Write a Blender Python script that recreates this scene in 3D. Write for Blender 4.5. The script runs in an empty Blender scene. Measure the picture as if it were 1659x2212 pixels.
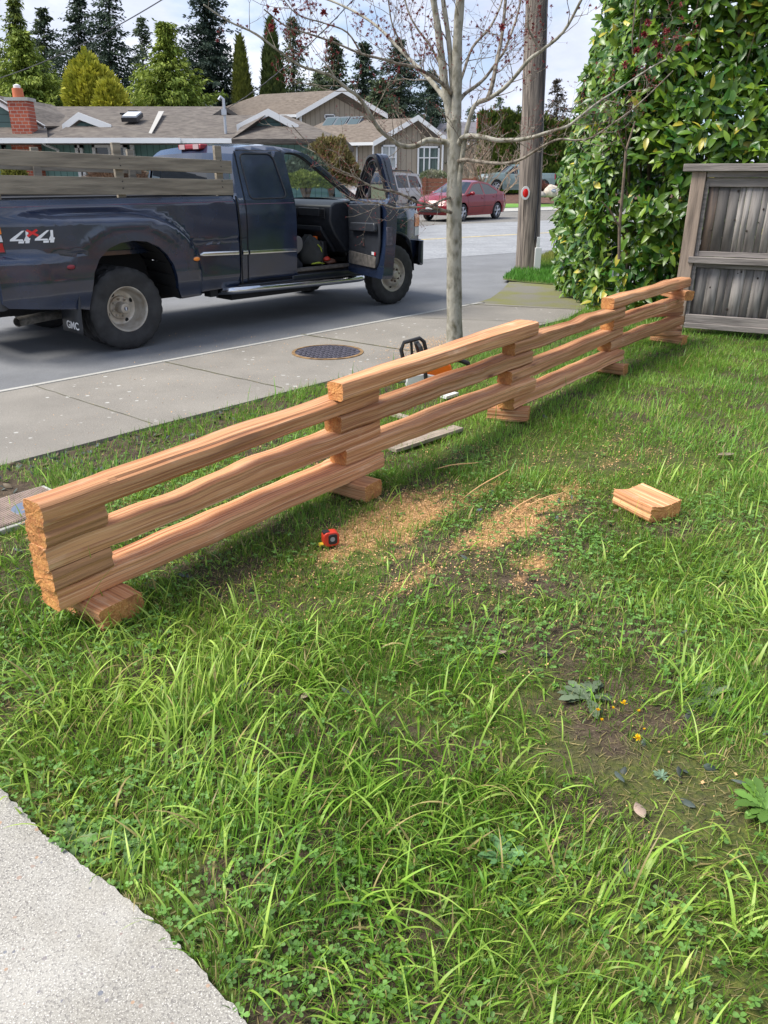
import bpy, bmesh, math, random
import numpy as np
from mathutils import Vector, Matrix

SC = bpy.context.scene
COL = SC.collection
rad = math.radians
random.seed(7)
RNG = np.random.default_rng(11)

# ------------------------------------------------------------------ camera
CAM_H = 1.55
FPX, CX, CY = 1662.0, 829.5, 1106.0
PITCH = math.atan((CY - 382) / FPX)
cam = bpy.data.cameras.new('camera')
cam.sensor_fit = 'VERTICAL'; cam.sensor_height = 36; cam.lens = FPX / 2212 * 36
cam.clip_start = 0.05; cam.clip_end = 3000
cam_o = bpy.data.objects.new('camera', cam); COL.objects.link(cam_o)
cam_o.location = (0, 0, CAM_H); cam_o.rotation_euler = (math.pi / 2 - PITCH, 0, 0)
SC.camera = cam_o

# ------------------------------------------------------------------ light
SUN_EL, SUN_AZ = rad(54), rad(262)      # azimuth clockwise from +Y (veiled sun high on the left)
SC.view_settings.view_transform = 'Standard'; SC.view_settings.look = 'None'
SC.view_settings.exposure = 0.76; SC.view_settings.gamma = 1
w = bpy.data.worlds.new('World'); SC.world = w; w.use_nodes = True
nt = w.node_tree; nt.nodes.clear()
out = nt.nodes.new('ShaderNodeOutputWorld'); bg = nt.nodes.new('ShaderNodeBackground')
sky = nt.nodes.new('ShaderNodeTexSky'); sky.sky_type = 'NISHITA'; sky.sun_disc = False
sky.sun_elevation = SUN_EL; sky.sun_rotation = SUN_AZ
bg.inputs['Strength'].default_value = 0.1
tc = nt.nodes.new('ShaderNodeTexCoord')
mp = nt.nodes.new('ShaderNodeMapping'); mp.inputs['Scale'].default_value = (1, 1, 2.6)
nt.links.new(tc.outputs['Generated'], mp.inputs['Vector'])
def wnoise(scale, detail, loc):
    m2 = nt.nodes.new('ShaderNodeMapping'); m2.inputs['Location'].default_value = loc
    nt.links.new(mp.outputs[0], m2.inputs['Vector'])
    n = nt.nodes.new('ShaderNodeTexNoise'); n.inputs['Scale'].default_value = scale
    n.inputs['Detail'].default_value = detail; n.inputs['Roughness'].default_value = 0.55
    nt.links.new(m2.outputs[0], n.inputs['Vector']); return n
def wramp(src, stops):
    r = nt.nodes.new('ShaderNodeValToRGB'); e = r.color_ramp.elements
    e[0].position, e[0].color = stops[0][0], stops[0][1]; e[1].position, e[1].color = stops[-1][0], stops[-1][1]
    for p, c in stops[1:-1]:
        q = e.new(p); q.color = c
    nt.links.new(src, r.inputs['Fac']); return r
n1 = wnoise(3.2, 7, (0.3, 0.1, 0.2)); n2 = wnoise(6.0, 8, (2.3, 1.1, 0.7))
cover = wramp(n1.outputs['Fac'], [(0.42, (0, 0, 0, 1)), (0.55, (1, 1, 1, 1))])
shade = wramp(n2.outputs['Fac'], [(0.32, (4.2, 4.6, 5.8, 1)), (0.50, (5.3, 5.7, 6.8, 1)), (0.66, (7.4, 7.5, 8.0, 1))])
skyb = nt.nodes.new('ShaderNodeMixRGB'); skyb.blend_type = 'MIX'; skyb.inputs['Fac'].default_value = 0.5
skyb.inputs['Color2'].default_value = (3.0, 4.3, 6.9, 1)
nt.links.new(sky.outputs[0], skyb.inputs['Color1'])
mx = nt.nodes.new('ShaderNodeMixRGB')
nt.links.new(cover.outputs[0], mx.inputs['Fac']); nt.links.new(skyb.outputs[0], mx.inputs['Color1']); nt.links.new(shade.outputs[0], mx.inputs['Color2'])
nt.links.new(mx.outputs[0], bg.inputs['Color']); nt.links.new(bg.outputs[0], out.inputs['Surface'])

sun = bpy.data.lights.new('sun', 'SUN'); sun.energy = 3.6; sun.angle = rad(30); sun.color = (1, 0.95, 0.87)
sun_o = bpy.data.objects.new('sun', sun); COL.objects.link(sun_o)
sdir = Vector((math.sin(SUN_AZ) * math.cos(SUN_EL), math.cos(SUN_AZ) * math.cos(SUN_EL), math.sin(SUN_EL)))
sun_o.rotation_euler = sdir.to_track_quat('Z', 'Y').to_euler()
sun_o.location = (0, 0, 30)

# ------------------------------------------------------------------ measuring helpers (photo point -> place in the world)
def ray(u, v):
    x = (u - CX) / FPX; y = -(v - CY) / FPX
    return Vector((x, math.cos(PITCH) + y * math.sin(PITCH), -math.sin(PITCH) + y * math.cos(PITCH)))
def G(u, v, z=0.0):
    d = ray(u, v); t = (z - CAM_H) / d.z
    return Vector((0, 0, CAM_H)) + d * t
def AT(u, v, Y):
    d = ray(u, v); return Vector((0, 0, CAM_H)) + d * (Y / d.y)

# ------------------------------------------------------------------ tagging
def tag(o, label=None, cat=None, group=None, kind=None):
    if label: o['label'] = label
    if cat: o['category'] = cat
    if group: o['group'] = group
    if kind: o['kind'] = kind
    return o
def empty(name, loc, rz=0.0):
    o = bpy.data.objects.new(name, None); COL.objects.link(o)
    o.empty_display_size = 0.2; o.location = loc; o.rotation_euler = (0, 0, rz); return o

# ------------------------------------------------------------------ materials
def nodes_of(m):
    m.use_nodes = True; t = m.node_tree; return t, t.nodes['Principled BSDF']
def mat(name, col, rough=0.6, metal=0.0, spec=0.5, coat=0.0, var=0.0, scale=6.0, bump=0.0, bscale=40.0,
        stretch=(1, 1, 1), col2=None, lo=0.35, hi=0.65, attr=None, trans=0.0, alpha=None, detail=6, rvar=0.0):
    m = bpy.data.materials.new(name); t, p = nodes_of(m); N = t.nodes; Lk = t.links
    c = (*col, 1)
    p.inputs['Base Color'].default_value = c; p.inputs['Roughness'].default_value = rough
    p.inputs['Metallic'].default_value = metal; p.inputs['Specular IOR Level'].default_value = spec
    p.inputs['Coat Weight'].default_value = coat; p.inputs['Coat Roughness'].default_value = 0.06
    cur = None
    tcn = N.new('ShaderNodeTexCoord'); mpn = N.new('ShaderNodeMapping'); mpn.inputs['Scale'].default_value = stretch
    Lk.new(tcn.outputs['Object'], mpn.inputs['Vector'])
    oi = N.new('ShaderNodeObjectInfo'); mul = N.new('ShaderNodeMath'); mul.operation = 'MULTIPLY'; mul.inputs[1].default_value = 37.0
    Lk.new(oi.outputs['Random'], mul.inputs[0]); Lk.new(mul.outputs[0], mpn.inputs['Location'])
    if attr:
        a = N.new('ShaderNodeAttribute'); a.attribute_name = attr; cur = a.outputs['Color']
    if var > 0 or col2:
        n = N.new('ShaderNodeTexNoise'); n.inputs['Scale'].default_value = scale; n.inputs['Detail'].default_value = detail
        Lk.new(mpn.outputs[0], n.inputs['Vector'])
        r = N.new('ShaderNodeMapRange'); r.inputs[1].default_value = lo; r.inputs[2].default_value = hi
        Lk.new(n.outputs['Fac'], r.inputs[0])
        mixn = N.new('ShaderNodeMixRGB'); Lk.new(r.outputs[0], mixn.inputs['Fac'])
        if col2:
            if cur: Lk.new(cur, mixn.inputs['Color1'])
            else: mixn.inputs['Color1'].default_value = c
            mixn.inputs['Color2'].default_value = (*col2, 1); cur = mixn.outputs[0]
        else:
            r.inputs[3].default_value = 1 - var; r.inputs[4].default_value = 1 + var
            mixn.blend_type = 'MULTIPLY'; mixn.inputs['Fac'].default_value = 1
            t.links.remove(mixn.inputs['Fac'].links[0])
            if cur: Lk.new(cur, mixn.inputs['Color1'])
            else: mixn.inputs['Color1'].default_value = c
            Lk.new(r.outputs[0], mixn.inputs['Color2']); cur = mixn.outputs[0]
        if rvar > 0:
            rr = N.new('ShaderNodeMapRange'); rr.inputs[1].default_value = 0.3; rr.inputs[2].default_value = 0.7
            rr.inputs[3].default_value = max(0.02, rough - rvar); rr.inputs[4].default_value = rough + rvar
            Lk.new(n.outputs['Fac'], rr.inputs[0]); Lk.new(rr.outputs[0], p.inputs['Roughness'])
    if cur: Lk.new(cur, p.inputs['Base Color'])
    if bump > 0:
        nb = N.new('ShaderNodeTexNoise'); nb.inputs['Scale'].default_value = bscale; nb.inputs['Detail'].default_value = 4
        Lk.new(mpn.outputs[0], nb.inputs['Vector'])
        b = N.new('ShaderNodeBump'); b.inputs['Strength'].default_value = bump; b.inputs['Distance'].default_value = 0.01
        Lk.new(nb.outputs['Fac'], b.inputs['Height']); Lk.new(b.outputs[0], p.inputs['Normal'])
    if trans > 0:
        tr = N.new('ShaderNodeBsdfTranslucent'); ms = N.new('ShaderNodeMixShader'); ms.inputs['Fac'].default_value = trans
        if cur: Lk.new(cur, tr.inputs['Color'])
        else: tr.inputs['Color'].default_value = c
        o = N['Material Output']; Lk.new(p.outputs[0], ms.inputs[1]); Lk.new(tr.outputs[0], ms.inputs[2]); Lk.new(ms.outputs[0], o.inputs['Surface'])
    return m
def leaf_mat(name, rough=0.5, trans=0.3, spec=0.4):
    return mat(name, (0.1, 0.2, 0.04), rough=rough, attr='tint', trans=trans, spec=spec)
def glass_mat(name, tint=(0.75, 0.85, 0.82), dens=0.12):
    m = bpy.data.materials.new(name); m.use_nodes = True; t = m.node_tree; t.nodes.clear()
    o = t.nodes.new('ShaderNodeOutputMaterial'); ms = t.nodes.new('ShaderNodeMixShader')
    tr = t.nodes.new('ShaderNodeBsdfTransparent'); gl = t.nodes.new('ShaderNodeBsdfGlossy'); fr = t.nodes.new('ShaderNodeFresnel')
    tr.inputs['Color'].default_value = (*tint, 1); gl.inputs['Roughness'].default_value = 0.02; fr.inputs['IOR'].default_value = 1.5
    t.links.new(fr.outputs[0], ms.inputs['Fac']); t.links.new(tr.outputs[0], ms.inputs[1]); t.links.new(gl.outputs[0], ms.inputs[2]); t.links.new(ms.outputs[0], o.inputs['Surface'])
    return m

# ------------------------------------------------------------------ mesh builder
class MB:
    def __init__(s): s.v = []; s.f = []; s.mi = []; s.cn = {}; s.cf = set()
    def add(s, vs, fs, mi=0):
        b = len(s.v); s.v += [tuple(x) for x in vs]
        for f in fs: s.f.append(tuple(i + b for i in f)); s.mi.append(mi)
    def box(s, c, size, mi=0, M=None, rz=0.0):
        hx, hy, hz = [a / 2 for a in size]; ca, sa = math.cos(rz), math.sin(rz)
        vs = []
        for x, y, z in [(-hx, -hy, -hz), (hx, -hy, -hz), (hx, hy, -hz), (-hx, hy, -hz), (-hx, -hy, hz), (hx, -hy, hz), (hx, hy, hz), (-hx, hy, hz)]:
            p = Vector((x, y, z))
            if M: p = M @ p
            else: p = Vector((x * ca - y * sa, x * sa + y * ca, z))
            vs.append(p + Vector(c))
        s.add(vs, [(0, 3, 2, 1), (4, 5, 6, 7), (0, 1, 5, 4), (1, 2, 6, 5), (2, 3, 7, 6), (3, 0, 4, 7)], mi)
    def tube(s, pts, r, n=8, cap=True, mi=0, flat=1.0):
        pts = [Vector(p) for p in pts]; rs = r if isinstance(r, (list, tuple)) else [r] * len(pts)
        vs = []; fs = []; up = Vector((0, 0, 1))
        t0 = (pts[1] - pts[0]).normalized(); a = up.cross(t0)
        if a.length < 0.05: a = Vector((1, 0, 0)).cross(t0)
        a.normalize()
        for i, p in enumerate(pts):
            t = (pts[min(i + 1, len(pts) - 1)] - pts[max(i - 1, 0)]).normalized()
            a = (a - t * a.dot(t)); a.normalize(); b = t.cross(a)
            for k in range(n):
                q = 2 * math.pi * k / n
                vs.append(p + (a * math.cos(q) + b * math.sin(q) * flat) * rs[i])
        for i in range(len(pts) - 1):
            for k in range(n):
                k2 = (k + 1) % n; fs.append((i * n + k, i * n + k2, (i + 1) * n + k2, (i + 1) * n + k))
        if cap:
            fs.append(tuple(range(n))[::-1]); fs.append(tuple((len(pts) - 1) * n + k for k in range(n)))
        s.add(vs, fs, mi)
    def lathe(s, prof, n=32, o=(0, 0, 0), axis='Y', mi=0, rmod=None, close=True):
        """prof: (radius, along); axis Y by default"""
        vs = []; fs = []
        for j, (r, y) in enumerate(prof):
            for k in range(n):
                q = 2 * math.pi * k / n; rr = r + (rmod(j, k) if rmod else 0)
                if axis == 'Y': p = (rr * math.cos(q), y, rr * math.sin(q))
                elif axis == 'Z': p = (rr * math.cos(q), rr * math.sin(q), y)
                else: p = (y, rr * math.cos(q), rr * math.sin(q))
                vs.append((p[0] + o[0], p[1] + o[1], p[2] + o[2]))
        for j in range(len(prof) - 1):
            for k in range(n):
                k2 = (k + 1) % n; fs.append((j * n + k, j * n + k2, (j + 1) * n + k2, (j + 1) * n + k))
        if close:
            if prof[0][0] > 1e-4: fs.append(tuple(range(n))[::-1])
            if prof[-1][0] > 1e-4: fs.append(tuple((len(prof) - 1) * n + k for k in range(n)))
        s.add(vs, fs, mi)
    def prism(s, pts, vec, mi=0):
        """polygon of 3-D points pushed along vec"""
        n = len(pts); vec = Vector(vec); a = [Vector(p) for p in pts]; b = [p + vec for p in a]
        s.add(a + b, [tuple(range(n))[::-1], tuple(range(n, 2 * n))] + [(i, (i + 1) % n, n + (i + 1) % n, n + i) for i in range(n)], mi)
    def quad(s, pts, mi=0): s.add(pts, [tuple(range(len(pts)))], mi)
    def sphere(s, c, r, n=10, mi=0, sc=(1, 1, 1)):
        vs = []; fs = []; m = n // 2
        for j in range(m + 1):
            for k in range(n):
                a = math.pi * j / m; q = 2 * math.pi * k / n
                vs.append((c[0] + r * sc[0] * math.sin(a) * math.cos(q), c[1] + r * sc[1] * math.sin(a) * math.sin(q), c[2] + r * sc[2] * math.cos(a)))
        for j in range(m):
            for k in range(n): fs.append((j * n + k, (j + 1) * n + k, (j + 1) * n + (k + 1) % n, j * n + (k + 1) % n))
        s.add(vs, fs, mi)
    def build(s, name, mats, parent=None, angle=35, bevel=0.0, origin=None, fix=True):
        me = bpy.data.meshes.new(name); me.from_pydata(s.v, [], s.f)
        if not isinstance(mats, (list, tuple)): mats = [mats]
        for m in mats: me.materials.append(m)
        if len(mats) > 1: me.polygons.foreach_set('material_index', s.mi)
        if fix:
            bm = bmesh.new(); bm.from_mesh(me); bmesh.ops.remove_doubles(bm, verts=bm.verts, dist=1e-5)
            bmesh.ops.recalc_face_normals(bm, faces=bm.faces); bm.to_mesh(me); bm.free()
        me.shade_smooth(); me.set_sharp_from_angle(angle=rad(angle))
        if s.cn and not fix:
            ns = [tuple(c.vector) for c in me.corner_normals]
            for pi in s.cf:
                pl_ = me.polygons[pi]
                for li in pl_.loop_indices: ns[li] = s.cn[me.loops[li].vertex_index]
            me.normals_split_custom_set(ns)
        if origin is not None: me.transform(Matrix.Translation(-Vector(origin)))
        o = bpy.data.objects.new(name, me); COL.objects.link(o)
        if origin is not None: o.location = origin
        if parent: o.parent = parent
        if bevel > 0:
            b = o.modifiers.new('bevel', 'BEVEL'); b.width = bevel; b.segments = 2; b.limit_method = 'ANGLE'; b.angle_limit = rad(40)
        return o

def fast_mesh(name, verts, loops, starts, mats, tint=None, parent=None, smooth=True, midx=None):
    """verts (n,3); loops flat index array; starts per-face loop start; tint (n,3) point colour"""
    me = bpy.data.meshes.new(name); nv = len(verts); nf = len(starts)
    me.vertices.add(nv); me.vertices.foreach_set('co', np.ascontiguousarray(verts, dtype=np.float32).ravel())
    me.loops.add(len(loops)); me.loops.foreach_set('vertex_index', np.ascontiguousarray(loops, dtype=np.int32))
    me.polygons.add(nf); me.polygons.foreach_set('loop_start', np.ascontiguousarray(starts, dtype=np.int32))
    if midx is not None: me.polygons.foreach_set('material_index', np.ascontiguousarray(midx, dtype=np.int32))
    me.update(calc_edges=True)
    if smooth: me.shade_smooth()
    if not isinstance(mats, (list, tuple)): mats = [mats]
    for m in mats: me.materials.append(m)
    if tint is not None:
        ca = me.color_attributes.new('tint', 'FLOAT_COLOR', 'POINT')
        c = np.ones((nv, 4), np.float32); c[:, :3] = tint; ca.data.foreach_set('color', c.ravel())
    o = bpy.data.objects.new(name, me); COL.objects.link(o)
    if parent: o.parent = parent
    return o

def norm(a): return a / (np.linalg.norm(a, axis=-1, keepdims=True) + 1e-9)
LEAF_T = np.array([0, .18, .45, .75, 1.0]); LEAF_W = np.array([.10, .75, 1.0, .68, .0])
def leaves_geo(C, D, Nn, L, W, tint, fold=0.18, droop=0.15, ts=LEAF_T, ws=LEAF_W):
    """C base (n,3), D direction, Nn leaf-up normal, L, W (n,), tint (n,3). Leaf = strip with a midrib fold."""
    n = len(C); D = norm(D); S = norm(np.cross(D, Nn)); U = np.cross(S, D); k = len(ts)
    V = np.zeros((n, k, 3, 3))
    for i in range(k):
        mid = C + D * (L * ts[i])[:, None] - U * (L * droop * ts[i] ** 2)[:, None]
        off = S * (W * ws[i] * 0.5)[:, None]; up = U * (W * ws[i] * fold)[:, None]
        V[:, i, 0] = mid - off + up; V[:, i, 1] = mid; V[:, i, 2] = mid + off + up
    V = V.reshape(-1, 3); base = (np.arange(n) * k * 3)[:, None, None]
    fs = []
    for i in range(k - 1):
        for j in range(2): fs.append([i * 3 + j, i * 3 + j + 1, (i + 1) * 3 + j + 1, (i + 1) * 3 + j])
    F = (base + np.array(fs)[None]).reshape(-1, 4)
    T = np.repeat(tint, k * 3, axis=0)
    return V, F, T
def join_quads(name, parts, mats, parent=None, smooth=True):
    vs = []; fs = []; ts = []; b = 0
    for V, F, T in parts: vs.append(V); fs.append(F + b); ts.append(T); b += len(V)
    V = np.concatenate(vs); F = np.concatenate(fs); T = np.concatenate(ts)
    return fast_mesh(name, V, F.ravel(), np.arange(len(F)) * 4, mats, T, parent, smooth)
def tri_geo(C, A, B, tint):
    """flat kite of 4 points: C base, A long vector, B side vector"""
    n = len(C); V = np.stack([C, C + A * .45 + B, C + A, C + A * .45 - B], 1).reshape(-1, 3)
    F = np.arange(n * 4).reshape(n, 4); return V, F, np.repeat(tint, 4, axis=0)

_H = RNG.random((64, 64))
def vnoise(x, y, s):
    x = np.asarray(x) * s + 100; y = np.asarray(y) * s + 100
    xi = np.floor(x).astype(int); yi = np.floor(y).astype(int); fx = x - xi; fy = y - yi
    fx = fx * fx * (3 - 2 * fx); fy = fy * fy * (3 - 2 * fy)
    h = lambda a, b: _H[a % 64, b % 64]
    return (h(xi, yi) * (1 - fx) + h(xi + 1, yi) * fx) * (1 - fy) + (h(xi, yi + 1) * (1 - fx) + h(xi + 1, yi + 1) * fx) * fy
def fbm(x, y, s): return vnoise(x, y, s) * .55 + vnoise(x + 9, y + 4, s * 2.1) * .28 + vnoise(x + 3, y + 17, s * 4.3) * .17
def sstep(a, b, x): t = np.clip((x - a) / (b - a), 0, 1); return t * t * (3 - 2 * t)
def inpoly(x, y, poly):
    x = np.asarray(x); y = np.asarray(y); c = np.zeros(x.shape, bool); n = len(poly)
    for i in range(n):
        x1, y1 = poly[i][:2]; x2, y2 = poly[(i + 1) % n][:2]
        if y1 == y2: continue
        c ^= ((y1 > y) != (y2 > y)) & (x < (x2 - x1) * (y - y1) / (y2 - y1) + x1)
    return c
# ================================================================== GROUND
def grain_concrete(name, base, dark, fleck, fs=60.0, spots=False, rough=0.85, amt=0.6):
    m = bpy.data.materials.new(name); t, p = nodes_of(m); N = t.nodes; Lk = t.links
    tcn = N.new('ShaderNodeTexCoord'); p.inputs['Roughness'].default_value = rough; p.inputs['Specular IOR Level'].default_value = 0.3
    def noise(sc, det=5, rg=0.6):
        n = N.new('ShaderNodeTexNoise'); n.inputs['Scale'].default_value = sc; n.inputs['Detail'].default_value = det; n.inputs['Roughness'].default_value = rg
        Lk.new(tcn.outputs['Object'], n.inputs['Vector']); return n
    def rng(src, a, b, c=0.0, d=1.0):
        r = N.new('ShaderNodeMapRange'); r.inputs[1].default_value = a; r.inputs[2].default_value = b; r.inputs[3].default_value = c; r.inputs[4].default_value = d
        Lk.new(src, r.inputs[0]); return r.outputs[0]
    def mix(f, a, b):
        x = N.new('ShaderNodeMixRGB'); Lk.new(f, x.inputs['Fac'])
        for s, q in ((x.inputs['Color1'], a), (x.inputs['Color2'], b)):
            if isinstance(q, tuple): s.default_value = (*q, 1)
            else: Lk.new(q, s)
        return x.outputs[0]
    c = mix(rng(noise(1.3).outputs['Fac'], .3, .7), base, tuple(x * .72 for x in base))
    big = noise(fs, 3, .7)
    c = mix(rng(big.outputs['Fac'], .50, .62, 0, amt), c, dark)
    c = mix(rng(noise(fs * 1.7, 2, .6).outputs['Fac'], .56, .66, 0, amt), c, fleck)
    c = mix(rng(noise(fs * .35, 2, .6).outputs['Fac'], .62, .75, 0, amt * .5), c, dark)
    c = mix(rng(noise(.55, 5).outputs['Fac'], .50, .68, 0, .35), c, tuple(x * .55 for x in base))
    if spots == 'stones':
        v = N.new('ShaderNodeTexVoronoi'); v.inputs['Scale'].default_value = 55; Lk.new(tcn.outputs['Object'], v.inputs['Vector'])
        sep = N.new('ShaderNodeSeparateColor'); Lk.new(v.outputs['Color'], sep.inputs[0])
        lt = N.new('ShaderNodeMath'); lt.operation = 'LESS_THAN'; Lk.new(v.outputs['Distance'], lt.inputs[0]); Lk.new(rng(sep.outputs[0], .80, 1.0, 0.0, .42), lt.inputs[1])
        stc = N.new('ShaderNodeValToRGB'); stc.color_ramp.elements[0].color = (.13, .15, .19, 1); stc.color_ramp.elements[1].color = (.40, .24, .14, 1); Lk.new(sep.outputs[1], stc.inputs['Fac'])
        c = mix(rng(noise(.9, 4).outputs['Fac'], .50, .62, 0, .35), c, (.62, .60, .56)); c = mix(rng(noise(2.7, 6).outputs['Fac'], .52, .66, 0, .4), c, (.26, .235, .19))
        m1 = N.new('ShaderNodeMath'); m1.operation = 'MULTIPLY'; Lk.new(lt.outputs[0], m1.inputs[0]); m1.inputs[1].default_value = .75; c = mix(m1.outputs[0], c, stc.outputs[0])
    elif spots:
        v = N.new('ShaderNodeTexVoronoi'); v.inputs['Scale'].default_value = 14
        Lk.new(tcn.outputs['Object'], v.inputs['Vector'])
        sep = N.new('ShaderNodeSeparateColor'); Lk.new(v.outputs['Color'], sep.inputs[0])
        rr = rng(sep.outputs[0], .45, 1.0, 0.0, 0.25)
        lt = N.new('ShaderNodeMath'); lt.operation = 'LESS_THAN'; Lk.new(v.outputs['Distance'], lt.inputs[0]); Lk.new(rr, lt.inputs[1])
        m1 = N.new('ShaderNodeMath'); m1.operation = 'MULTIPLY'; Lk.new(lt.outputs[0], m1.inputs[0])
        Lk.new(rng(noise(1.1, 2).outputs['Fac'], .42, .60, 0, .6), m1.inputs[1])
        c = mix(m1.outputs[0], c, (.62, .62, .58))
    Lk.new(c, p.inputs['Base Color'])
    b = N.new('ShaderNodeBump'); b.inputs['Strength'].default_value = .5; b.inputs['Distance'].default_value = .004
    Lk.new(big.outputs['Fac'], b.inputs['Height']); Lk.new(b.outputs[0], p.inputs['Normal'])
    return m
M_walk = grain_concrete('sidewalk_concrete', (.265, .243, .21), (.15, .14, .12), (.45, .42, .37), 95, spots=True, amt=.6)
M_path = grain_concrete('path_aggregate', (.36, .34, .30), (.15, .14, .13), (.66, .63, .57), 150, amt=.85, spots='stones')
M_curb = grain_concrete('curb_concrete', (.46, .45, .41), (.28, .27, .25), (.6, .58, .54), 60, amt=.5)
M_road = grain_concrete('asphalt', (.20, .205, .212), (.12, .122, .126), (.30, .30, .30), 120, amt=.7)
M_road2 = grain_concrete('sunlit_wet_asphalt', (.30, .31, .32), (.20, .20, .21), (.42, .42, .42), 14, amt=.8)  # paler grey: sunlit, wet brightness of the cross street put into its colour
M_gravel = grain_concrete('gravel', (.22, .21, .19), (.11, .105, .10), (.40, .38, .35), 22, amt=.9)
M_mossy = mat('mossy_asphalt', (.155, .145, .115), rough=.95, col2=(.15, .15, .045), scale=2.2, lo=.42, hi=.66, bump=.4, bscale=60)
M_farlawn = mat('far_lawn', (.10, .24, .03), rough=.9, col2=(.17, .33, .05), scale=1.2, bump=.8, bscale=15)
M_verge = mat('verge_soil', (.06, .10, .02), rough=.95, col2=(.12, .12, .03), scale=4)
M_earth = mat('earth', (.09, .10, .05), rough=.95, col2=(.13, .12, .07), scale=.3)

def sheet(name, pts, z, m, kind='structure', thick=0.0):
    mb = MB(); P = [(p[0], p[1], z) for p in pts]
    if thick: mb.prism([(p[0], p[1], z - thick) for p in pts], (0, 0, thick))
    else: mb.quad(P)
    o = mb.build(name, m, fix=bool(thick)); tag(o, kind=kind); return o
def v2(p): return Vector((p[0], p[1]))
RZ = -0.06
sheet('ground', [(-1500, -1500), (1500, -1500), (1500, 1500), (-1500, 1500)], -0.10, M_earth)
C0 = v2(G(0, 848)); C1 = v2(G(1040, 655)); cd = (C1 - C0).normalized(); cn = Vector((-cd.y, cd.x))
def along(s, off=0.0): return C0 + cd * s + cn * off
sheet('road', [along(-60, .10), along(7.0, .10), (3.0, 10.9), (90, 11), (90, 90), (-30, 90), along(-60, 60)], RZ, M_road)
# cross street bands (all parallel, laid out from the photo along one line)
e0 = Vector((math.cos(rad(35)), math.sin(rad(35)))); n0 = Vector((-e0.y, e0.x))
def band(name, pn, pf, z, m, s0=-60, s1=140, kind='structure'):
    a, c = v2(G(*pn)), v2(G(*pf)); c = a + n0 * (c - a).dot(n0)
    return sheet(name, [a + e0 * s0, a + e0 * s1, c + e0 * s1, c + e0 * s0], z, m)
band('cross_road', (1150, 538), (1150, 474), RZ + .004, M_road2, -14, 140)
M_yellow = mat('yellow_paint', (.55, .42, .16), rough=.7, var=.25, scale=6)
a0 = v2(G(1150, 501)); q0 = n0 * .14
sheet('centre_line', [a0 - e0 * 12, a0 + e0 * 60, a0 + e0 * 60 + q0, a0 - e0 * 12 + q0], RZ + .008, M_yellow)
band('gravel_shoulder', (1150, 474), (1150, 454), RZ + .006, M_gravel)
band('far_path', (1150, 453), (1150, 446), RZ + .02, M_curb, -3, 90)
band('far_lawn', (1150, 446), (1150, 427), RZ + .03, M_farlawn, -3, 90)
band('driveway', (1150, 427), (1150, 418), RZ + .04, M_curb, -30, 90)
# mossy driveway apron and verge by the pole
sheet('driveway_apron', [G(1025, 652), G(1060, 641), G(1086, 622), G(1100, 606), G(1300, 612), G(1300, 674)], -.02, M_mossy)
VERGE = [G(1086, 602), G(1108, 585), G(1150, 560), G(1240, 528), G(1320, 528), G(1320, 622), G(1130, 608)]
sheet('verge', VERGE, -.012, M_verge)
# sidewalk, kerb, joints
L0 = v2(G(0, 1005)); L1 = v2(G(700, 825)); ld = (L1 - L0).normalized()
WALK = [along(-14), along(-0.0), C1, v2(G(1260, 668)), v2(G(1225, 688)), v2(G(1150, 706)), v2(G(1010, 742)), v2(G(900, 775)), L1, L0, L0 - ld * 12]
sheet('sidewalk', WALK, 0.0, M_walk, thick=.12)
mb = MB()
random.seed(3)
cs = -14
while cs < 6.4:
    ln = random.choice([1.4, 1.9, 2.4]); e = min(cs + ln, 6.42); w1 = .125 + random.uniform(-.006, .006)
    pts = [along(cs + .004, .001), along(e - .004, .001), along(e - .004, w1), along(cs + .004, w1)]
    zt = [.006, .006, -.012, -.012]
    lo = [(p.x, p.y, -.12) for p in pts]; hi = [(p.x, p.y, z) for p, z in zip(pts, zt)]
    mb.add(lo + hi, [(3, 2, 1, 0), (4, 5, 6, 7), (0, 1, 5, 4), (1, 2, 6, 5), (2, 3, 7, 6), (3, 0, 4, 7)]); cs = e
tag(mb.build('kerb', M_curb), kind='structure')
M_dark = mat('joint_dirt', (.07, .062, .05), rough=.95, col2=(.12, .12, .04), scale=20)
mb = MB()
def strip2(mb, a, b, wd, z):
    a, b = v2(a), v2(b); n = 14; d = (b - a); q = Vector((-d.y, d.x)).normalized()
    pa = []; pb = []
    for i in range(n + 1):
        c = a + d * (i / n) + q * random.uniform(-.006, .006); h = wd * random.uniform(.25, .7)
        pa.append((c.x + q.x * h, c.y + q.y * h, z)); pb.append((c.x - q.x * h, c.y - q.y * h, z))
    mb.add(pa + pb, [(i, i + 1, n + 2 + i, n + 1 + i) for i in range(n)])
for a, b, wd in [((650, 722), (900, 760), .022), ((350, 781), (610, 838), .012), ((912, 687), (1180, 697), .010), ((1005, 657), (1260, 669), .03),
                 ((70, 832), (330, 915), .006)]:
    strip2(mb, G(*a), G(*b), wd, .003)
tag(mb.build('slab_joints', M_dark, fix=False), kind='structure')
PATH = [v2(G(-60, 1645)), v2(G(0, 1705)), v2(G(70, 1782)), v2(G(110, 1822)), v2(G(230, 1912)), v2(G(330, 1993)), v2(G(420, 2082)), v2(G(530, 2212)), v2(G(620, 2330)), Vector((-.1, .2)), Vector((-3, .2)), Vector((-3, 1.9))]
_pp = []
for i in range(len(PATH)):
    a_, b_ = PATH[i], PATH[(i + 1) % len(PATH)]; k_ = 12 if i < 8 else 1
    for q in range(k_): t_ = q / k_; n_ = Vector((-(b_ - a_).y, (b_ - a_).x)).normalized(); _pp.append(a_.lerp(b_, t_) + n_ * (random.uniform(-.004, .004) if k_ > 1 else 0))
sheet('garden_path', _pp, .012, M_path, thick=.1)

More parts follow.
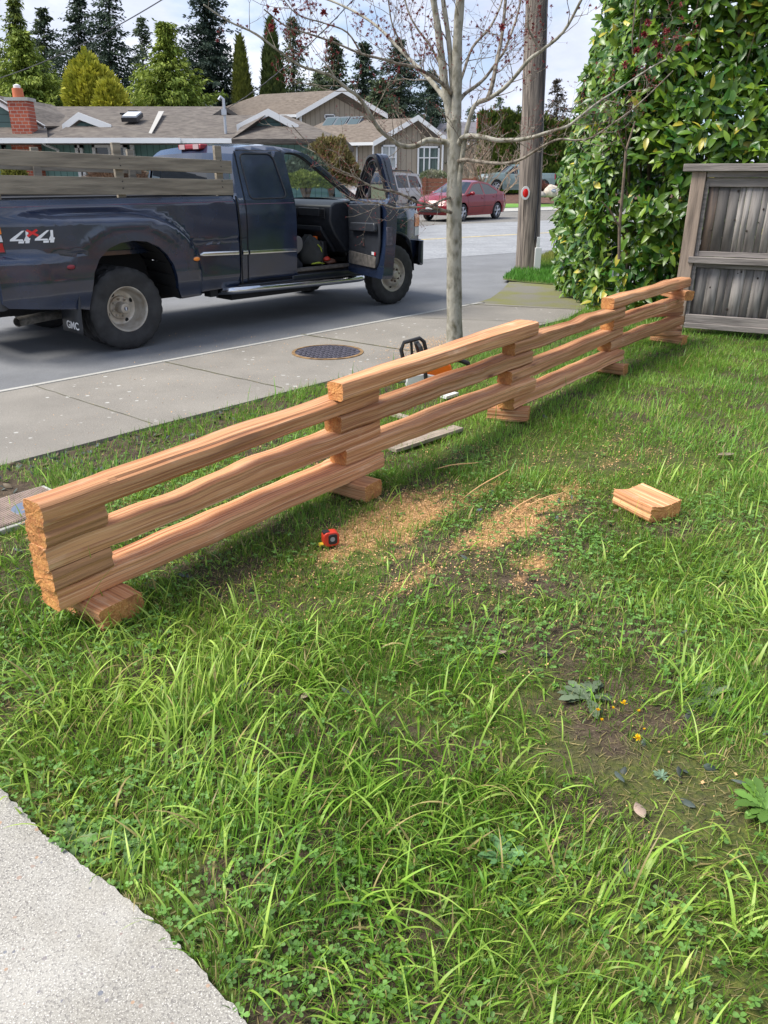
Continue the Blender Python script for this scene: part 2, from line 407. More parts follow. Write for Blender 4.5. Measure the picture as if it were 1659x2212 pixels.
# ---- lawn base
SAW = [(840, 1120, .42, .17, 1), (760, 1165, .34, .10, .9), (880, 1165, .22, .08, .8), (1110, 1125, .36, .12, 1), (1060, 1160, .22, .07, .8), (1200, 1070, .30, .09, .75), (1170, 1205, .16, .10, .8), (690, 1205, .3, .10, .7), (620, 1250, .28, .08, .5),
       (900, 1240, .3, .07, .55), (1110, 1265, .3, .08, .5), (1050, 1050, .45, .035, .7), (1330, 965, .45, .22, .5), (1240, 1020, .3, .16, .45), (1020, 960, .4, .12, .3), (620, 1010, .3, .2, .45), (500, 1060, .25, .16, .5),
       (300, 1080, .3, .1, .4), (60, 1110, .2, .16, .35), (930, 745, .3, .15, .9), (890, 765, .25, .12, .6), (560, 1230, .25, .08, .4), (1000, 1340, .3, .08, .3), (1300, 1330, .4, .1, .25), (770, 1030, .2, .15, .4), (1290, 1000, .7, .4, .3)]
SAWW = [(G(u, v), sx, sy, a) for u, v, sx, sy, a in SAW]
BARE = [(1310, 1000, .6, .35, .8), (1150, 985, .4, .3, .6), (1080, 1250, .5, .15, .7), (1250, 1350, .5, .12, .5), (1300, 1620, .30, .10, 1), (1180, 1520, .16, .10, .9), (1400, 1560, .22, .10, .9), (1480, 1780, .2, .10, .9), (1330, 1740, .2, .08, .8), (1620, 1690, .15, .10, .9), (1240, 1650, .12, .08, .8), (1130, 1420, .2, .1, .6), (700, 1400, .3, .06, .4), (1290, 1580, .22, .12, 1), (1500, 1720, .30, .12, 1), (1380, 1640, .25, .08, .9), (1250, 1480, .22, .10, .7), (1200, 1830, .12, .05, .6), (1560, 1640, .2, .1, .6), (420, 1240, .3, .08, .5), (1060, 1510, .1, .08, .4), (1420, 980, .3, .35, .6), (1280, 1010, .4, .3, .5),
        (900, 1200, .5, .25, .5), (1640, 1760, .15, .1, .7), (250, 950, .5, .25, .5), (1180, 960, .6, .4, .4), (60, 1000, .5, .3, .4)]
BAREW = [(G(u, v), sx, sy, a) for u, v, sx, sy, a in BARE]
LUSH = [(500, 1500, 1.0, .45, 1), (900, 1480, .5, .3, .7), (300, 1400, .6, .25, .8), (850, 1900, .5, .3, .9), (1450, 1950, .5, .2, .8), (600, 1750, .5, .25, .9), (1600, 1300, .3, .6, .9), (1500, 1480, .3, .25, .7), (1600, 1000, .5, .8, .6), (200, 1330, .5, .2, .8), (1000, 1650, .4, .25, .8), (60, 1300, .3, .25, .8), (1100, 1750, .2, .1, .5), (1480, 1560, .12, .12, .7)]
LUSHW = [(G(u, v), sx, sy, a) for u, v, sx, sy, a in LUSH]
def field(x, y, L, wob=.5):
    n = fbm(x + 5, y + 3, 3.0) - .5; o = np.zeros(np.shape(x))
    for c, sx, sy, a in L:
        d = ((x - c.x) / sx) ** 2 + ((y - c.y) / sy) ** 2
        o = np.maximum(o, a * np.exp(-d * .9 + n * 2.2 * wob))
    return np.clip(o, 0, 1)
def sawfield(x, y):
    ca, sa = math.cos(rad(50)), math.sin(rad(50)); o = np.zeros(np.shape(x)); s_ = x * ca + y * sa; t_ = -x * sa + y * ca
    n = fbm(s_ * .45 + 5, t_ * 1.5 + 3, 7.0) * .6 + fbm(x + 8, y + 1, 16.0) * .4
    for c, sx, sy, a in SAWW:
        u_ = (x - c.x) * ca + (y - c.y) * sa; w_ = -(x - c.x) * sa + (y - c.y) * ca
        o = np.maximum(o, a * np.exp(-((u_ / sx) ** 2 + (w_ / sy) ** 2) * .40))
    return np.clip(o * sstep(.24, .60, n + (o - .5) * .30) * 1.2, 0, 1)
def ground_z(x, y):
    return -.014 + (fbm(x, y, 2.6) - .5) * .022 + (fbm(x + 7, y, 14.0) - .5) * .012
LAWN = [L0 - ld * 12 + Vector((.010, -.010)), L0 + Vector((.010, -.010)), L1 + Vector((.010, -.010)), v2(G(900, 778)), v2(G(1010, 745)), v2(G(1150, 709)), v2(G(1225, 691)), v2(G(1262, 671)), Vector((3.2, 10.6)), Vector((9, 10.6)), Vector((9, -1)), Vector((-6, -1))]
gx = np.arange(-6.2, 9.2, .03); gy = np.arange(-1.1, 10.8, .03); XX, YY = np.meshgrid(gx, gy, indexing='ij')
keep = inpoly(XX, YY, LAWN); ZZ = np.where(keep, ground_z(XX, YY), -.115)
idx = np.arange(XX.size).reshape(XX.shape)
F = np.stack([idx[:-1, :-1], idx[1:, :-1], idx[1:, 1:], idx[:-1, 1:]], -1).reshape(-1, 4)
kf = keep.ravel()[F].any(1) & ~(~keep.ravel()[F]).all(1); F = F[kf]
V = np.stack([XX, YY, ZZ], -1).reshape(-1, 3)
sawf = sawfield(V[:, 0], V[:, 1]); baref = field(V[:, 0], V[:, 1], BAREW, .8); lushf = field(V[:, 0], V[:, 1], LUSHW)
mossf = sstep(.45, .7, fbm(V[:, 0] + 31, V[:, 1] + 2, 2.2)) * .8 + field(V[:, 0], V[:, 1], [(G(1330, 985), .8, .5, 1), (G(1200, 950), .7, .6, .8)]) * .6
T = np.stack([sawf, np.clip(mossf * (1 - baref * .6), 0, 1), baref], -1)
M_soil = bpy.data.materials.new('lawn_soil'); t, p = nodes_of(M_soil); N = t.nodes; Lk = t.links
at_ = N.new('ShaderNodeAttribute'); at_.attribute_name = 'tint'; sp = N.new('ShaderNodeSeparateColor'); Lk.new(at_.outputs['Color'], sp.inputs[0])
tcn = N.new('ShaderNodeTexCoord')
def nz(sc, det=5):
    n = N.new('ShaderNodeTexNoise'); n.inputs['Scale'].default_value = sc; n.inputs['Detail'].default_value = det; n.inputs['Roughness'].default_value = .65
    Lk.new(tcn.outputs['Object'], n.inputs['Vector']); return n.outputs['Fac']
def mr(s, a, b, c=0., d=1.):
    r = N.new('ShaderNodeMapRange'); r.inputs[1].default_value = a; r.inputs[2].default_value = b; r.inputs[3].default_value = c; r.inputs[4].default_value = d; Lk.new(s, r.inputs[0]); return r.outputs[0]
def mth(op, a, b):
    r = N.new('ShaderNodeMath'); r.operation = op
    for i, q in enumerate((a, b)):
        if isinstance(q, (int, float)): r.inputs[i].default_value = q
        else: Lk.new(q, r.inputs[i])
    return r.outputs[0]
def mxc(f, a, b):
    x = N.new('ShaderNodeMixRGB'); Lk.new(f, x.inputs['Fac'])
    for s, q in ((x.inputs['Color1'], a), (x.inputs['Color2'], b)):
        if isinstance(q, tuple): s.default_value = (*q, 1)
        else: Lk.new(q, s)
    return x.outputs[0]
soil = mxc(mr(nz(25), .35, .7), (.045, .034, .024), (.11, .082, .055))
soil = mxc(mr(nz(130, 2), .58, .68, 0, .6), soil, (.22, .17, .12))
moss = mxc(mr(nz(60), .4, .65), (.05, .075, .018), (.13, .15, .03))
c = mxc(mr(mth('ADD', mth('MULTIPLY', sp.outputs[1], .9), mth('MULTIPLY', nz(18), .6)), .36, .66, 0, .85), soil, moss)
saw = mxc(mr(nz(110, 3), .38, .62), (.34, .17, .07), (.74, .44, .20))
c = mxc(mr(mth('ADD', sp.outputs[0], mth('MULTIPLY', mth('SUBTRACT', nz(38, 4), .5), 1.3)), .42, .85, 0, .8), c, saw)
Lk.new(c, p.inputs['Base Color']); p.inputs['Roughness'].default_value = .95; p.inputs['Specular IOR Level'].default_value = .15
b = N.new('ShaderNodeBump'); b.inputs['Strength'].default_value = .9; b.inputs['Distance'].default_value = .01
Lk.new(nz(70, 4), b.inputs['Height']); Lk.new(b.outputs[0], p.inputs['Normal'])
lawn = fast_mesh('lawn', V, F.ravel(), np.arange(len(F)) * 4, M_soil, T); tag(lawn, kind='structure')

# ---- grass blades
M_grass = mat('grass_blade', (.1, .2, .03), rough=.42, attr='tint', trans=.38, spec=.35)
OCC = []   # footprints kept clear: (x, y, r)
def blades(n_try, dens, hfun, wfun, region, seed, colA, colB, k=5, lean=(.15, 1.1), dry=.05, clump=0):
    r = np.random.default_rng(seed)
    x0, x1, y0, y1 = region
    if clump:
        nc = n_try // clump; cx = r.uniform(x0, x1, nc); cy = r.uniform(y0, y1, nc)
        x = np.repeat(cx, clump) + r.normal(0, .018, nc * clump); y = np.repeat(cy, clump) + r.normal(0, .018, nc * clump)
    else: x = r.uniform(x0, x1, n_try); y = r.uniform(y0, y1, n_try)
    # perspective-visible wedge only
    vis = (np.abs(x) < y * .62 + .9) & inpoly(x, y, LAWN) & ~inpoly(x, y, PATH)
    d = dens(x, y); kp = vis & (r.random(len(x)) < d); x = x[kp]; y = y[kp]; n = len(x)
    h = hfun(x, y) * r.lognormal(0, .32, n); wd = wfun(x, y) * r.uniform(.6, 1.3, n)
    az = r.uniform(0, 2 * math.pi, n); flow = (fbm(x + 50, y + 20, 1.6) - .5) * 9; az = np.where(r.random(n) < .55, flow + r.normal(0, .6, n), az)
    ln = r.uniform(*lean, n); cv = r.uniform(.05, 1.7, n) ** 1.2
    dx = np.cos(az); dy = np.sin(az); sx = -np.sin(az + r.normal(0, .5, n)); sy = np.cos(az + r.normal(0, .5, n))
    ts = np.linspace(0, 1, k); V = np.zeros((n, k, 2, 3)); z0 = ground_z(x, y)
    # integrate an arc: angle from vertical grows along the blade
    px = np.zeros(n); pz = np.zeros(n); seg = h / (k - 1)
    for i, tt in enumerate(ts):
        if i:
            a = np.clip(ln * .35 + cv * (tt - .5 / (k - 1)) * ln * 1.5, 0, 2.2); px = px + np.sin(a) * seg; pz = pz + np.cos(a) * seg
        wv = wd * (1 - tt ** 2.2) * .5 + .0002
        cx_ = x + dx * px; cy_ = y + dy * px; cz_ = np.maximum(z0 + pz, z0 + .004)
        V[:, i, 0] = np.stack([cx_ - sx * wv, cy_ - sy * wv, cz_ + wv * .35], -1); V[:, i, 1] = np.stack([cx_ + sx * wv, cy_ + sy * wv, cz_], -1)
    V = V.reshape(-1, 3); b = (np.arange(n) * k * 2)[:, None, None]
    fs = np.array([[i * 2, i * 2 + 1, i * 2 + 3, i * 2 + 2] for i in range(k - 1)])
    Fq = (b + fs[None]).reshape(-1, 4)
    mixv = np.clip(r.normal(.5, .3, n) + (fbm(x, y, 1.3) - .5) * 1.2, 0, 1)[:, None]
    c = np.array(colA) * (1 - mixv) + np.array(colB) * mixv; c = c * r.uniform(.75, 1.25, (n, 1))
    dm = r.random(n) < dry; c[dm] = np.array((.42, .34, .14)) * r.uniform(.7, 1.2, (dm.sum(), 1))
    return V, Fq, np.repeat(c, k * 2, axis=0)
near_lush = lambda x, y: np.clip(field(x, y, LUSHW, .7) * .9 + .18, 0, 1)
supp = lambda x, y: np.clip(1 - sawfield(x, y) * .75, .12, 1) * np.clip(1 - field(x, y, BAREW, .8) * .9, .05, 1)
tramp = lambda x, y: np.clip(1 - .65 * sstep(1.3, .2, np.abs((y - 2.2) - (x + .9) * .8) * 1.2) * sstep(8, 4, y), .25, 1)
rg_near = (-1.9, 3.2, .75, 4.2); rg_far = (-4.5, 6.5, 4.0, 10.6)
GP = [
 blades(90000, lambda x, y: .55 + 0 * x, lambda x, y: .035 + 0 * x, lambda x, y: .0018 + 0 * x, rg_near, 7, (.13, .14, .05), (.34, .29, .14), k=4, lean=(2.6, 4.2), dry=.25),
 blades(330000, lambda x, y: supp(x, y) * (.28 + .72 * sstep(.36, .62, fbm(x, y, 5))), lambda x, y: .028 + .024 * near_lush(x, y), lambda x, y: .0026 + 0 * x, rg_near, 1, (.08, .20, .02), (.22, .36, .045), k=4, dry=.10),
 blades(50000, lambda x, y: supp(x, y) * near_lush(x, y) * (.06 + .94 * sstep(.42, .58, fbm(x + 3, y, 2.6))), lambda x, y: (.042 + .064 * near_lush(x, y)) * (1 - .3 * sstep(.2, 1.2, x) * sstep(3, 1.8, y)), lambda x, y: .0042 + .0022 * near_lush(x, y), rg_near, 2, (.12, .29, .025), (.40, .54, .09), k=7, lean=(.6, 2.1), clump=6, dry=.05),
 blades(11000, lambda x, y: supp(x, y) * near_lush(x, y), lambda x, y: .08 + .07 * near_lush(x, y), lambda x, y: .0066 + 0 * x, rg_near, 3, (.20, .38, .035), (.45, .60, .13), k=8, lean=(.6, 1.7), clump=4, dry=.06),
 blades(430000, lambda x, y: supp(x, y) * (.42 + .58 * sstep(.36, .6, fbm(x, y, 4))), lambda x, y: .030 + .022 * fbm(x, y, 1.5) + .03 * sstep(8.2, 9.5, y), lambda x, y: .0042 + 0 * x, rg_far, 4, (.10, .24, .025), (.25, .42, .055), k=3, dry=.07),
 blades(40000, lambda x, y: supp(x, y) * (.15 + .85 * field(x, y, LUSHW)) , lambda x, y: .10 + 0 * x, lambda x, y: .006 + 0 * x, rg_far, 5, (.12, .30, .04), (.22, .42, .07), k=5, clump=6),
]
grass = join_quads('grass', GP, M_grass); tag(grass, 'green lawn grass of mixed length in front of the stacked rails', 'grass', kind='stuff')

# verge grass by the pole
def verge_blades():
    r = np.random.default_rng(9); xs = [p.x for p in VERGE]; ys = [p.y for p in VERGE]; n = 60000
    x = r.uniform(min(xs), max(xs), n); y = r.uniform(min(ys), max(ys), n); kp = inpoly(x, y, [(p.x, p.y) for p in VERGE]); x = x[kp]; y = y[kp]; n = len(x)
    C = np.stack([x, y, np.full(n, -.012)], -1); A = np.stack([r.normal(0, .02, n), r.normal(0, .02, n), r.uniform(.04, .11, n)], -1)
    B = np.stack([r.normal(0, .004, n), r.normal(0, .004, n), np.zeros(n)], -1); m_ = sstep(14, 17, y)[:, None] * .8
    return tri_geo(C, A, B, (np.array((.10, .26, .035)) * (1 - m_) + np.array((.26, .25, .06)) * m_) * r.uniform(.7, 1.3, (n, 1)))
o = join_quads('verge_grass', [verge_blades()], M_grass); tag(o, 'bright green grass tuft patch around the foot of the utility pole', 'grass', kind='stuff')

# clover and small weeds
def clover():
    r = np.random.default_rng(21); n = 26000; x = r.uniform(-1.6, 3.0, n); y = r.uniform(.8, 4.8, n)
    d = sstep(.50, .66, fbm(x + 60, y + 11, 2.0)) * .8 + field(x, y, [(G(1450, 1250), .5, .3, 1), (G(1350, 1330), .4, .2, .9), (G(1130, 1870), .15, .12, 1), (G(600, 1380), .2, .1, .7), (G(480, 1950), .2, .2, .8), (G(1600, 2100), .3, .2, .8), (G(1080, 1420), .25, .1, .8)]) + .08
    kp = (r.random(n) < d * supp(x, y)) & inpoly(x, y, LAWN) & ~inpoly(x, y, PATH) & (np.abs(x) < y * .62 + .9); x = x[kp]; y = y[kp]; n = len(x)
    C0_ = np.stack([x, y, ground_z(x, y) + r.uniform(.01, .035, n)], -1); parts = []
    sz = r.uniform(.006, .012, n); a0 = r.uniform(0, 6.28, n)
    col = (np.array((.085, .20, .03)) * (1 - .5 * r.random((n, 1))) + np.array((.16, .26, .07)) * .5 * r.random((n, 1))) * 1.1
    for j in range(3):
        a = a0 + j * 2.09; D = np.stack([np.cos(a), np.sin(a), r.uniform(-.1, .4, n)], -1); Nn = np.stack([r.normal(0, .3, n), r.normal(0, .3, n), np.ones(n)], -1)
        parts.append(leaves_geo(C0_, D, Nn, sz * 1.25, sz * 1.15, col, fold=.1, droop=.1, ts=np.array([0, .5, .9, 1.0]), ws=np.array([.15, .9, .8, .3])))
    return parts
M_clov = leaf_mat('clover_leaf', .55, .2)
o = join_quads('clover', clover(), M_clov); tag(o, 'low green clover and small weeds growing among the grass', 'clover', kind='stuff')

# sawdust chips
def chips():
    r = np.random.default_rng(33); n = 330000; x = r.uniform(-2.4, 3.2, n); y = r.uniform(1.4, 8.6, n)
    d = sawfield(x, y); kp = (r.random(n) < d * 1.1 + .014) & ~inpoly(x, y, PATH); x = x[kp]; y = y[kp]; n = len(x)
    onwalk = inpoly(x, y, WALK); z = np.where(onwalk, .003, ground_z(x, y) + r.uniform(.002, .014, n))
    L_ = r.uniform(.003, .011, n); a = r.uniform(0, 6.28, n)
    A = np.stack([np.cos(a) * L_, np.sin(a) * L_, r.normal(0, .25, n) * L_], -1); B = np.stack([-np.sin(a) * L_ * .3, np.cos(a) * L_ * .3, r.normal(0, .2, n) * L_], -1)
    col = np.array((.70, .42, .20)) * r.uniform(.55, 1.25, (n, 1)); return tri_geo(np.stack([x, y, z], -1), A, B, np.clip(col, 0, .85))
M_chip = mat('wood_chip', (.6, .4, .2), rough=.9, attr='tint')
o = join_quads('sawdust', [chips()], M_chip, smooth=False); tag(o, 'pale orange sawdust and shavings spread over the lawn', 'sawdust', kind='stuff')

def crumbs():
    r = np.random.default_rng(55); n = 60000; x = r.uniform(-1.7, 2.6, n); y = r.uniform(1.0, 4.6, n)
    d = field(x, y, BAREW, .8); kp = (r.random(n) < d * .55 + .05) & ~inpoly(x, y, PATH) & inpoly(x, y, LAWN); x = x[kp]; y = y[kp]; n = len(x)
    s = r.lognormal(-5.5, .5, n)[:, None]; C = np.stack([x, y, ground_z(x, y)], -1); q = r.normal(0, 1, (4, n, 3)); V = np.stack([C + norm(q[k]) * s * r.uniform(.5, 1.1, (n, 1)) for k in range(4)], 1); V[:, :, 2] = np.maximum(V[:, :, 2], C[:, None, 2] - .001)
    F = (np.arange(n) * 4)[:, None, None] + np.array([[0, 1, 2], [0, 2, 3], [0, 3, 1], [1, 3, 2]])[None]; t_ = r.random((n, 1)); col = np.array((.045, .033, .024)) * (1 - t_) + np.array((.15, .11, .075)) * t_
    return V.reshape(-1, 3), F.reshape(-1), np.arange(n * 4) * 3, np.repeat(col, 4, axis=0)
cv_, cf_, cst, ccl = crumbs(); o = fast_mesh('soil_crumbs', cv_, cf_, cst, mat('soil_crumb', (.1, .08, .05), rough=.95, attr='tint'), ccl, smooth=False); tag(o, 'dark soil crumbs and grit scattered over the bare patches of the lawn', 'soil', kind='stuff')
# dark dead leaf litter near the sidewalk
def litter():
    r = np.random.default_rng(41); n = 9000; x = r.uniform(-3.4, 2.8, n); y = r.uniform(1.2, 6.6, n)
    d = field(x, y, [(G(150, 1010), .5, .3, 1), (G(330, 955), .5, .25, .8), (G(60, 1250), .3, .2, .8), (G(500, 900), .5, .2, .6), (G(50, 1030), .4, .3, .8), (G(430, 1250), .2, .1, .8), (G(1280, 1110), .12, .08, .8), (G(1230, 1075), .1, .05, .7), (G(1300, 1560), .3, .15, .2), (G(1500, 1700), .3, .15, .2)], 1.0) + .012
    kp = (r.random(n) < d * .8) & inpoly(x, y, LAWN) & ~inpoly(x, y, PATH); x = x[kp]; y = y[kp]; n = len(x)
    a = r.uniform(0, 6.28, n); D = np.stack([np.cos(a), np.sin(a), r.normal(0, .25, n)], -1); Nn = np.stack([r.normal(0, .45, n), r.normal(0, .45, n), np.ones(n)], -1)
    L_ = r.uniform(.02, .055, n); col = np.array((.05, .065, .055)) * r.uniform(.5, 1.7, (n, 1)); br = r.random(n) < .2; col[br] = np.array((.16, .12, .07)) * r.uniform(.6, 1.3, (br.sum(), 1))
    return leaves_geo(np.stack([x, y, ground_z(x, y) + r.uniform(.008, .03, n)], -1), D, Nn, L_, L_ * r.uniform(.3, .65, n), col, fold=-.35, droop=.7)
o = join_quads('leaf_litter', [litter()], leaf_mat('dead_leaf', .6, .05)); tag(o, 'dark crumpled dead leaves lying in the lawn beside the sidewalk', 'leaf litter', kind='stuff')

# ================================================================== CEDAR RAILS
def cedar(name, top):
    m = bpy.data.materials.new(name); t, p = nodes_of(m); N = t.nodes; Lk = t.links
    tcn = N.new('ShaderNodeTexCoord'); oi = N.new('ShaderNodeObjectInfo'); gat = N.new('ShaderNodeAttribute'); gat.attribute_name = 'grain'
    ml = N.new('ShaderNodeMath'); ml.operation = 'MULTIPLY'; ml.inputs[1].default_value = 31; Lk.new(oi.outputs['Random'], ml.inputs[0])
    def nzz(st, sc, det=5, rg=.6):
        mp_ = N.new('ShaderNodeMapping'); mp_.inputs['Scale'].default_value = st; Lk.new(tcn.outputs['Object'] if top != 'side' else gat.outputs['Vector'], mp_.inputs['Vector']); Lk.new(ml.outputs[0], mp_.inputs['Location'])
        n = N.new('ShaderNodeTexNoise'); n.inputs['Scale'].default_value = sc; n.inputs['Detail'].default_value = det; n.inputs['Roughness'].default_value = rg; n.inputs['Distortion'].default_value = .08
        Lk.new(mp_.outputs[0], n.inputs['Vector']); return n.outputs['Fac']
    def mr_(s, a, b, c=0., d=1.):
        r = N.new('ShaderNodeMapRange'); r.inputs[1].default_value = a; r.inputs[2].default_value = b; r.inputs[3].default_value = c; r.inputs[4].default_value = d; Lk.new(s, r.inputs[0]); return r.outputs[0]
    def mx_(f, a, b):
        x = N.new('ShaderNodeMixRGB'); Lk.new(f, x.inputs['Fac'])
        for s, q in ((x.inputs['Color1'], a), (x.inputs['Color2'], b)):
            if isinstance(q, tuple): s.default_value = (*q, 1)
            else: Lk.new(q, s)
        return x.outputs[0]
    if top == 'side':
        c = mx_(mr_(nzz((.35, 6, 6), 3.0), .35, .65), (.52, .225, .10), (.72, .38, .185))
        c = mx_(mr_(nzz((.30, 16, 16), 4.0, 3), .50, .62, 0, .62), c, (.40, .165, .08))
        c = mx_(mr_(nzz((.25, 34, 34), 4.0, 3), .53, .61, 0, .62), c, (.28, .11, .06))
        c = mx_(mr_(nzz((.35, 26, 26), 4.0, 3), .54, .63, 0, .65), c, (.76, .47, .28))
        c = mx_(mr_(nzz((.45, 5, 5), 2.3, 3), .62, .69, 0, .5), c, (.24, .12, .08))
        c = mx_(mr_(nzz((2.2, 5, 5), 1.6, 3), .60, .74, 0, .4), c, (.80, .55, .36))
        vo = N.new('ShaderNodeTexVoronoi'); vm = N.new('ShaderNodeMapping'); vm.inputs['Scale'].default_value = (1.3, 5, 1); Lk.new(gat.outputs['Vector'], vm.inputs['Vector']); Lk.new(ml.outputs[0], vm.inputs['Location']); Lk.new(vm.outputs[0], vo.inputs['Vector']); vo.inputs['Scale'].default_value = 1.0
        c = mx_(mr_(vo.outputs['Distance'], .075, .035, 0, .9), c, (.07, .03, .02)); c = mx_(mr_(vo.outputs['Distance'], .16, .08, 0, .35), c, (.30, .11, .06))
        h = nzz((.3, 30, 30), 4.0, 4)
    else:
        c = mx_(mr_(nzz((1, 6, 6), 5.0), .35, .65), (.60, .28, .09), (.42, .16, .06))
        c = mx_(mr_(nzz((1, 1, 1), 120.0, 2), .5, .65, 0, .6), c, (.72, .40, .15))
        c = mx_(mr_(nzz((1, 1, 1), 9.0, 3), .55, .7, 0, .6), c, (.22, .08, .04))
        h = nzz((1, 1, 1), 90.0, 3)
    vr = N.new('ShaderNodeMapRange'); vr.inputs[3].default_value = .68; vr.inputs[4].default_value = 1.12; Lk.new(oi.outputs['Random'], vr.inputs[0])
    mu = N.new('ShaderNodeMixRGB'); mu.blend_type = 'MULTIPLY'; mu.inputs['Fac'].default_value = 1; Lk.new(c, mu.inputs['Color1']); Lk.new(vr.outputs[0], mu.inputs['Color2']); c = mu.outputs[0]
    Lk.new(c, p.inputs['Base Color']); p.inputs['Roughness'].default_value = .68; p.inputs['Specular IOR Level'].default_value = .25
    b = N.new('ShaderNodeBump'); b.inputs['Strength'].default_value = .55 if top == 'side' else .9; b.inputs['Distance'].default_value = .006
    Lk.new(h, b.inputs['Height']); Lk.new(b.outputs[0], p.inputs['Normal'])
    return m
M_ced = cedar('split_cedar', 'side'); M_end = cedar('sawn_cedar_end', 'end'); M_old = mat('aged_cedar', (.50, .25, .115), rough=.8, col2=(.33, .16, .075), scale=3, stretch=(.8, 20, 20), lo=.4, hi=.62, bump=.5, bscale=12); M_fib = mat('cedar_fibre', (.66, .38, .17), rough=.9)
def rail(name, a, b, z, w=.105, h=.09, seed=0, wav=1.0, taper=0.0, concave=0.0, notch=None, ends=True, label=None, cat='rail', group=None, side=None):
    """a,b: near lower corners (x,y) of the two ends, z: underside. The timber reaches w away from the viewer."""
    r = np.random.default_rng(seed + 100); a = np.array([a[0], a[1]]); b = np.array([b[0], b[1]]); L = np.linalg.norm(b - a); d = (b - a) / L; q = np.array([-d[1], d[0]])
    if q[1] < 0 and abs(q[1]) > .2: q = -q
    if abs(q[1]) <= .2 and q[0] < 0: pass
    jit = r.uniform(-.010, .006) if wav else 0; n = max(6, int(L / .035)); per = 5
    per = 6; ring = []  # cross section in (s across 0..1, t up 0..1), corners rounded
    for k in range(per): ring.append((1, k / per))
    for k in range(per): ring.append((1 - k / per, 1))
    for k in range(per): ring.append((0, 1 - k / per))
    for k in range(per): ring.append((k / per, 0))
    m = len(ring); ph = r.uniform(0, 6.28, (8,)); fr = r.uniform(1.0, 3.2, (8,)) * 1.2
    prof = r.normal(0, .0026, m); prof2 = r.normal(0, .0016, m); gat_ = []
    V = np.zeros((n + 1, m, 3))
    for i in range(n + 1):
        s = i / n; x = s * L; ef = math.sin(math.pi * s) ** .4 if wav else 0
        top_w = wav * .5 * (.009 * math.sin(fr[0] * x * 2.6 + ph[0]) + .005 * math.sin(fr[1] * x * 6 + ph[1])) * ef
        bot_w = wav * .6 * (.006 * math.sin(fr[2] * x * 2.6 + ph[2])) * ef
        nr = wav * .8 * (.008 * math.sin(fr[3] * x * 2.3 + ph[3]) + .004 * math.sin(fr[4] * x * 7 + ph[4])) * ef
        fw = wav * (.008 * math.sin(fr[5] * x * 2.3 + ph[5])) * ef
        ws = w * (1 - taper * (s - .5))
        for j, (cs, ct) in enumerate(ring):
            y = jit + nr + cs * (ws - nr + fw); zz = bot_w + ct * (h - bot_w + top_w)
            if cs in (0, 1) and ct in (0, 1): y += (.5 - cs) * .011; zz += (.5 - ct) * .008
            zz -= concave * math.sin(math.pi * cs) * ct
            if notch and notch(cs, ct): y += .025
            e = prof[j] + prof2[j] * math.sin(x * 3 + j)
            nrm = (-1 if cs == 0 else (1 if cs == 1 else 0), -1 if ct == 0 else (1 if ct == 1 else 0))
            if nrm[1] != 0 and (s < .16 or s > .84): e *= .2
            y += nrm[0] * e; zz += nrm[1] * e
            xx = x
            if i in (0, n): xx += r.normal(0, .0012)
            V[i, j] = (xx, y, zz); gat_.append((x, j / m * 2 * (w + h), seed * 1.7))
    verts = V.reshape(-1, 3).tolist(); faces = []; mi = []
    for i in range(n):
        for j in range(m):
            j2 = (j + 1) % m; faces.append((i * m + j, i * m + j2, (i + 1) * m + j2, (i + 1) * m + j)); mi.append(0)
    for e, i in ((0, 0), (1, n)):
        # inner rings for a fuzzy sawn face
        cen = V[i].mean(0); prev = [i * m + j for j in range(m)]
        for fz in (.66, .33):
            cur = []
            for j in range(m):
                pnt = cen + (V[i, j] - cen) * fz; pnt = pnt + np.array([r.normal(0, .0008), 0, 0]); cur.append(len(verts)); verts.append(pnt.tolist())
            for j in range(m):
                j2 = (j + 1) % m; faces.append((prev[j2], prev[j], cur[j], cur[j2]) if e == 0 else (prev[j], prev[j2], cur[j2], cur[j])); mi.append(1)
            prev = cur
        verts.append(cen.tolist()); ci = len(verts) - 1
        for j in range(m):
            j2 = (j + 1) % m; faces.append((prev[j2], prev[j], ci)); mi.append(1)
    # splinters at the end edges
    for e, i in ((-1, 0), (1, n)):
        for _ in range(26 if ends else 8):
            j = r.integers(0, m); p0 = V[i, j]; ln = r.uniform(.004, .016); b_ = len(verts)
            dz = np.array([e * ln, r.normal(0, .004), r.normal(0, .004)]); verts += [p0.tolist(), (p0 + np.array([0, .0016, .0016])).tolist(), (p0 + dz).tolist()]
            faces.append((b_, b_ + 1, b_ + 2)); mi.append(2)
    me = bpy.data.meshes.new(name); me.from_pydata(verts, [], faces)
    for mm in (side or M_ced, M_end, M_fib): me.materials.append(mm)
    me.polygons.foreach_set('material_index', mi); me.shade_smooth(); me.set_sharp_from_angle(angle=rad(14))
    bm = bmesh.new(); bm.from_mesh(me); bmesh.ops.recalc_face_normals(bm, faces=bm.faces); bm.to_mesh(me); bm.free()
    ga = me.attributes.new('grain', 'FLOAT_VECTOR', 'POINT'); gv = np.zeros((len(verts), 3), np.float32); gv[:len(gat_)] = gat_; ga.data.foreach_set('vector', gv.ravel())
    o = bpy.data.objects.new(name, me); COL.objects.link(o)
    M = Matrix(((d[0], q[0], 0, a[0]), (d[1], q[1], 0, a[1]), (0, 0, 1, z), (0, 0, 0, 1))); o.matrix_world = M
    tag(o, label, cat, group); return o
TT = .0905; ZG = -.004
secname = ['the nearest section at left', 'the second section', 'the third section', 'the farthest section by the board fence']
lev = ['lowest', 'middle', 'top']
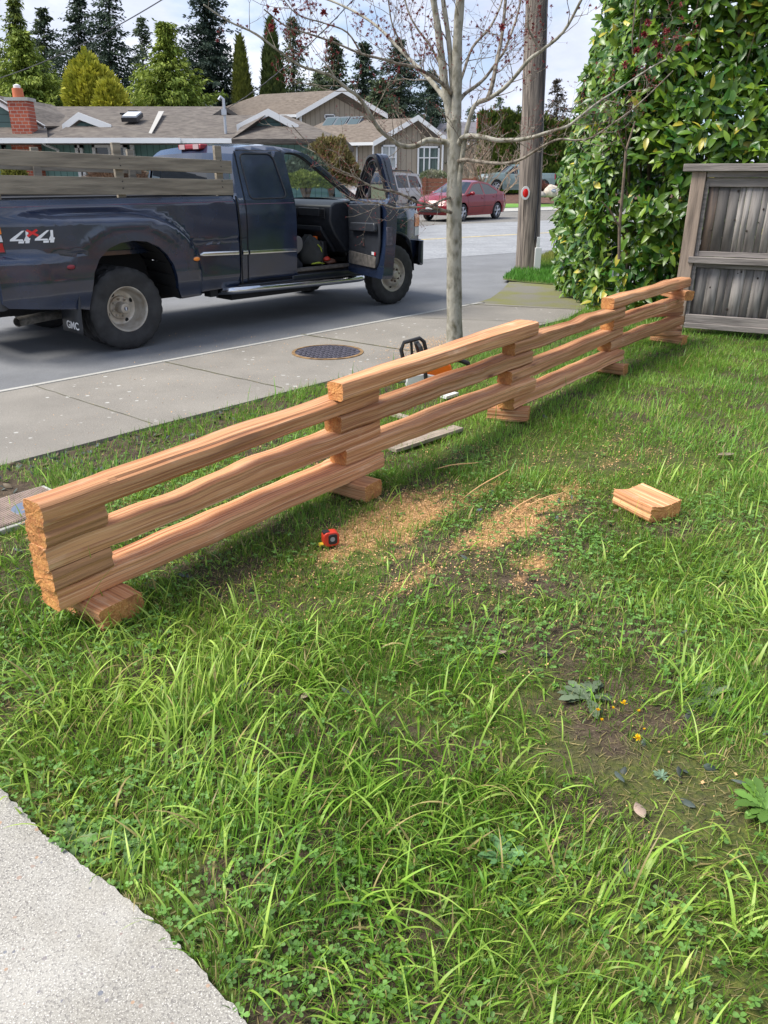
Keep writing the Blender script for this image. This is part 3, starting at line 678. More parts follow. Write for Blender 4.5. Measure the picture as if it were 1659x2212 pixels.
RL = {  # section: [(left px, right px, layer)]
 0: [((132, 1322), (831, 1009), 1), ((109, 1236), (824, 940), 3), ((93, 1139), (816, 867), 5)],
 1: [((747, 1006), (1155, 843), 2), ((739, 938), (1151, 784), 4), ((741, 867), (1163, 722), 6)],
 2: [((1111, 886), (1348, 777), 1), ((1106, 832), (1345, 727), 3), ((1113, 769), (1351, 684), 5)],
 3: [((1318, 760), (1476, 701), 2), ((1326, 714), (1477, 661), 4), ((1323, 668), (1489, 619), 6)]}
extra = [['long split cedar rail, dark weathered top, lowest of ', 'split cedar rail with purple tinged wavy top, middle of ', 'fresh orange split cedar rail, topmost of '],
         ['split cedar rail with a dark notch, lowest of ', 'reddish cedar rail with a dark knot hole, middle of ', 'pale orange cedar rail with sawdust specks, topmost of '],
         ['wavy edged brown cedar rail, lowest of ', 'smooth reddish cedar rail, middle of ', 'bumpy cedar rail with dark chipped face, topmost of '],
         ['cedar rail, lowest long rail of ', 'cedar rail, middle long rail of ', 'cedar rail touching the board fence, topmost of ']]
WD = [[.155, .13, .110], [.135, .13, .140], [.14, .125, .105], [.12, .12, .12]]
WV = [[.6, 1.1, .6], [.6, 1.2, .4], [.9, .5, 1.2], [.9, .8, 1.0]]; TPR = [[-.5, -.4, -.1], [-.3, -.3, -.6], [-.2, -.2, -.1], [0, 0, -.1]]
for s in RL:
    for i, (l, r_, k) in enumerate(RL[s]):
        a = G(l[0], l[1], k * TT); b = G(r_[0], r_[1], k * TT)
        rail('cedar_rail', a, b, ZG + k * TT, w=WD[s][i], h=TT, wav=WV[s][i], taper=TPR[s][i], seed=s * 3 + i, label=extra[s][i] + secname[s], group='split cedar rails of the stacked fence')
SPG = 'short cedar blocks stacked between the rails'
def block(l, r_, k, w, seed, label, group=SPG, h=TT, wav=.4, **kw):
    a = G(l[0], l[1], k * TT); b = G(r_[0], r_[1], k * TT); return rail('cedar_block', a, b, ZG + k * TT, w=w, h=h, seed=seed, wav=wav, label=label, cat='wood block', group=group, **kw)
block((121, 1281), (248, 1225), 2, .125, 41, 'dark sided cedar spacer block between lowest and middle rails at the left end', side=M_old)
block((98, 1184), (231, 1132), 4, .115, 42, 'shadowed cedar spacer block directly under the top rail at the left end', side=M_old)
block((1380, 726), (1471, 725), 1, .10, 43, 'lowest spacer block on the base block beside the board fence')
block((1395, 687), (1476, 680), 3, .10, 44, 'spacer block between lowest and middle rails beside the board fence')
block((1420, 636), (1478, 649), 5, .10, 45, 'angled spacer block under the top rail beside the board fence')
BG = 'cedar base blocks on the grass'
def base(l, r_, back, seed, label, w=None, h=TT, **kw):
    """long near-lower edge l -> r_, third point gives the far end of the right end face"""
    a = G(*l); b = G(*r_); c = G(*back); d = v2(b) - v2(a); n_ = Vector((-d.y, d.x)).normalized(); ww = w or abs((v2(c) - v2(b)).dot(n_))
    return rail('cedar_block', a, b, ZG, w=ww, h=h, seed=seed, wav=.4, label=label, cat='wood block', group=BG, **kw)
base((139, 1318), (221, 1364), (275, 1343), 51, 'wide orange base block with splintery sawn end under the leftmost stack', w=.19, notch=lambda cs, ct: cs == 0 and ct > .3 and ct < .5)
base((700, 1060), (790, 1085), (835, 1058), 52, 'orange base block under the second stack behind the sawdust', w=.15)
base((1051, 906), (1139, 913), (1165, 904), 53, 'low base block under the third stack at centre right', w=.14)
base((1280, 803), (1345, 812), (1359, 805), 54, 'small base block under the fourth stack', w=.12)
base((1403, 736), (1472, 746), (1482, 739), 55, 'base block on the grass at the foot of the board fence', w=.12)
# loose block on the lawn
a = G(1323, 1089); b = G(1403, 1129); rail('cedar_block', a, b, ZG, w=.20, h=.092, seed=61, wav=.25, concave=.02, label='loose cut cedar block with hollowed top lying alone on the lawn', cat='wood block')
# ================================================================== SMALL THINGS ON THE GROUND
M_iron = mat('cast_iron', (.085, .08, .10), rough=.6, metal=.3, var=.4, scale=30, bump=.3)
M_rust = mat('rust_ring', (.20, .12, .05), rough=.9, var=.4, scale=20)
pc = G(708, 761)
r_mh = empty('manhole_cover', (pc.x, pc.y, 0)); tag(r_mh, 'round patterned iron manhole cover set in the sidewalk', 'manhole cover')
mb = MB(); mb.lathe([(.345, .001), (.345, .007), (.315, .009), (.315, .002)], 48, axis='Z', close=False); mb.build('ring', M_rust, r_mh)
mb = MB(); mb.lathe([(0.001, .004), (.312, .004)], 48, axis='Z', close=False)
for i in range(-7, 8):
    for j in range(-7, 8):
        x, y = i * .042, j * .042
        if math.hypot(x, y) < .295: mb.box((x, y, .007), (.036, .012, .005) if (i + j) % 2 else (.012, .036, .005))
mb.build('lid', M_iron, r_mh)
# ribbed meter box lid at the left edge
M_box = mat('meter_box', (.24, .18, .15), rough=.8, var=.2, scale=15)
c = G(12, 1112); r_mb = empty('meter_box', (c.x, c.y, 0), rad(50)); tag(r_mb, 'ribbed brown utility box lid sunk in the ground by the leftmost stack', 'meter box')
mb = MB(); mb.box((0, 0, .0), (.62, .40, .03)); mb.build('frame', M_curb, r_mb, bevel=.004)
mb = MB(); mb.box((0, 0, .012), (.57, .35, .02))
for i in range(-22, 23): mb.box((i * .0125, 0, .024), (.006, .34, .005))
mb.build('lid', M_box, r_mb)
mb = MB(); mb.lathe([(.001, .028), (.085, .028), (.09, .022)], 28, o=(.1, -.06, 0), axis='Z', close=False); mb.build('reader_cap', mat('slate_plastic', (.13, .16, .22), .5), r_mb)

# tape measure
M_red = mat('red_plastic', (.62, .045, .02), .4); M_blk = mat('black_rubber', (.018, .018, .02), .55); M_yel = mat('yellow_steel', (.8, .6, .05), .4)
c = G(714, 1176); r_t = empty('tape_measure', (c.x, c.y, -.002), rad(20)); tag(r_t, 'small red and black tape measure lying on the sawdust', 'tape measure')
def rnd_rect(w, h, r, n=4):
    P = []
    for cx_, cy_, a0_ in ((w / 2 - r, h / 2 - r, 0), (-w / 2 + r, h / 2 - r, 90), (-w / 2 + r, -h / 2 + r, 180), (w / 2 - r, -h / 2 + r, 270)):
        for k in range(n + 1): q = rad(a0_ + 90 * k / n); P.append((cx_ + r * math.cos(q), cy_ + r * math.sin(q)))
    return P
mb = MB(); mb.prism([(x, -.022, z + .036) for x, z in rnd_rect(.075, .07, .022)], (0, .044, 0)); mb.build('case', M_red, r_t, bevel=.004)
mb = MB(); mb.prism([(x + .006, -.025, z + .037) for x, z in rnd_rect(.042, .05, .012)], (0, .05, 0)); mb.box((-.02, 0, .068), (.03, .03, .012)); mb.build('grip', M_blk, r_t, bevel=.002)
mb = MB(); mb.box((-.042, 0, .012), (.02, .024, .004)); mb.box((-.052, 0, .008), (.002, .024, .012)); mb.build('blade', M_yel, r_t)
mb = MB(); mb.prism([(x + .004, -.0256, z + .038) for x, z in rnd_rect(.022, .022, .010)], (0, .001, 0)); mb.build('badge', mat('grey_label', (.3, .3, .3), .5), r_t)

# chainsaw behind the rails
M_org = mat('orange_casing', (.85, .16, .01), .35, coat=.3); M_whp = mat('white_plastic', (.72, .72, .70), .45); M_steel = mat('steel_bar', (.62, .63, .64), .3, metal=.8)
c = G(918, 832); r_c = empty('chainsaw', (c.x, c.y, 0), rad(12)); r_c.scale = (1.15, 1.15, 1.15); tag(r_c, 'orange and white chainsaw with black handle on the grass behind the rails', 'chainsaw')
mb = MB(); mb.prism([(x, -.07, z) for x, z in [(-.12, .03), (-.13, .12), (-.07, .19), (.08, .20), (.17, .15), (.19, .04)]], (0, .14, 0)); mb.build('engine_casing', M_org, r_c, bevel=.012)
mb = MB(); mb.prism([(x, -.075, z) for x, z in [(-.15, .01), (-.15, .09), (-.02, .10), (.12, .07), (.12, .01)]], (0, .06, 0)); mb.box((-.10, .09, .10), (.10, .05, .12)); mb.build('lower_casing', M_whp, r_c, bevel=.008)
mb = MB(); mb.tube([(-.02, -.10, .06), (-.04, -.11, .20), (-.06, -.09, .285), (-.06, 0, .30), (-.05, .09, .285), (-.02, .10, .20), (0, .10, .08)], .014, 8); mb.build('front_handle', M_blk, r_c)
mb = MB(); mb.tube([(-.16, -.02, .18), (-.18, -.02, .26), (-.16, -.02, .31), (-.05, -.02, .335), (-.02, -.02, .31), (.01, -.02, .20)], .014, 8); mb.tube([(-.10, -.02, .19), (-.11, -.02, .32)], .010, 6); mb.build('hand_guard', M_blk, r_c)
mb = MB(); mb.tube([(.14, 0, .16), (.24, 0, .17), (.31, 0, .14), (.33, 0, .08), (.28, 0, .04), (.16, 0, .04)], .018, 8); mb.build('rear_handle', M_blk, r_c)
bar = [(-.14, .045), (-.14, .105), (-.50, .112), (-.535, .10), (-.55, .078), (-.535, .055), (-.50, .042)]
mb = MB(); mb.prism([(x, -.055, z) for x, z in bar], (0, .008, 0)); mb.build('guide_bar', M_steel, r_c)
mb = MB(); bp = bar + [bar[0]]
for i in range(len(bp) - 1):
    p0, p1 = Vector((bp[i][0], -.051, bp[i][1])), Vector((bp[i + 1][0], -.051, bp[i + 1][1])); nseg = max(1, int((p1 - p0).length / .012)); ang = math.atan2(p1.z - p0.z, p1.x - p0.x)
    for k in range(nseg):
        q = p0.lerp(p1, (k + .5) / nseg); mb.box(q, (.009, .008, .010 if k % 2 else .014), M=Matrix.Rotation(-ang, 3, 'Y'))
mb.build('chain', M_iron, r_c)
# pale boards and cable by the saw
M_pale = mat('pale_board', (.30, .25, .20), .8, var=.25, scale=8, stretch=(1, 8, 8))
for k, (p, q, wd, lab) in enumerate([((845, 975), (990, 928), .09, 'long pale lumber strip lying on the ground behind the second section'), ((845, 897), (888, 909), .05, 'short pale wood offcut on the ground behind the second stack'), ((958, 861), (984, 853), .06, 'small white offcut on the grass beside the chainsaw')]):
    a, b = G(*p), G(*q); ln = (b - a).length; an = math.atan2(b.y - a.y, b.x - a.x); cc = (a + b) / 2
    mb = MB(); mb.box((0, 0, .012), (ln, wd, .022)); mb.box((0, 0, .0235), (ln * .96, wd * .5, .002)); o = mb.build('wood_strip', M_whp if k == 2 else M_pale, bevel=.003); o.location = (cc.x, cc.y, .0); o.rotation_euler = (0, 0, an); tag(o, lab, 'wood offcut')
# thin cedar splinters on the lawn
spl = [((940, 1021), (1040, 1003)), ((1000, 1085), (1100, 1018)), ((1135, 1104), (1222, 1066)), ((1100, 1118), (1165, 1072))]
lbs = ['long cedar sliver lying in the grass right of the second stack', 'thin cedar sliver along the narrow sawdust line', 'pale straw like sliver nearest the loose cedar block', 'short sliver crossing the middle sawdust patch']
for (p, q), lb in zip(spl, lbs):
    a, b = G(*p), G(*q); mb = MB(); pts = []
    for i in range(7):
        s = i / 6; pts.append(a.lerp(b, s) + Vector((0, 0, .022 + .008 * math.sin(s * 5) + random.uniform(-.002, .002))))
    mb.tube(pts, [.001, .003, .0035, .004, .0035, .003, .001], 5); o = mb.build('wood_sliver', M_fib, origin=a); tag(o, lb, 'wood sliver', 'cedar slivers dropped on the lawn')

# dandelions and rosettes
M_ros = leaf_mat('rosette_leaf', .5, .15); M_fl = mat('dandelion_petal', (.90, .62, .01), .6, trans=.2); M_stem = mat('weed_stem', (.18, .25, .06), .6)
def rosette(px, n, L, colA, label, flat=.25, seed=0, name='dandelion_plant'):
    r = np.random.default_rng(seed); c = G(*px); a = r.uniform(0, 6.28, n); C = np.zeros((n, 3)); C[:, 2] = .004
    D = np.stack([np.cos(a), np.sin(a), flat + r.uniform(0, .35, n)], -1); Nn = np.stack([r.normal(0, .1, n), r.normal(0, .1, n), np.ones(n)], -1); LL = L * r.uniform(.6, 1.1, n)
    ts = np.array([0, .12, .2, .3, .38, .48, .56, .66, .76, .88, 1.0]); ws = np.array([.15, .3, .55, .35, .8, .5, 1.0, .65, 1.0, .8, 0])
    col = np.array(colA) * r.uniform(.7, 1.3, (n, 1)); o = join_quads(name, [leaves_geo(C, D, Nn, LL, LL * .3, col, fold=.12, droop=.35, ts=ts, ws=ws)], M_ros)
    o.location = (c.x, c.y, ground_z(c.x, c.y)); tag(o, label, 'weed'); return o
rosette((1268, 1505), 22, .10, (.12, .16, .09), 'flat grey green dandelion rosette left of the yellow flowers', seed=1)
rosette((1530, 1500), 9, .12, (.12, .17, .08), 'broad flattened weed leaves right of the yellow flowers', .12, seed=2)
rosette((1655, 1745), 26, .095, (.11, .22, .035), 'bushy green dandelion plant at the right edge of the lawn', .5, seed=3)
rosette((165, 1800), 22, .09, (.12, .21, .06), 'dusty green weed spilling over the edge of the concrete path', .2, seed=4)
rosette((270, 1825), 18, .08, (.11, .20, .06), 'second weed clump along the concrete path edge beside the dusty one', .2, seed=5)
rosette((345, 2055), 7, .05, (.13, .24, .06), 'small jagged weed leaf cluster leaning over the path near the bottom', .3, seed=6)
rosette((1085, 1850), 30, .06, (.12, .25, .09), 'low feathery green weed patch in the middle foreground', .7, seed=7)
rosette((1430, 1675), 18, .026, (.14, .22, .14), 'tiny pale blue green seedling cushion on the bare soil', .5, seed=8)
fl = [((1377, 1592), .016, 'largest open yellow dandelion flower on the bare soil'), ((1348, 1516), .013, 'open yellow dandelion flower beside the grey green rosette'), ((1292, 1533), .012, 'half closed dandelion flower nearest the grey green rosette'),
      ((1325, 1527), .009, 'small yellow dandelion bud between the other flowers'), ((1380, 1532), .010, 'orange yellow dandelion flower right of the open one'), ((1300, 1553), .010, 'lowest of the half closed dandelion flowers near the rosette'), ((1392, 1572), .007, 'tiny yellow bud just above the largest flower')]
for i, ((u, v), r0, lb) in enumerate(fl):
    r0 *= 1.0; hh = .035; c = G(u, v, hh); root = empty('dandelion_flower', (c.x, c.y, ground_z(c.x, c.y))); tag(root, lb, 'flower', 'yellow dandelion flowers')
    mb = MB(); mb.tube([(0.0, .01, 0), (.002, .004, .02), (0, 0, hh + .006)], .0013, 5); mb.build('stem', M_stem, root)
    mb = MB(); rr = random.Random(i)
    for k in range(46):
        a = rr.uniform(0, 6.28); el = rr.uniform(.15, 1.4) if r0 > .012 else rr.uniform(.8, 1.45); L_ = r0 * rr.uniform(.7, 1.1)
        d = Vector((math.cos(a) * math.cos(el), math.sin(a) * math.cos(el), math.sin(el))) * L_; s_ = Vector((-math.sin(a), math.cos(a), 0)) * .0016; o_ = Vector((0, 0, hh + .004))
        mb.add([o_, o_ + d * .6 + s_, o_ + d, o_ + d * .6 - s_], [(0, 1, 2, 3)])
    mb.build('petals', M_fl, root, fix=False)
# fallen leaves
M_fall = mat('fallen_leaf', (.30, .22, .17), .7, var=.3, scale=20)
def fallen(px, L, az, label, col=None):
    c = G(*px); mb = MB(); n = 9; vs = []
    for i in range(n):
        s = i / (n - 1); wd = L * .28 * math.sin(math.pi * (s * .92 + .05)); zz = .012 + .25 * L * (s - .5) ** 2
        vs += [(s * L - L / 2, -wd, zz + wd * .35), (s * L - L / 2, 0, zz), (s * L - L / 2, wd, zz + wd * .2)]
    mb.add(vs, [(i * 3 + j, i * 3 + j + 1, i * 3 + j + 4, i * 3 + j + 3) for i in range(n - 1) for j in range(2)])
    o = mb.build('fallen_leaf', col or M_fall, fix=False); s_ = o.modifiers.new('s', 'SOLIDIFY'); s_.thickness = .0008
    o.location = (c.x, c.y, ground_z(c.x, c.y) + .006); o.rotation_euler = (0, 0, rad(az)); tag(o, label, 'leaf', 'single fallen leaves on the lawn')
fallen((1568, 985), .11, 15, 'pale curled leaf on the lawn right of the loose block')
fallen((1381, 1755), .055, 95, 'mauve brown leaf standing on bare soil below the flowers')
fallen((1080, 1414), .05, 10, 'small pale leaf above the bare patch in the middle right')
fallen((660, 1505), .045, 60, 'curled tan leaf deep in the long grass at centre')
fallen((1035, 1102), .045, 40, 'shiny dark leaf between the two sawdust patches', mat('shiny_dark_leaf', (.10, .12, .15), .3))

# ================================================================== BOARD FENCE PANEL
M_wea = mat('weathered_board', (.23, .205, .19), rough=.85, attr='tint', col2=(.10, .09, .085), scale=3.2, stretch=(9, 9, .7), lo=.44, hi=.68, bump=.5, bscale=9)
def wea(name, col, st): return mat(name, col, rough=.85, col2=tuple(x * .45 for x in col), scale=3.0, stretch=st, lo=.42, hi=.72, bump=.5, bscale=9)
M_post = wea('weathered_post', (.33, .255, .20), (10, 10, .8)); M_railw = wea('weathered_rail', (.27, .24, .22), (.8, 10, 10))
fa = G(1478, 705, .06); fb = G(1659, 719, .06); fd = (v2(fb) - v2(fa)).normalized(); fang = math.atan2(fd.y, fd.x)
FL = 3.2
r_f = empty('fence_panel', (fa.x, fa.y, 0), fang); tag(r_f, 'weathered grey board fence panel standing at the right in front of the hedge', 'fence')
mb = MB(); mb.box((-.075, .0, .80), (.135, .10, 1.60)); mb.build('post', M_post, r_f, bevel=.006)
mb = MB(); mb.box((FL + .07, .0, .80), (.135, .10, 1.60)); mb.build('post', M_post, r_f, bevel=.006)
mb = MB(); mb.box((FL / 2 - .02, -.01, 1.635), (FL + .42, .16, .07)); mb.build('cap_rail', M_railw, r_f, bevel=.006)
mb = MB(); mb.box((FL / 2 + .0, -.005, 1.572), (FL, .06, .055)); mb.build('top_rail', M_railw, r_f, bevel=.004)
mb = MB(); mb.box((FL / 2 + .0, .012, 1.50), (FL, .03, .085)); mb.build('trim_board', M_railw, r_f, bevel=.004)
mb = MB(); mb.box((FL / 2 - .03, -.035, .755), (FL + .05, .07, .062)); mb.build('middle_rail', M_railw, r_f, bevel=.004)
mb = MB(); mb.box((FL / 2, .008, .815), (FL, .03, .05)); mb.box((FL / 2, .008, .70), (FL, .03, .045)); mb.build('middle_trim', M_railw, r_f, bevel=.003)
mb = MB(); mb.box((FL / 2, -.02, .155), (FL, .05, .085)); mb.box((FL / 2, -.03, .085), (FL, .075, .055)); mb.build('bottom_rail', M_railw, r_f, bevel=.004)
mb = MB(); mb.box((.012, .006, 1.15), (.035, .04, .72)); mb.box((.012, .006, .44), (.035, .04, .5)); mb.build('side_trim', M_railw, r_f, bevel=.003)
vs = []; fs = []; cs_ = []; x = .03; rr = random.Random(5)
for rowz, (z0, z1) in enumerate(((.12, .72), (.80, 1.53))):
    x = .03
    while x < FL:
        wd = rr.choice([.055, .075, .10, .115, .12]); y = .025 + rr.uniform(-.004, .004); b_ = len(vs)
        for X in (x + .0015, x + wd - .0015):
            for Z in (z0, z1): vs += [(X, y, Z), (X, y + .018, Z)]
        fs += [(b_, b_ + 4, b_ + 6, b_ + 2), (b_ + 1, b_ + 3, b_ + 7, b_ + 5), (b_, b_ + 2, b_ + 3, b_ + 1), (b_ + 4, b_ + 5, b_ + 7, b_ + 6), (b_, b_ + 1, b_ + 5, b_ + 4), (b_ + 2, b_ + 6, b_ + 7, b_ + 3)]
        k = rr.choice([.4, .6, .75, .95, 1.2]); cc = np.array((.33, .30, .275)) * k
        if rowz and rr.random() < .12: cc = np.array((.20, .145, .11)) * k
        cs_ += [cc] * 8; x += wd
ob = fast_mesh('boards', np.array(vs), np.array(fs).ravel(), np.arange(len(fs)) * 4, M_wea, np.array(cs_), r_f, smooth=False)
M_knot = mat('dark_knot', (.035, .025, .02), .8); rr = random.Random(8)
for _ in range(16):
    X, Z = rr.uniform(.1, 1.6), rr.choice([rr.uniform(.2, .65), rr.uniform(.9, 1.45)]); s_ = rr.uniform(.005, .014)
    mb = MB(); mb.sphere((X, .021, Z), s_, 10, sc=(1, .25, 1.3)); mb.build('knot', M_knot, r_f)

# ================================================================== LAUREL HEDGE
M_lau = mat('laurel_leaf', (.1, .2, .03), rough=.33, attr='tint', trans=.22, spec=.5); M_bark = mat('shrub_bark', (.16, .12, .085), .9, var=.3, scale=20)
hx0, hy0 = 2.66, 9.55
def laurel():
    r = np.random.default_rng(77); root = empty('laurel_hedge', (hx0 + 1.5, hy0 + .5, 0)); tag(root, 'tall glossy green laurel hedge behind the board fence', 'hedge')
    C = []; NR = []
    def add(n, fx):
        a, b = fx(n); C.append(a); NR.append(b)
    HF = fang
    # front face runs parallel to the fence then turns round the left corner
    def face(n):
        s = r.uniform(0, 6.2, n) ** 1.0; z = r.uniform(.02, 4.7, n); bul = (fbm(s, z, 1.1) - .5) * .55 + .22 * np.sin(z * 1.1 + .3); dep = r.exponential(.16, n)
        dx, dy = math.cos(rad(-16)), math.sin(rad(-16))
        x = hx0 + .12 + s * dx + (bul - dep) * (-.25); y = hy0 - .05 + s * dy - bul * .9 + dep
        return np.stack([x, y, z], -1), np.stack([np.full(n, -.25), np.full(n, -1.), np.full(n, .15)], -1)
    def side(n):
        s = r.uniform(0, 2.4, n); z = r.uniform(.02, 4.7, n); bul = (fbm(s + 20, z, 1.1) - .5) * .5 + .22 * np.sin(z * 1.1 + .3); dep = r.exponential(.14, n)
        x = hx0 + .02 - bul * .55 + dep + np.maximum(0, z - 2.2) * .05; y = hy0 + .1 + s
        return np.stack([x, y, z], -1), np.stack([np.full(n, -1.), np.full(n, -.35), np.full(n, .15)], -1)
    add(27000, face); add(10500, side)
    C = np.concatenate(C); NR = np.concatenate(NR)
    gap = fbm(C[:, 0] * 1.0 + C[:, 1], C[:, 2] + 30, 2.6); kp = (gap > .30) & (C[:, 2] < 3.1 + 1.3 * (C[:, 0] - hx0) + .3 * np.sin(C[:, 0] * 5)); C = C[kp]; NR = NR[kp]; n = len(C)
    # leaves sit in whorls: cluster centres are shared by 4 leaves
    k = 4; nc = n // k; C = C[:nc * k]; NR = NR[:nc * k]; cc = C[::k].repeat(k, 0) + r.normal(0, .02, (nc * k, 3)); ax = (NR[::k] + r.normal(0, .45, (nc, 3)) + np.array([0, 0, .25])).repeat(k, 0); ax = norm(ax)
    az = r.normal(0, 1, (nc * k, 3)); az = norm(az - ax * (az * ax).sum(1, keepdims=True)); D = norm(ax * r.uniform(.1, .75, (nc * k, 1)) + az + np.array([0, 0, -.15])); Nn = norm(ax + r.normal(0, .25, ax.shape) + np.array([0, 0, .35]))
    L = r.uniform(.095, .18, nc * k); hue = np.clip(r.normal(.35, .28, nc).repeat(k) + r.normal(0, .15, nc * k), 0, 1)[:, None]
    col = np.array((.035, .11, .014)) * (1 - hue) + np.array((.20, .31, .025)) * hue; yl = r.random(nc * k) < .035; col[yl] = np.array((.52, .46, .06)); col *= r.uniform(.75, 1.2, (nc * k, 1))
    join_quads('leaves', [leaves_geo(cc, D, Nn, L, L * .42, col, fold=.14, droop=.25)], M_lau, root).location = (-hx0 - 1.5, -hy0 - .5, 0)
    mb = MB(); rr = random.Random(3)
    for i in range(46):
        s = rr.uniform(0, 5.8); bx, by = hx0 + .25 + s * math.cos(rad(-16)), hy0 + .18 + s * math.sin(rad(-16)) + rr.uniform(0, .5); p = Vector((bx, by, 0)); pts = [p]
        for k_ in range(9): p = p + Vector((rr.uniform(-.09, .09), rr.uniform(-.08, .08), .42)); pts.append(p)
        r0 = rr.uniform(.012, .028)
        mb.tube(pts, [r0 * (1 - .07 * j) for j in range(10)], 6, cap=False)
        for j in range(2, 9, 2):
            q = pts[j]; d = Vector((rr.uniform(-.4, .1), rr.uniform(-.6, -.1), rr.uniform(.3, .6))); mb.tube([q, q + d * .5, q + d], [.009, .006, .003], 5, cap=False)
    p = [AT(1337, 560, 9.1), AT(1338, 490, 9.08), AT(1346, 400, 9.06), AT(1352, 325, 9.05), AT(1372, 262, 9.1)]
    mb.tube(p, [.018, .017, .016, .013, .008], 7); mb.tube([p[1], AT(1318, 455, 9.02), AT(1300, 435, 9.0)], [.010, .008, .005], 6); mb.tube([p[3], AT(1342, 305, 9.0), AT(1335, 285, 9.0)], [.010, .007, .004], 6)
    mb.build('branches', M_bark, root, fix=False).location = (-hx0 - 1.5, -hy0 - .5, 0)
    # dense inner foliage, further back
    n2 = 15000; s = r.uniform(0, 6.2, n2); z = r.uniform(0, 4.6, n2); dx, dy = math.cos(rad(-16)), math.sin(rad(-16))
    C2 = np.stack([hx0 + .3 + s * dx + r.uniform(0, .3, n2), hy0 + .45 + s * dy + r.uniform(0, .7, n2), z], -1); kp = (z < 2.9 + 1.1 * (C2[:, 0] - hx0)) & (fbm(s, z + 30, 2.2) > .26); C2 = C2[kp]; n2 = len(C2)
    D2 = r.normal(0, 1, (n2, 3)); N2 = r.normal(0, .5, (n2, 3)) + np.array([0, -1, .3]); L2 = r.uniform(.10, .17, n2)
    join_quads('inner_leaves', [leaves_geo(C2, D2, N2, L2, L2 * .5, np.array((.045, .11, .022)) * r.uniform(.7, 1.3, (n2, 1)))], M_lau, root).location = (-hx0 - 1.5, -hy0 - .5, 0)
laurel()

# ================================================================== UTILITY POLE
M_pole = mat('pole_wood', (.26, .215, .175), rough=.9, col2=(.085, .07, .06), scale=3.0, stretch=(12, 12, .6), lo=.40, hi=.66, bump=.9, bscale=10)
pb = G(1139, 583, -.012); root = empty('utility_pole', (pb.x, pb.y, -.03)); tag(root, 'weathered wooden utility pole on the grass verge across the driveway', 'utility pole')
topx = AT(1160, 0, pb.y + .0); leanx = (topx.x - pb.x) / topx.z
mb = MB(); prof = []; pts = []; rs = []
for i in range(23): z = i * .4; pts.append((leanx * z, 0, z)); rs.append(.205 - .0055 * z + .004 * math.sin(i * 1.7) + (.012 if i == 0 else 0))
mb.tube(pts, rs, 22); mb.build('shaft', M_pole, root)
rr = random.Random(4); M_crk = mat('crack_dark', (.03, .024, .02), .95)
for i in range(9):
    mb = MB(); a = rad(-90 + rr.uniform(-60, 60)); z = rr.uniform(.6, 3.8); R_ = .205 - .0055 * z; L_ = rr.uniform(.3, .9)
    mb.tube([(leanx * z + R_ * math.cos(a), R_ * math.sin(a), z), (leanx * (z + L_ / 2) + (R_ + .0) * math.cos(a + .01), R_ * math.sin(a + .01), z + L_ / 2), (leanx * (z + L_) + R_ * math.cos(a), R_ * math.sin(a), z + L_)], [.001, .006, .001], 5, flat=.5); mb.build('crack', M_crk, root)
mb = MB(); pts = []
for i in range(40):
    z = .55 + i * .21; a = rad(-92 + 26 * math.sin(z * .55) + (6 if i % 2 else 0) * .3 + 14); R_ = .228 - .0055 * z; pts.append((leanx * z + R_ * math.cos(a), R_ * math.sin(a), z))
mb.tube(pts, .016, 6); mb.build('cable', M_blk, root)
mb = MB(); mb.box((.135, -.19, .20), (.115, .07, .44)); mb.build('conduit_box', M_whp, root, bevel=.006); mb = MB(); mb.box((.125, -.195, .50), (.055, .045, .20)); mb.build('conduit', M_whp, root, bevel=.005)
zc = AT(1135, 417, pb.y - .2).z; xr = AT(1135, 417, pb.y - .2).x - pb.x
mb = MB(); mb.lathe([(.001, -.012), (.085, -.012), (.085, 0)], 24, o=(0, 0, 0)); rf = mb.build('reflector', M_whp, root, bevel=.002); rf.location = (xr, -.198, zc + .03); rf.scale = (.9, 1, 1.3)
mb = MB(); mb.lathe([(.001, -.020), (.04, -.019), (.056, -.0125)], 24); lr = mb.build('reflector_lens', mat('red_lens', (.75, .015, .015), .25, coat=.5), rf)
# overhead wires
M_wire = mat('wire', (.06, .06, .065), .6)
def wire(name, a, b, sag, r0, label, twist=False):
    mb = MB(); pts = []
    for i in range(61):
        s = i / 60; p = a.lerp(b, s) - Vector((0, 0, sag * 4 * s * (1 - s))); pts.append(p)
    mb.tube(pts, r0, 5)
    if twist: mb.tube([p + Vector((r0 * 1.6 * math.sin(i * 2.1), 0, r0 * 1.6 * math.cos(i * 2.1))) for i, p in enumerate(pts)], r0 * .8, 5)
    o = mb.build(name, M_wire, origin=a); tag(o, label, 'wire')
wire('overhead_wire', AT(-60, 186, 24.0), Vector((pb.x - .15, pb.y + .05, 8.0)), .75, .012, 'dark overhead wire crossing the sky above the teal roof')
wire('service_cable', AT(487, 236, 26.2), Vector((pb.x - .2, pb.y, 7.2)), .55, .010, 'twisted service cable rising from the roof mast to the pole', True)

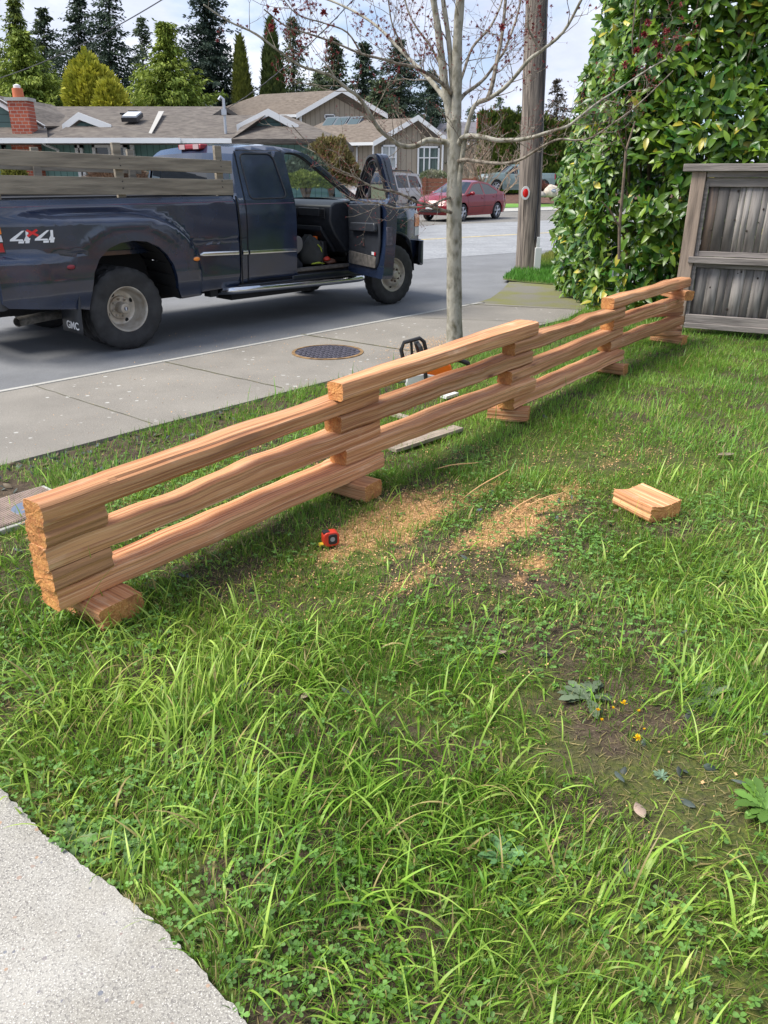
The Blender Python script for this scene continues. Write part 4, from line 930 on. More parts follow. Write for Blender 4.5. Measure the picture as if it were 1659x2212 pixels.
# ================================================================== STREET MAPLE (bare, budding)
M_mb = mat('maple_bark', (.36, .34, .28), rough=.9, col2=(.12, .11, .07), scale=17, stretch=(1, 1, .6), lo=.44, hi=.70, bump=.9, bscale=30, detail=12)
M_mb2 = mat('maple_twig', (.27, .235, .185), rough=.85, col2=(.10, .075, .055), scale=26, lo=.42, hi=.6); M_bud = mat('red_bud', (.26, .035, .04), .6)
TY = G(980, 742).y; root = empty('maple_tree', (G(980, 742).x, TY, 0)); tag(root, 'bare young street maple with pale bark and dark red buds', 'tree'); mo = Vector(root.location)
rr = random.Random(12)
BR = [ # (name, points [(u,v,dy)], r0, r1)
 ([(982, 745, 0), (981, 600, 0), (981, 450, 0), (982, 330, 0), (980, 260, 0)], .098, .078),
 ([(980, 275, 0), (969, 231, .02), (957, 153, .05), (945, 55, .08), (926, -60, .1)], .058, .030),
 ([(981, 262, .02), (978, 200, .04), (970, 93, .1), (957, 0, .15), (948, -60, .2)], .034, .022),
 ([(983, 275, 0), (987, 199, 0), (988, 93, -.02), (994, 0, -.05), (1000, -70, -.05)], .060, .045),
 ([(985, 470, .0), (992, 393, -.05), (1000, 330, -.08), (1009, 278, -.12), (1026, 227, -.15), (1056, 213, -.2), (1095, 185, -.28), (1142, 130, -.4), (1170, 109, -.45), (1216, 70, -.55), (1253, 5, -.65), (1280, -50, -.7)], .034, .012),
 ([(1054, 214, -.2), (1064, 180, -.2), (1072, 139, -.18), (1082, 90, -.1), (1088, 46, -.05), (1095, -40, 0)], .026, .014),
 ([(990, 222, 0), (1003, 204, .08), (1028, 186, .2), (1049, 167, .3), (1076, 130, .45), (1091, 106, .5), (1119, 28, .7), (1130, -40, .8)], .024, .010),
 ([(988, 190, .05), (1000, 160, .2), (1021, 102, .4), (1058, 60, .6), (1082, 10, .8), (1090, -30, .9)], .020, .009),
 ([(982, 330, 0), (968, 310, -.02), (948, 305, -.03), (924, 303, -.05), (905, 312, -.08), (887, 317, -.1), (865, 314, -.15), (848, 303, -.2), (818, 278, -.3), (790, 231, -.4), (770, 205, -.5), (753, 194, -.55), (735, 178, -.6), (711, 162, -.65), (680, 152, -.7), (651, 143, -.75), (609, 116, -.9), (554, 74, -1.0), (494, 46, -1.1), (440, 10, -1.2)], .036, .007),
 ([(979, 240, 0), (961, 213, .1), (935, 180, .25), (910, 153, .4), (885, 128, .5), (859, 102, .6), (818, 60, .8), (771, 28, 1.0), (711, 0, 1.2), (660, -15, 1.3)], .034, .010),
 ([(975, 200, 0), (952, 178, -.1), (929, 162, -.2), (905, 150, -.3), (892, 143, -.3), (860, 138, -.35), (836, 130, -.4), (780, 116, -.5), (725, 93, -.6), (670, 74, -.75), (620, 58, -.85), (570, 20, -1.0)], .022, .006),
 ([(985, 320, 0), (1000, 298, -.1), (1021, 294, -.2), (1050, 298, -.3), (1072, 303, -.35), (1100, 303, -.4), (1128, 301, -.45), (1155, 295, -.5), (1179, 287, -.55), (1225, 273, -.6), (1253, 252, -.6), (1291, 222, -.6), (1340, 190, -.55), (1400, 150, -.5), (1440, 128, -.5)], .034, .006),
 ([(987, 350, 0), (1003, 345, -.2), (1040, 350, -.35), (1072, 353, -.45), (1100, 352, -.5), (1128, 343, -.55), (1150, 330, -.6), (1174, 315, -.65), (1207, 301, -.7), (1240, 303, -.72), (1273, 299, -.72), (1308, 278, -.7), (1378, 226, -.65), (1454, 153, -.6)], .022, .005),
 ([(980, 460, -.02), (963, 456, -.12), (940, 450, -.2), (921, 442, -.3), (900, 436, -.35), (881, 426, -.4), (860, 417, -.45), (842, 412, -.5), (815, 408, -.55), (794, 398, -.6), (775, 388, -.65), (758, 378, -.7), (730, 366, -.75), (703, 351, -.85), (663, 307, -1.0), (630, 270, -1.1)], .021, .004),
 ([(978, 425, .0), (955, 432, -.2), (935, 442, -.3), (909, 447, -.35), (880, 447, -.4), (857, 450, -.45), (830, 443, -.5), (810, 438, -.55), (785, 436, -.6), (762, 430, -.6), (734, 414, -.6)], .015, .004),
 ([(1170, 109, -.45), (1150, 80, -.45), (1140, 50, -.5), (1146, 0, -.5), (1150, -40, -.5)], .012, .006),
 ([(957, 153, .05), (930, 100, .15), (900, 60, .2), (880, 20, .25), (870, -30, .3)], .016, .007),
 ([(780, 116, -.5), (750, 70, -.5), (700, 50, -.55), (640, 30, -.6), (600, -20, -.6)], .010, .004),
 ([(885, 128, .5), (850, 60, .5), (840, 10, .5), (835, -30, .5)], .012, .005),
]
def smooth_path(P, sub=3):
    out_ = []
    for i in range(len(P) - 1):
        p0 = P[max(i - 1, 0)]; p1 = P[i]; p2 = P[i + 1]; p3 = P[min(i + 2, len(P) - 1)]
        for k in range(sub):
            t_ = k / sub; t2 = t_ * t_; t3 = t2 * t_
            out_.append(.5 * ((2 * p1) + (-p0 + p2) * t_ + (2 * p0 - 5 * p1 + 4 * p2 - p3) * t2 + (-p0 + 3 * p1 - 3 * p2 + p3) * t3))
    out_.append(P[-1]); return out_
mt = MB(); mtw = MB(); mbud = MB()
def bud_cluster(p, n, s):
    for _ in range(n):
        d = Vector((rr.gauss(0, 1), rr.gauss(0, 1), rr.gauss(.3, 1))).normalized(); L_ = s * rr.uniform(.6, 1.4); q = d.orthogonal().normalized() * L_ * .18
        q2 = d.cross(q)
        mbud.add([p, p + d * L_ * .6 + q, p + d * L_, p + d * L_ * .6 - q], [(0, 1, 2, 3)]); mbud.add([p, p + d * L_ * .6 + q2, p + d * L_, p + d * L_ * .6 - q2], [(0, 1, 2, 3)])
def twig(p, d, L, r0, depth):
    n = 5; pts = [p]; cur = Vector(d).normalized()
    for i in range(n):
        cur = (cur + Vector((rr.gauss(0, .16), rr.gauss(0, .16), rr.gauss(.10, .14)))).normalized(); p = p + cur * L / n; pts.append(p)
        if rr.random() < .35: bud_cluster(p, 2, .009)
    mtw.tube(pts, [r0 * (1 - .75 * i / n) for i in range(n + 1)], 4, cap=False)
    hot = p.z > 2.2
    bud_cluster(p, rr.choice([4, 6, 14, 22]) if hot else 3, .014 if hot else .010)
    if depth > 0:
        for i in range(1, n + 1):
            if rr.random() < .62:
                s = pts[i]; dd = (cur + Vector((rr.gauss(0, .9), rr.gauss(0, .9), rr.gauss(.1, .6)))).normalized(); twig(s, dd, L * rr.uniform(.35, .6), r0 * .55, depth - 1)
for bi, (P, r0, r1) in enumerate(BR):
    r0 *= .82; r1 *= .82; W_ = [AT(u, v, TY + dy) - mo for u, v, dy in P]; W_ = smooth_path(W_, 4); n = len(W_)
    rs = [(r0 + (r1 - r0) * (i / (n - 1)) ** .8) * (1 + .05 * math.sin(i * 2.3 + bi) + (rr.uniform(-.03, .05))) for i in range(n)]
    if bi == 0: rs[0] *= 1.12
    if 0 < bi < 20: rs[0] *= 1.25
    target = mt if r0 > .03 else mtw
    (mt if r0 > .024 else mtw).tube(W_, rs, 14 if r0 > .04 else 8)
    if bi == 0: continue
    i = 6
    while i < n - 1:
        t_ = (W_[i + 1] - W_[i]).normalized(); side = t_.orthogonal(); side.rotate(Matrix.Rotation(rr.uniform(0, 6.28), 3, t_)); dd = (t_ * .7 + side + Vector((0, 0, .35))).normalized()
        L_ = rr.uniform(.12, .5) * (1.25 if W_[i].z > 2.2 else .75)
        if r0 < .03 or i > n * .35 or rr.random() < .5: twig(W_[i], dd, L_, max(.0028, rs[i] * .28 if rs[i] < .02 else .0055), 2 if L_ > .25 else 1)
        i += rr.choice([1, 2, 3])
mt.build('trunk', M_mb, root, angle=60, fix=False); mtw.build('twigs', M_mb2, root, fix=False)
for (u, v) in [(1392, 75), (1415, 95), (1375, 110), (1440, 68), (1400, 50), (1425, 120), (1350, 140), (1465, 105), (1085, 60), (700, 28), (585, 60), (595, 25)]:
    bud_cluster(AT(u, v, TY - .4) - mo, 45, .03)
mbud.build('buds', M_bud, root, fix=False)
# ================================================================== VEHICLE HELPERS
def fillet(P, r, n=5):
    """round the corners of polygon P (2-D); r: radius or list"""
    out_ = []; N_ = len(P)
    for i in range(N_):
        rr_ = r[i] if isinstance(r, (list, tuple)) else r
        p = Vector(P[i]); a = Vector(P[i - 1]) - p; b = Vector(P[(i + 1) % N_]) - p
        d = min(rr_, a.length * .48, b.length * .48)
        if d < 1e-4: out_.append((p.x, p.y)); continue
        A = p + a.normalized() * d; Bq = p + b.normalized() * d
        for k in range(n + 1):
            t_ = k / n; q = A * (1 - t_) ** 2 + p * 2 * t_ * (1 - t_) + Bq * t_ ** 2; out_.append((q.x, q.y))
    return out_
def plate(mb, outline, holes, yf, side=-1, step=.08, mi=0, flange=.03):
    """curved side panel: outline/holes in (x,z), yf(x,z) half width, side -1 right / +1 left"""
    bm = bmesh.new()
    for lp in [outline] + list(holes):
        vs = [bm.verts.new((x, 0, z)) for x, z in lp]
        for i in range(len(vs)): bm.edges.new((vs[i], vs[(i + 1) % len(vs)]))
    bmesh.ops.triangle_fill(bm, use_beauty=True, edges=bm.edges[:], normal=(0, 1, 0))
    xs = [p[0] for p in outline]; zs = [p[1] for p in outline]
    if step:
        for ax, lo, hi in ((0, min(xs), max(xs)), (2, min(zs), max(zs))):
            k = int((hi - lo) / step)
            for i in range(1, k + 1):
                co = [0, 0, 0]; no = [0, 0, 0]; co[ax] = lo + (hi - lo) * i / (k + 1) + 1e-4; no[ax] = 1
                bmesh.ops.bisect_plane(bm, geom=bm.verts[:] + bm.edges[:] + bm.faces[:], plane_co=co, plane_no=no, dist=1e-6)
    bm.verts.ensure_lookup_table()
    base = [(v.co.x, side * yf(v.co.x, v.co.z), v.co.z) for v in bm.verts]; n0_ = len(base)
    nrm_ = []
    for x, y, z in base:
        e_ = .004; fx = (yf(x + e_, z) - yf(x - e_, z)) / (2 * e_); fz = (yf(x, z + e_) - yf(x, z - e_)) / (2 * e_)
        nrm_.append(Vector((-fx, side, -fz)).normalized())
    fs = []
    for f in bm.faces:
        ids = [v.index for v in f.verts]; a_, b_, c_ = Vector(base[ids[0]]), Vector(base[ids[1]]), Vector(base[ids[2]])
        if (b_ - a_).cross(c_ - a_).dot(nrm_[ids[0]]) < 0: ids = ids[::-1]
        fs.append(tuple(ids))
    v0_, f0_ = len(mb.v), len(mb.f)
    for i_, q_ in enumerate(nrm_): mb.cn[v0_ + i_] = tuple(q_)
    mb.cf.update(range(f0_, f0_ + len(fs)))
    if flange:
        be = [e for e in bm.edges if len(e.link_faces) == 1]; mp_ = {}
        for e in be:
            for v in e.verts:
                if v.index not in mp_: x, y, z = base[v.index]; mp_[v.index] = n0_ + len(mp_); base.append((x, y - side * flange, z))
        for e in be: a_, b_ = e.verts[0].index, e.verts[1].index; fs.append((a_, b_, mp_[b_], mp_[a_]))
    bm.free(); mb.add(base, fs, mi)
def strips(mb, line, yf, crown=.03, bow=0.0, mi=0, n=10, miz=None):
    """surface across the car between the two side panels along an (x,z) line"""
    R_ = []
    for i, (x, z) in enumerate(line):
        row = []; Y = yf(x, z)
        for k in range(n + 1):
            s = -1 + 2 * k / n; q = 1 - s * s
            cr = crown[i] if isinstance(crown, (list, tuple)) else crown; bw = bow[i] if isinstance(bow, (list, tuple)) else bow
            row.append((x + bw * q, s * Y, z + cr * q))
        R_.append(row)
    for i in range(len(R_) - 1):
        m_ = miz[i] if miz else mi
        for k in range(n): mb.add([R_[i][k], R_[i][k + 1], R_[i + 1][k + 1], R_[i + 1][k]], [(0, 1, 2, 3)], m_)
def seam(mb, pts, yf, side=-1, wd=.008, off=.0015, mi=0):
    """thin dark line following the side surface"""
    P = []
    for i in range(len(pts) - 1):
        a, b = Vector(pts[i]), Vector(pts[i + 1]); k = max(1, int((b - a).length / .06))
        for j in range(k): P.append(a.lerp(b, j / k))
    P.append(Vector(pts[-1])); L_ = []; R_ = []
    for i, p in enumerate(P):
        t_ = (P[min(i + 1, len(P) - 1)] - P[max(i - 1, 0)]).normalized(); q = Vector((-t_.y, t_.x)) * wd / 2
        for s, S_ in ((1, L_), (-1, R_)): x, z = p.x + q.x * s, p.y + q.y * s; S_.append((x, side * (yf(x, z) + off), z))
    n = len(P); mb.add(L_ + R_, [(i, i + 1, n + i + 1, n + i) for i in range(n - 1)], mi)
M_tyre = mat('tyre_rubber', (.028, .028, .029), .75, var=.35, scale=8, bump=.2); M_gl = mat('tinted_glass', (.010, .014, .02), .04, spec=.8); M_chrome = mat('chrome', (.62, .63, .65), .16, metal=1, rvar=.06, var=.1, scale=6)
M_under = mat('underbody', (.012, .012, .012), .9); M_trim = mat('black_trim', (.02, .02, .022), .5)
M_alloy = mat('alloy', (.52, .52, .54), .3, metal=.8); M_amber = mat('amber_lens', (.85, .25, .02), .2, coat=.6); M_rlens = mat('tail_red_lens', (.42, .01, .015), .15, coat=.6); M_clear = mat('clear_lens', (.62, .64, .66), .12, coat=.5)
def tyre(mb, y, R, w, rin, n=72, lug=.008, o=(0, 0, 0)):
    h = w / 2
    prof = [(rin, y - h * .72), (rin + .012, y - h * .85), (rin + (R - rin) * .5, y - h * 1.02), (R - .045, y - h * .97), (R - .02, y - h * .88), (R - .003, y - h * .72), (R, y - h * .35), (R - .009, y - h * .33), (R - .009, y - h * .27), (R, y - h * .25),
            (R, y + h * .25), (R - .009, y + h * .27), (R - .009, y + h * .33), (R, y + h * .35), (R - .003, y + h * .72), (R - .02, y + h * .88), (R - .045, y + h * .97), (rin + (R - rin) * .5, y + h * 1.02), (rin + .012, y + h * .85), (rin, y + h * .72)]
    def rm(j, k):
        if j in (4, 5, 14, 15): return -lug * 1.3 if k % 3 == 0 else 0
        if j in (6, 13): return -lug if (k % 3 == 1) else 0
        if j in (9, 10): return -lug if (k % 3 == 2) else 0
        return 0
    mb.lathe(prof, n, o=o, rmod=rm, close=False)
def alloy_wheel(parent, x, y, z, R, side, nsp=5, name='wheel', mt_=None):
    root = bpy.data.objects.new(name, None); COL.objects.link(root); root.parent = parent; root.location = (x, y, z)
    mb = MB(); tyre(mb, 0, R, .20, R * .68, n=36, lug=.003); mb.build('tyre', M_tyre, root)
    mb = MB(); s = side; mb.lathe([(R * .69, s * .085), (R * .66, s * .088), (R * .62, s * .05), (R * .60, -s * .06)], 36, close=False)
    for k in range(nsp):
        a = 2 * math.pi * k / nsp + .3
        for da in (-.17, .17):
            p0 = Vector((math.cos(a) * R * .12, s * .07, math.sin(a) * R * .12)); p1 = Vector((math.cos(a + da) * R * .64, s * .08, math.sin(a + da) * R * .64)); mb.tube([p0, p1], [.03, .022], 6)
    mb.lathe([(.001, s * .095), (R * .15, s * .09), (R * .17, s * .05)], 16, close=False); mb.build('rim', mt_ or M_alloy, root)
    mb = MB(); mb.lathe([(.001, s * .01), (R * .6, s * .0)], 20, close=False); mb.build('brake', M_under, root)
    return root
def arch(cx, z0, r, n=12, a0=0, a1=180):
    return [(cx + r * math.cos(rad(a0 + (a1 - a0) * i / n)), max(z0, .0) + r * math.sin(rad(a0 + (a1 - a0) * i / n))) for i in range(n + 1)]

# ================================================================== THE PICKUP
TH = rad(46.16); TO = Vector((-3.355, 8.616, RZ))
truck = empty('pickup_truck', TO, TH); tag(truck, 'dark navy dually pickup truck with wooden side boards and open passenger door', 'pickup truck')
M_navy = mat('navy_paint', (.012, .021, .048), .22, coat=.8, spec=.6, var=.25, scale=3, rvar=.05); M_navyd = mat('navy_dusty', (.016, .02, .028), .42, coat=.25, var=.3, scale=5, rvar=.1)
M_plast = mat('bumper_plastic', (.028, .03, .034), .5, var=.2, scale=10); M_board = mat('side_board', (.29, .25, .19), .8, col2=(.17, .145, .11), scale=3, stretch=(1, 10, 10), bump=.4, bscale=10)
def sm(a, b, x): t_ = min(1, max(0, (x - a) / (b - a))); return t_ * t_ * (3 - 2 * t_)
def interp(x, P):
    if x <= P[0][0]: return P[0][1]
    for (a, b), (c, d) in zip(P, P[1:]):
        if x <= c: return b + (d - b) * (x - a) / (c - a)
    return P[-1][1]
BT = [(-1.2, 1.20), (-1.0, 1.31), (-.6, 1.345), (0, 1.345), (.45, 1.31), (.62, 1.25), (.76, 1.14), (.88, .98), (.95, .80), (.99, .55), (1.0, .3)]
def y_bed(x, z):
    y = .965 - .03 * sm(.62, .45, z) - .03 * sm(1.37, 1.43, z)
    fr = sm(1.0, .62, x) if True else 1
    # sharp-topped flared dual fender
    fe = (max(0, x + .1) / 1.09) ** 3 + (max(0, z - .45) / .90) ** 3; up = sm(0, .36, 1 - fe)
    kz = sm(1.0, .90, z); xr = (1 - kz) * sm(-1.2, -.45, x) + kz * (.35 + .65 * sm(-1.25, -.75, x))
    am = .235 * up * (.12 + .88 * xr)
    am *= 1 - .18 * sm(.75, .45, z)
    y += am
    if x < -.38 or x > .75: y -= .010 * math.exp(-((z - .97) / .012) ** 2)
    d = math.hypot(x - .07, (z - .40) * .97)   # crease arc above the wheel
    y += .006 * math.exp(-((d - .77) / .035) ** 2) * sm(.9, 1.05, z) * sm(.8, .5, x) * sm(-.55, -.3, x)
    return y
ARW = [(-.405, .44), (-.375, .62), (-.34, .78), (-.27, .90), (-.17, .985), (-.04, 1.03), (.10, 1.045), (.24, 1.03), (.36, .98), (.45, .90), (.515, .80), (.55, .68), (.57, .55), (.60, .44)]
BED = [(-1.16, .98), (-1.13, 1.20), (-1.09, 1.40), (-1.04, 1.425), (1.47, 1.425), (1.50, 1.37), (1.52, 1.06), (1.50, .50), (1.48, .475), (.62, .44)] + ARW[::-1][1:] + [(-.48, .455), (-1.12, .52), (-1.17, .56)]
mb = MB()
for s in (-1, 1): plate(mb, BED, [], y_bed, s, step=.045, flange=.05)
# rail tops, floor, tailgate, bed front
for s in (-1, 1):
    mb.add([(-1.1, s * .945, 1.425), (1.48, s * .945, 1.425), (1.48, s * .84, 1.42), (-1.1, s * .84, 1.42)], [(0, 1, 2, 3)]); mb.add([(-1.1, s * .84, 1.42), (1.48, s * .84, 1.42), (1.48, s * .80, .92), (-1.1, s * .80, .92)], [(0, 1, 2, 3)])
mb.box((.2, 0, .91), (2.6, 1.64, .04)); mb.box((1.46, 0, 1.15), (.04, 1.66, .5)); mb.box((-1.12, 0, 1.15), (.06, 1.62, .54))
mb.add([(-1.16, -1.0, .98), (-1.09, -.95, 1.42), (-1.09, -.80, 1.42), (-1.15, -.80, .98)], [(0, 1, 2, 3)])
mb.build('bed', M_navy, truck, angle=40, fix=False)
mb = MB(); R9 = [(x, z) for x, z in ARW]
for s in (-1, 1):
    for i in range(len(ARW) - 1):
        (x0, z0), (x1, z1) = ARW[i], ARW[i + 1]; mb.add([(x0, s * 1.13, z0), (x1, s * 1.13, z1), (x1 + .02, s * .62, z1 + .02), (x0 - .02, s * .62, z0 + .02)], [(0, 1, 2, 3)])
    mb.add([(-.42, s * .62, .4)] + [(x, s * .62, z) for x, z in ARW] + [(.62, s * .62, .4)], [tuple(range(len(ARW) + 2))])
mb.build('wheel_well', M_under, truck, fix=False)
mb = MB(); mb.box((1.8, -.42, .44), (5.4, .08, .16)); mb.box((1.8, .42, .44), (5.4, .08, .16)); mb.box((-.9, 0, .42), (.3, .9, .12)); mb.box((1.2, 0, .50), (.2, 1.7, .1)); mb.box((2.4, 0, .55), (2.2, 1.7, .06)); mb.box((1.16, -.86, .42), (.10, .12, .07))
mb.lathe([(.05, -1.0), (.06, -.2), (.14, -.16), (.17, 0), (.14, .16), (.06, .2), (.05, 1.0)], 16, o=(0, 0, .40)); mb.lathe([(.045, -.8), (.12, .2), (.045, .8)], 14, o=(4.04, 0, .38)); mb.box((2.0, -.75, .42), (1.2, .3, .2)); mb.build('chassis', M_under, truck)
mb = MB(); mb.tube([(-.35, -.62, .36), (-.75, -.78, .37), (-1.02, -.92, .375)], .045, 14, cap=False); mb.tube([(-.75, -.78, .37), (-1.03, -.925, .375)], .038, 14, cap=False); mb.build('exhaust_pipe', mat('exhaust_steel', (.22, .21, .19), .45, metal=.7, var=.3, scale=20), truck, fix=False)
mb = MB(); mb.box((-1.36, -.0, .44), (.30, .075, .075)); mb.box((-1.30, -.30, .40), (.06, .9, .07)); mb.build('hitch_receiver', M_iron, truck, bevel=.004)
# rear bumper corner
mb = MB(); ob_ = [(-1.36, .50), (-1.38, .74), (-1.16, .76), (-1.10, .70), (-1.09, .54), (-1.14, .50)]
plate(mb, fillet(ob_, .04), [], lambda x, z: 1.03 - .25 * sm(-1.15, -1.38, x), -1, step=.06, flange=.04); plate(mb, fillet(ob_, .04), [], lambda x, z: 1.03 - .25 * sm(-1.15, -1.38, x), 1, step=.06, flange=.04)
mb.box((-1.34, 0, .63), (.05, 1.6, .24)); mb.build('rear_bumper', M_plast, truck, fix=False)
# tail lamps
for s, nm in ((-1, 'r'), (1, 'l')):
    yl = lambda x, z: y_bed(x, z) + .006
    root_ = None
    mb = MB(); fr_ = [(-1.165, .985), (-1.10, 1.385), (-1.045, 1.385), (-1.06, 1.20), (-1.045, .985)]; plate(mb, fr_, [], lambda x, z: y_bed(max(x, -1.1), z) + .004, s, step=.05, flange=.03); tl = mb.build('tail_lamp', M_trim, truck, fix=False)
    for nm2, z0, z1, m_ in (('red_lens', 1.26, 1.37, M_rlens), ('amber_lens', 1.15, 1.25, M_amber), ('clear_lens', 1.085, 1.14, M_clear), ('red_lens', 1.0, 1.075, M_rlens)):
        mb = MB(); xa = -1.158 + (z0 - .985) * .15; xb = -1.158 + (z1 - .985) * .15
        plate(mb, [(xa, z0), (xb, z1), (-1.062, z1), (-1.056, z0)], [], lambda x, z: y_bed(max(x, -1.1), z) + .011, s, step=.04, flange=.01); mb.build(nm2, m_, tl, fix=False)
# cab ------------------------------------------------------------
def y_cab(x, z):
    y = interp(z, [(.45, .905), (.55, .93), (.8, .955), (1.08, .975), (1.25, .972), (1.36, .955), (1.42, .935), (1.88, .80), (1.91, .75), (1.94, .70)])
    return y
ROOF = [(1.545, 1.42), (1.575, 1.70), (1.62, 1.84), (1.70, 1.905), (1.95, 1.93), (2.25, 1.935), (2.52, 1.905), (2.68, 1.85)]
WIND = [(2.68, 1.85), (3.00, 1.62), (3.42, 1.325)]
DOORO = [(2.335, 1.868), (2.52, 1.862), (2.63, 1.82), (3.0, 1.565), (3.345, 1.315), (3.385, 1.20), (3.385, .66), (3.32, .56), (3.22, .52), (2.36, .52)]
REARG = fillet([(1.70, 1.845), (2.155, 1.85), (2.245, 1.39), (1.715, 1.385)], [.07, .09, .08, .06])
CAB = [(1.53, .50)] + [(1.545, 1.06), (1.53, 1.38)] + ROOF + [(3.00, 1.635), (3.44, 1.335), (3.46, 1.2), (3.46, .50)]
mb = MB()
plate(mb, CAB, [fillet(DOORO, .06)], y_cab, -1, step=.07, flange=.06)
LG = fillet([(2.42, 1.83), (2.6, 1.80), (3.2, 1.39), (2.42, 1.39)], .06)
plate(mb, CAB, [LG], y_cab, 1, step=.07, flange=.03)
strips(mb, ROOF[1:], y_cab, crown=[.0, .02, .03, .035, .04, .04, .03], bow=[-.03, -.02, -.01, 0, 0, 0, .04], n=12)
# rear wall below window
strips(mb, [(1.545, .55), (1.545, 1.40)], y_cab, crown=0, n=4)
mb.box((3.44, 0, 1.28), (.05, 1.78, .08))
mb.build('cab', M_navy, truck, angle=40, fix=False)
mb = MB(); rw = [(1.548, 1.42), (1.575, 1.70)]; strips(mb, rw, lambda x, z: y_cab(x, z) - .08, crown=0, bow=-.03, n=8); mb.build('rear_window', M_gl, truck, fix=False)
mb = MB(); strips(mb, [(2.70, 1.845), (3.43, 1.335)], lambda x, z: y_cab(x, z) - .02, crown=.0, bow=[.05, .12], n=10); M_ws = glass_mat('clear_glass', (.88, .93, .91)); mb.build('windshield', M_ws, truck, fix=False)
mb = MB(); plate(mb, LG, [], lambda x, z: y_cab(x, z) - .01, 1, step=.1, flange=0); mb.build('left_window', M_ws, truck, fix=False)
for s in (-1, 1): mb = MB(); mb.tube([(2.69, s * .775, 1.838), (3.0, s * .86, 1.61), (3.43, s * .935, 1.325)], .028, 8); mb.build('windshield_pillar', M_trim, truck)
# weather strip round the door opening
mb = MB(); W2 = fillet(DOORO, .06); P3 = [(x, -(y_cab(x, z) - .035), z) for x, z in W2]; mb.tube(P3 + [P3[0]], .018, 6, cap=False); mb.build('door_seal', M_blk, truck, fix=False)
# rear door, its glass and trims
RD = fillet([(1.655, 1.872), (2.20, 1.882), (2.322, 1.868), (2.345, 1.36), (2.345, .52), (1.64, .52), (1.635, 1.0), (1.645, 1.4)], [.05, .02, .03, .02, .02, .03, 0, 0])
mb = MB(); plate(mb, RD, [REARG], lambda x, z: y_cab(x, z) + .006, -1, step=.07, flange=.03); rd = mb.build('rear_door', M_navy, truck, angle=40, fix=False)
mb = MB(); plate(mb, REARG, [], lambda x, z: y_cab(x, z) - .001, -1, step=.12, flange=0); mb.build('rear_side_window', M_gl, rd, fix=False)
mb = MB(); rg2 = [(x, -(y_cab(x, z) + .007), z) for x, z in REARG]; mb.tube(rg2 + [rg2[0]], .008, 6, cap=False); mb.build('window_seal', M_blk, rd, fix=False)
mb = MB(); yo = lambda x, z: y_cab(x, z)
seam(mb, [(1.645, 1.87), (1.64, 1.4), (1.628, 1.0), (1.632, .51)], yo, -1, .014); seam(mb, [(1.632, .512), (2.35, .512)], yo, -1, .012); seam(mb, [(1.53, .985), (1.63, .985)], yo, -1, .008)
seam(mb, [(1.66, 1.878), (2.32, 1.882)], yo, -1, .010); mb.build('door_gap', M_under, truck, fix=False)
mb = MB(); seam(mb, [(1.50, 1.42), (1.525, 1.3), (1.535, 1.06), (1.515, .50)], lambda x, z: .975, -1, .022, .002); mb.build('cab_gap', M_under, truck, fix=False)
# chrome side strip
for nm, pts, yf_ in (('side_trim', [(.98, .845), (1.03, .85), (1.49, .835)], y_bed), ('side_trim', [(1.555, .832), (1.625, .83)], y_cab), ('side_trim', [(1.65, .829), (2.33, .815)], y_cab)):
    mb = MB(); P = [Vector((x, -(yf_(x, z) + .012), z)) for x, z in pts]; ring = []
    vs = []; fs = []
    for i, p in enumerate(P):
        hgt = .024 if not (i == 0 and pts[0][0] < 1) else .008
        vs += [(p.x, p.y + .012, p.z - hgt), (p.x, p.y - .004, p.z - hgt * .8), (p.x, p.y - .009, p.z), (p.x, p.y - .004, p.z + hgt * .8), (p.x, p.y + .012, p.z + hgt)]
    for i in range(len(P) - 1):
        for k in range(4): fs.append((i * 5 + k, i * 5 + k + 1, i * 5 + k + 6, i * 5 + k + 5))
    mb.add(vs, fs); mb.build(nm, M_chrome, truck, fix=False)
mb = MB(); seam(mb, [(-1.07, 1.365), (1.47, 1.365)], y_bed, -1, .004, .002); seam(mb, [(1.55, 1.335), (2.33, 1.335)], lambda x, z: y_cab(x, z) + .006, -1, .004, .002); mb.build('pinstripe', mat('pinstripe', (.24, .10, .16), .4), truck, fix=False)
mb = MB(); seam(mb, [(-1.15, .972), (-.62, .968), (-.385, .965)], y_bed, -1, .010, .002); mb.build('panel_seam', M_under, truck, fix=False)
# marker lights
def marker(x, z, m_, nm):
    mb = MB(); mb.sphere((0, 0, 0), 1, 14, sc=(.042, .016, .022)); o_ = mb.build(nm, m_, truck); o_.location = (x, -(y_bed(x, z) + .002), z)
    mb = MB(); mb.sphere((0, .004, 0), 1, 14, sc=(.050, .013, .029)); mb.build('bezel', M_trim, o_)
marker(-.56, .85, mat('marker_red', (.22, .02, .03), .3), 'side_marker'); marker(.79, .83, M_amber, 'side_marker')
mb = MB(); mb.box((1.66, 0, 1.925), (.10, .46, .055)); bl = mb.build('brake_light', mat('brake_red', (.28, .02, .03), .35), truck, bevel=.012); mb = MB(); mb.box((1.61, -.14, 1.925), (.012, .11, .05)); mb.box((1.61, .14, 1.925), (.012, .11, .05)); mb.build('cargo_lamp', mat('lamp_pink', (.42, .30, .30), .35), bl)
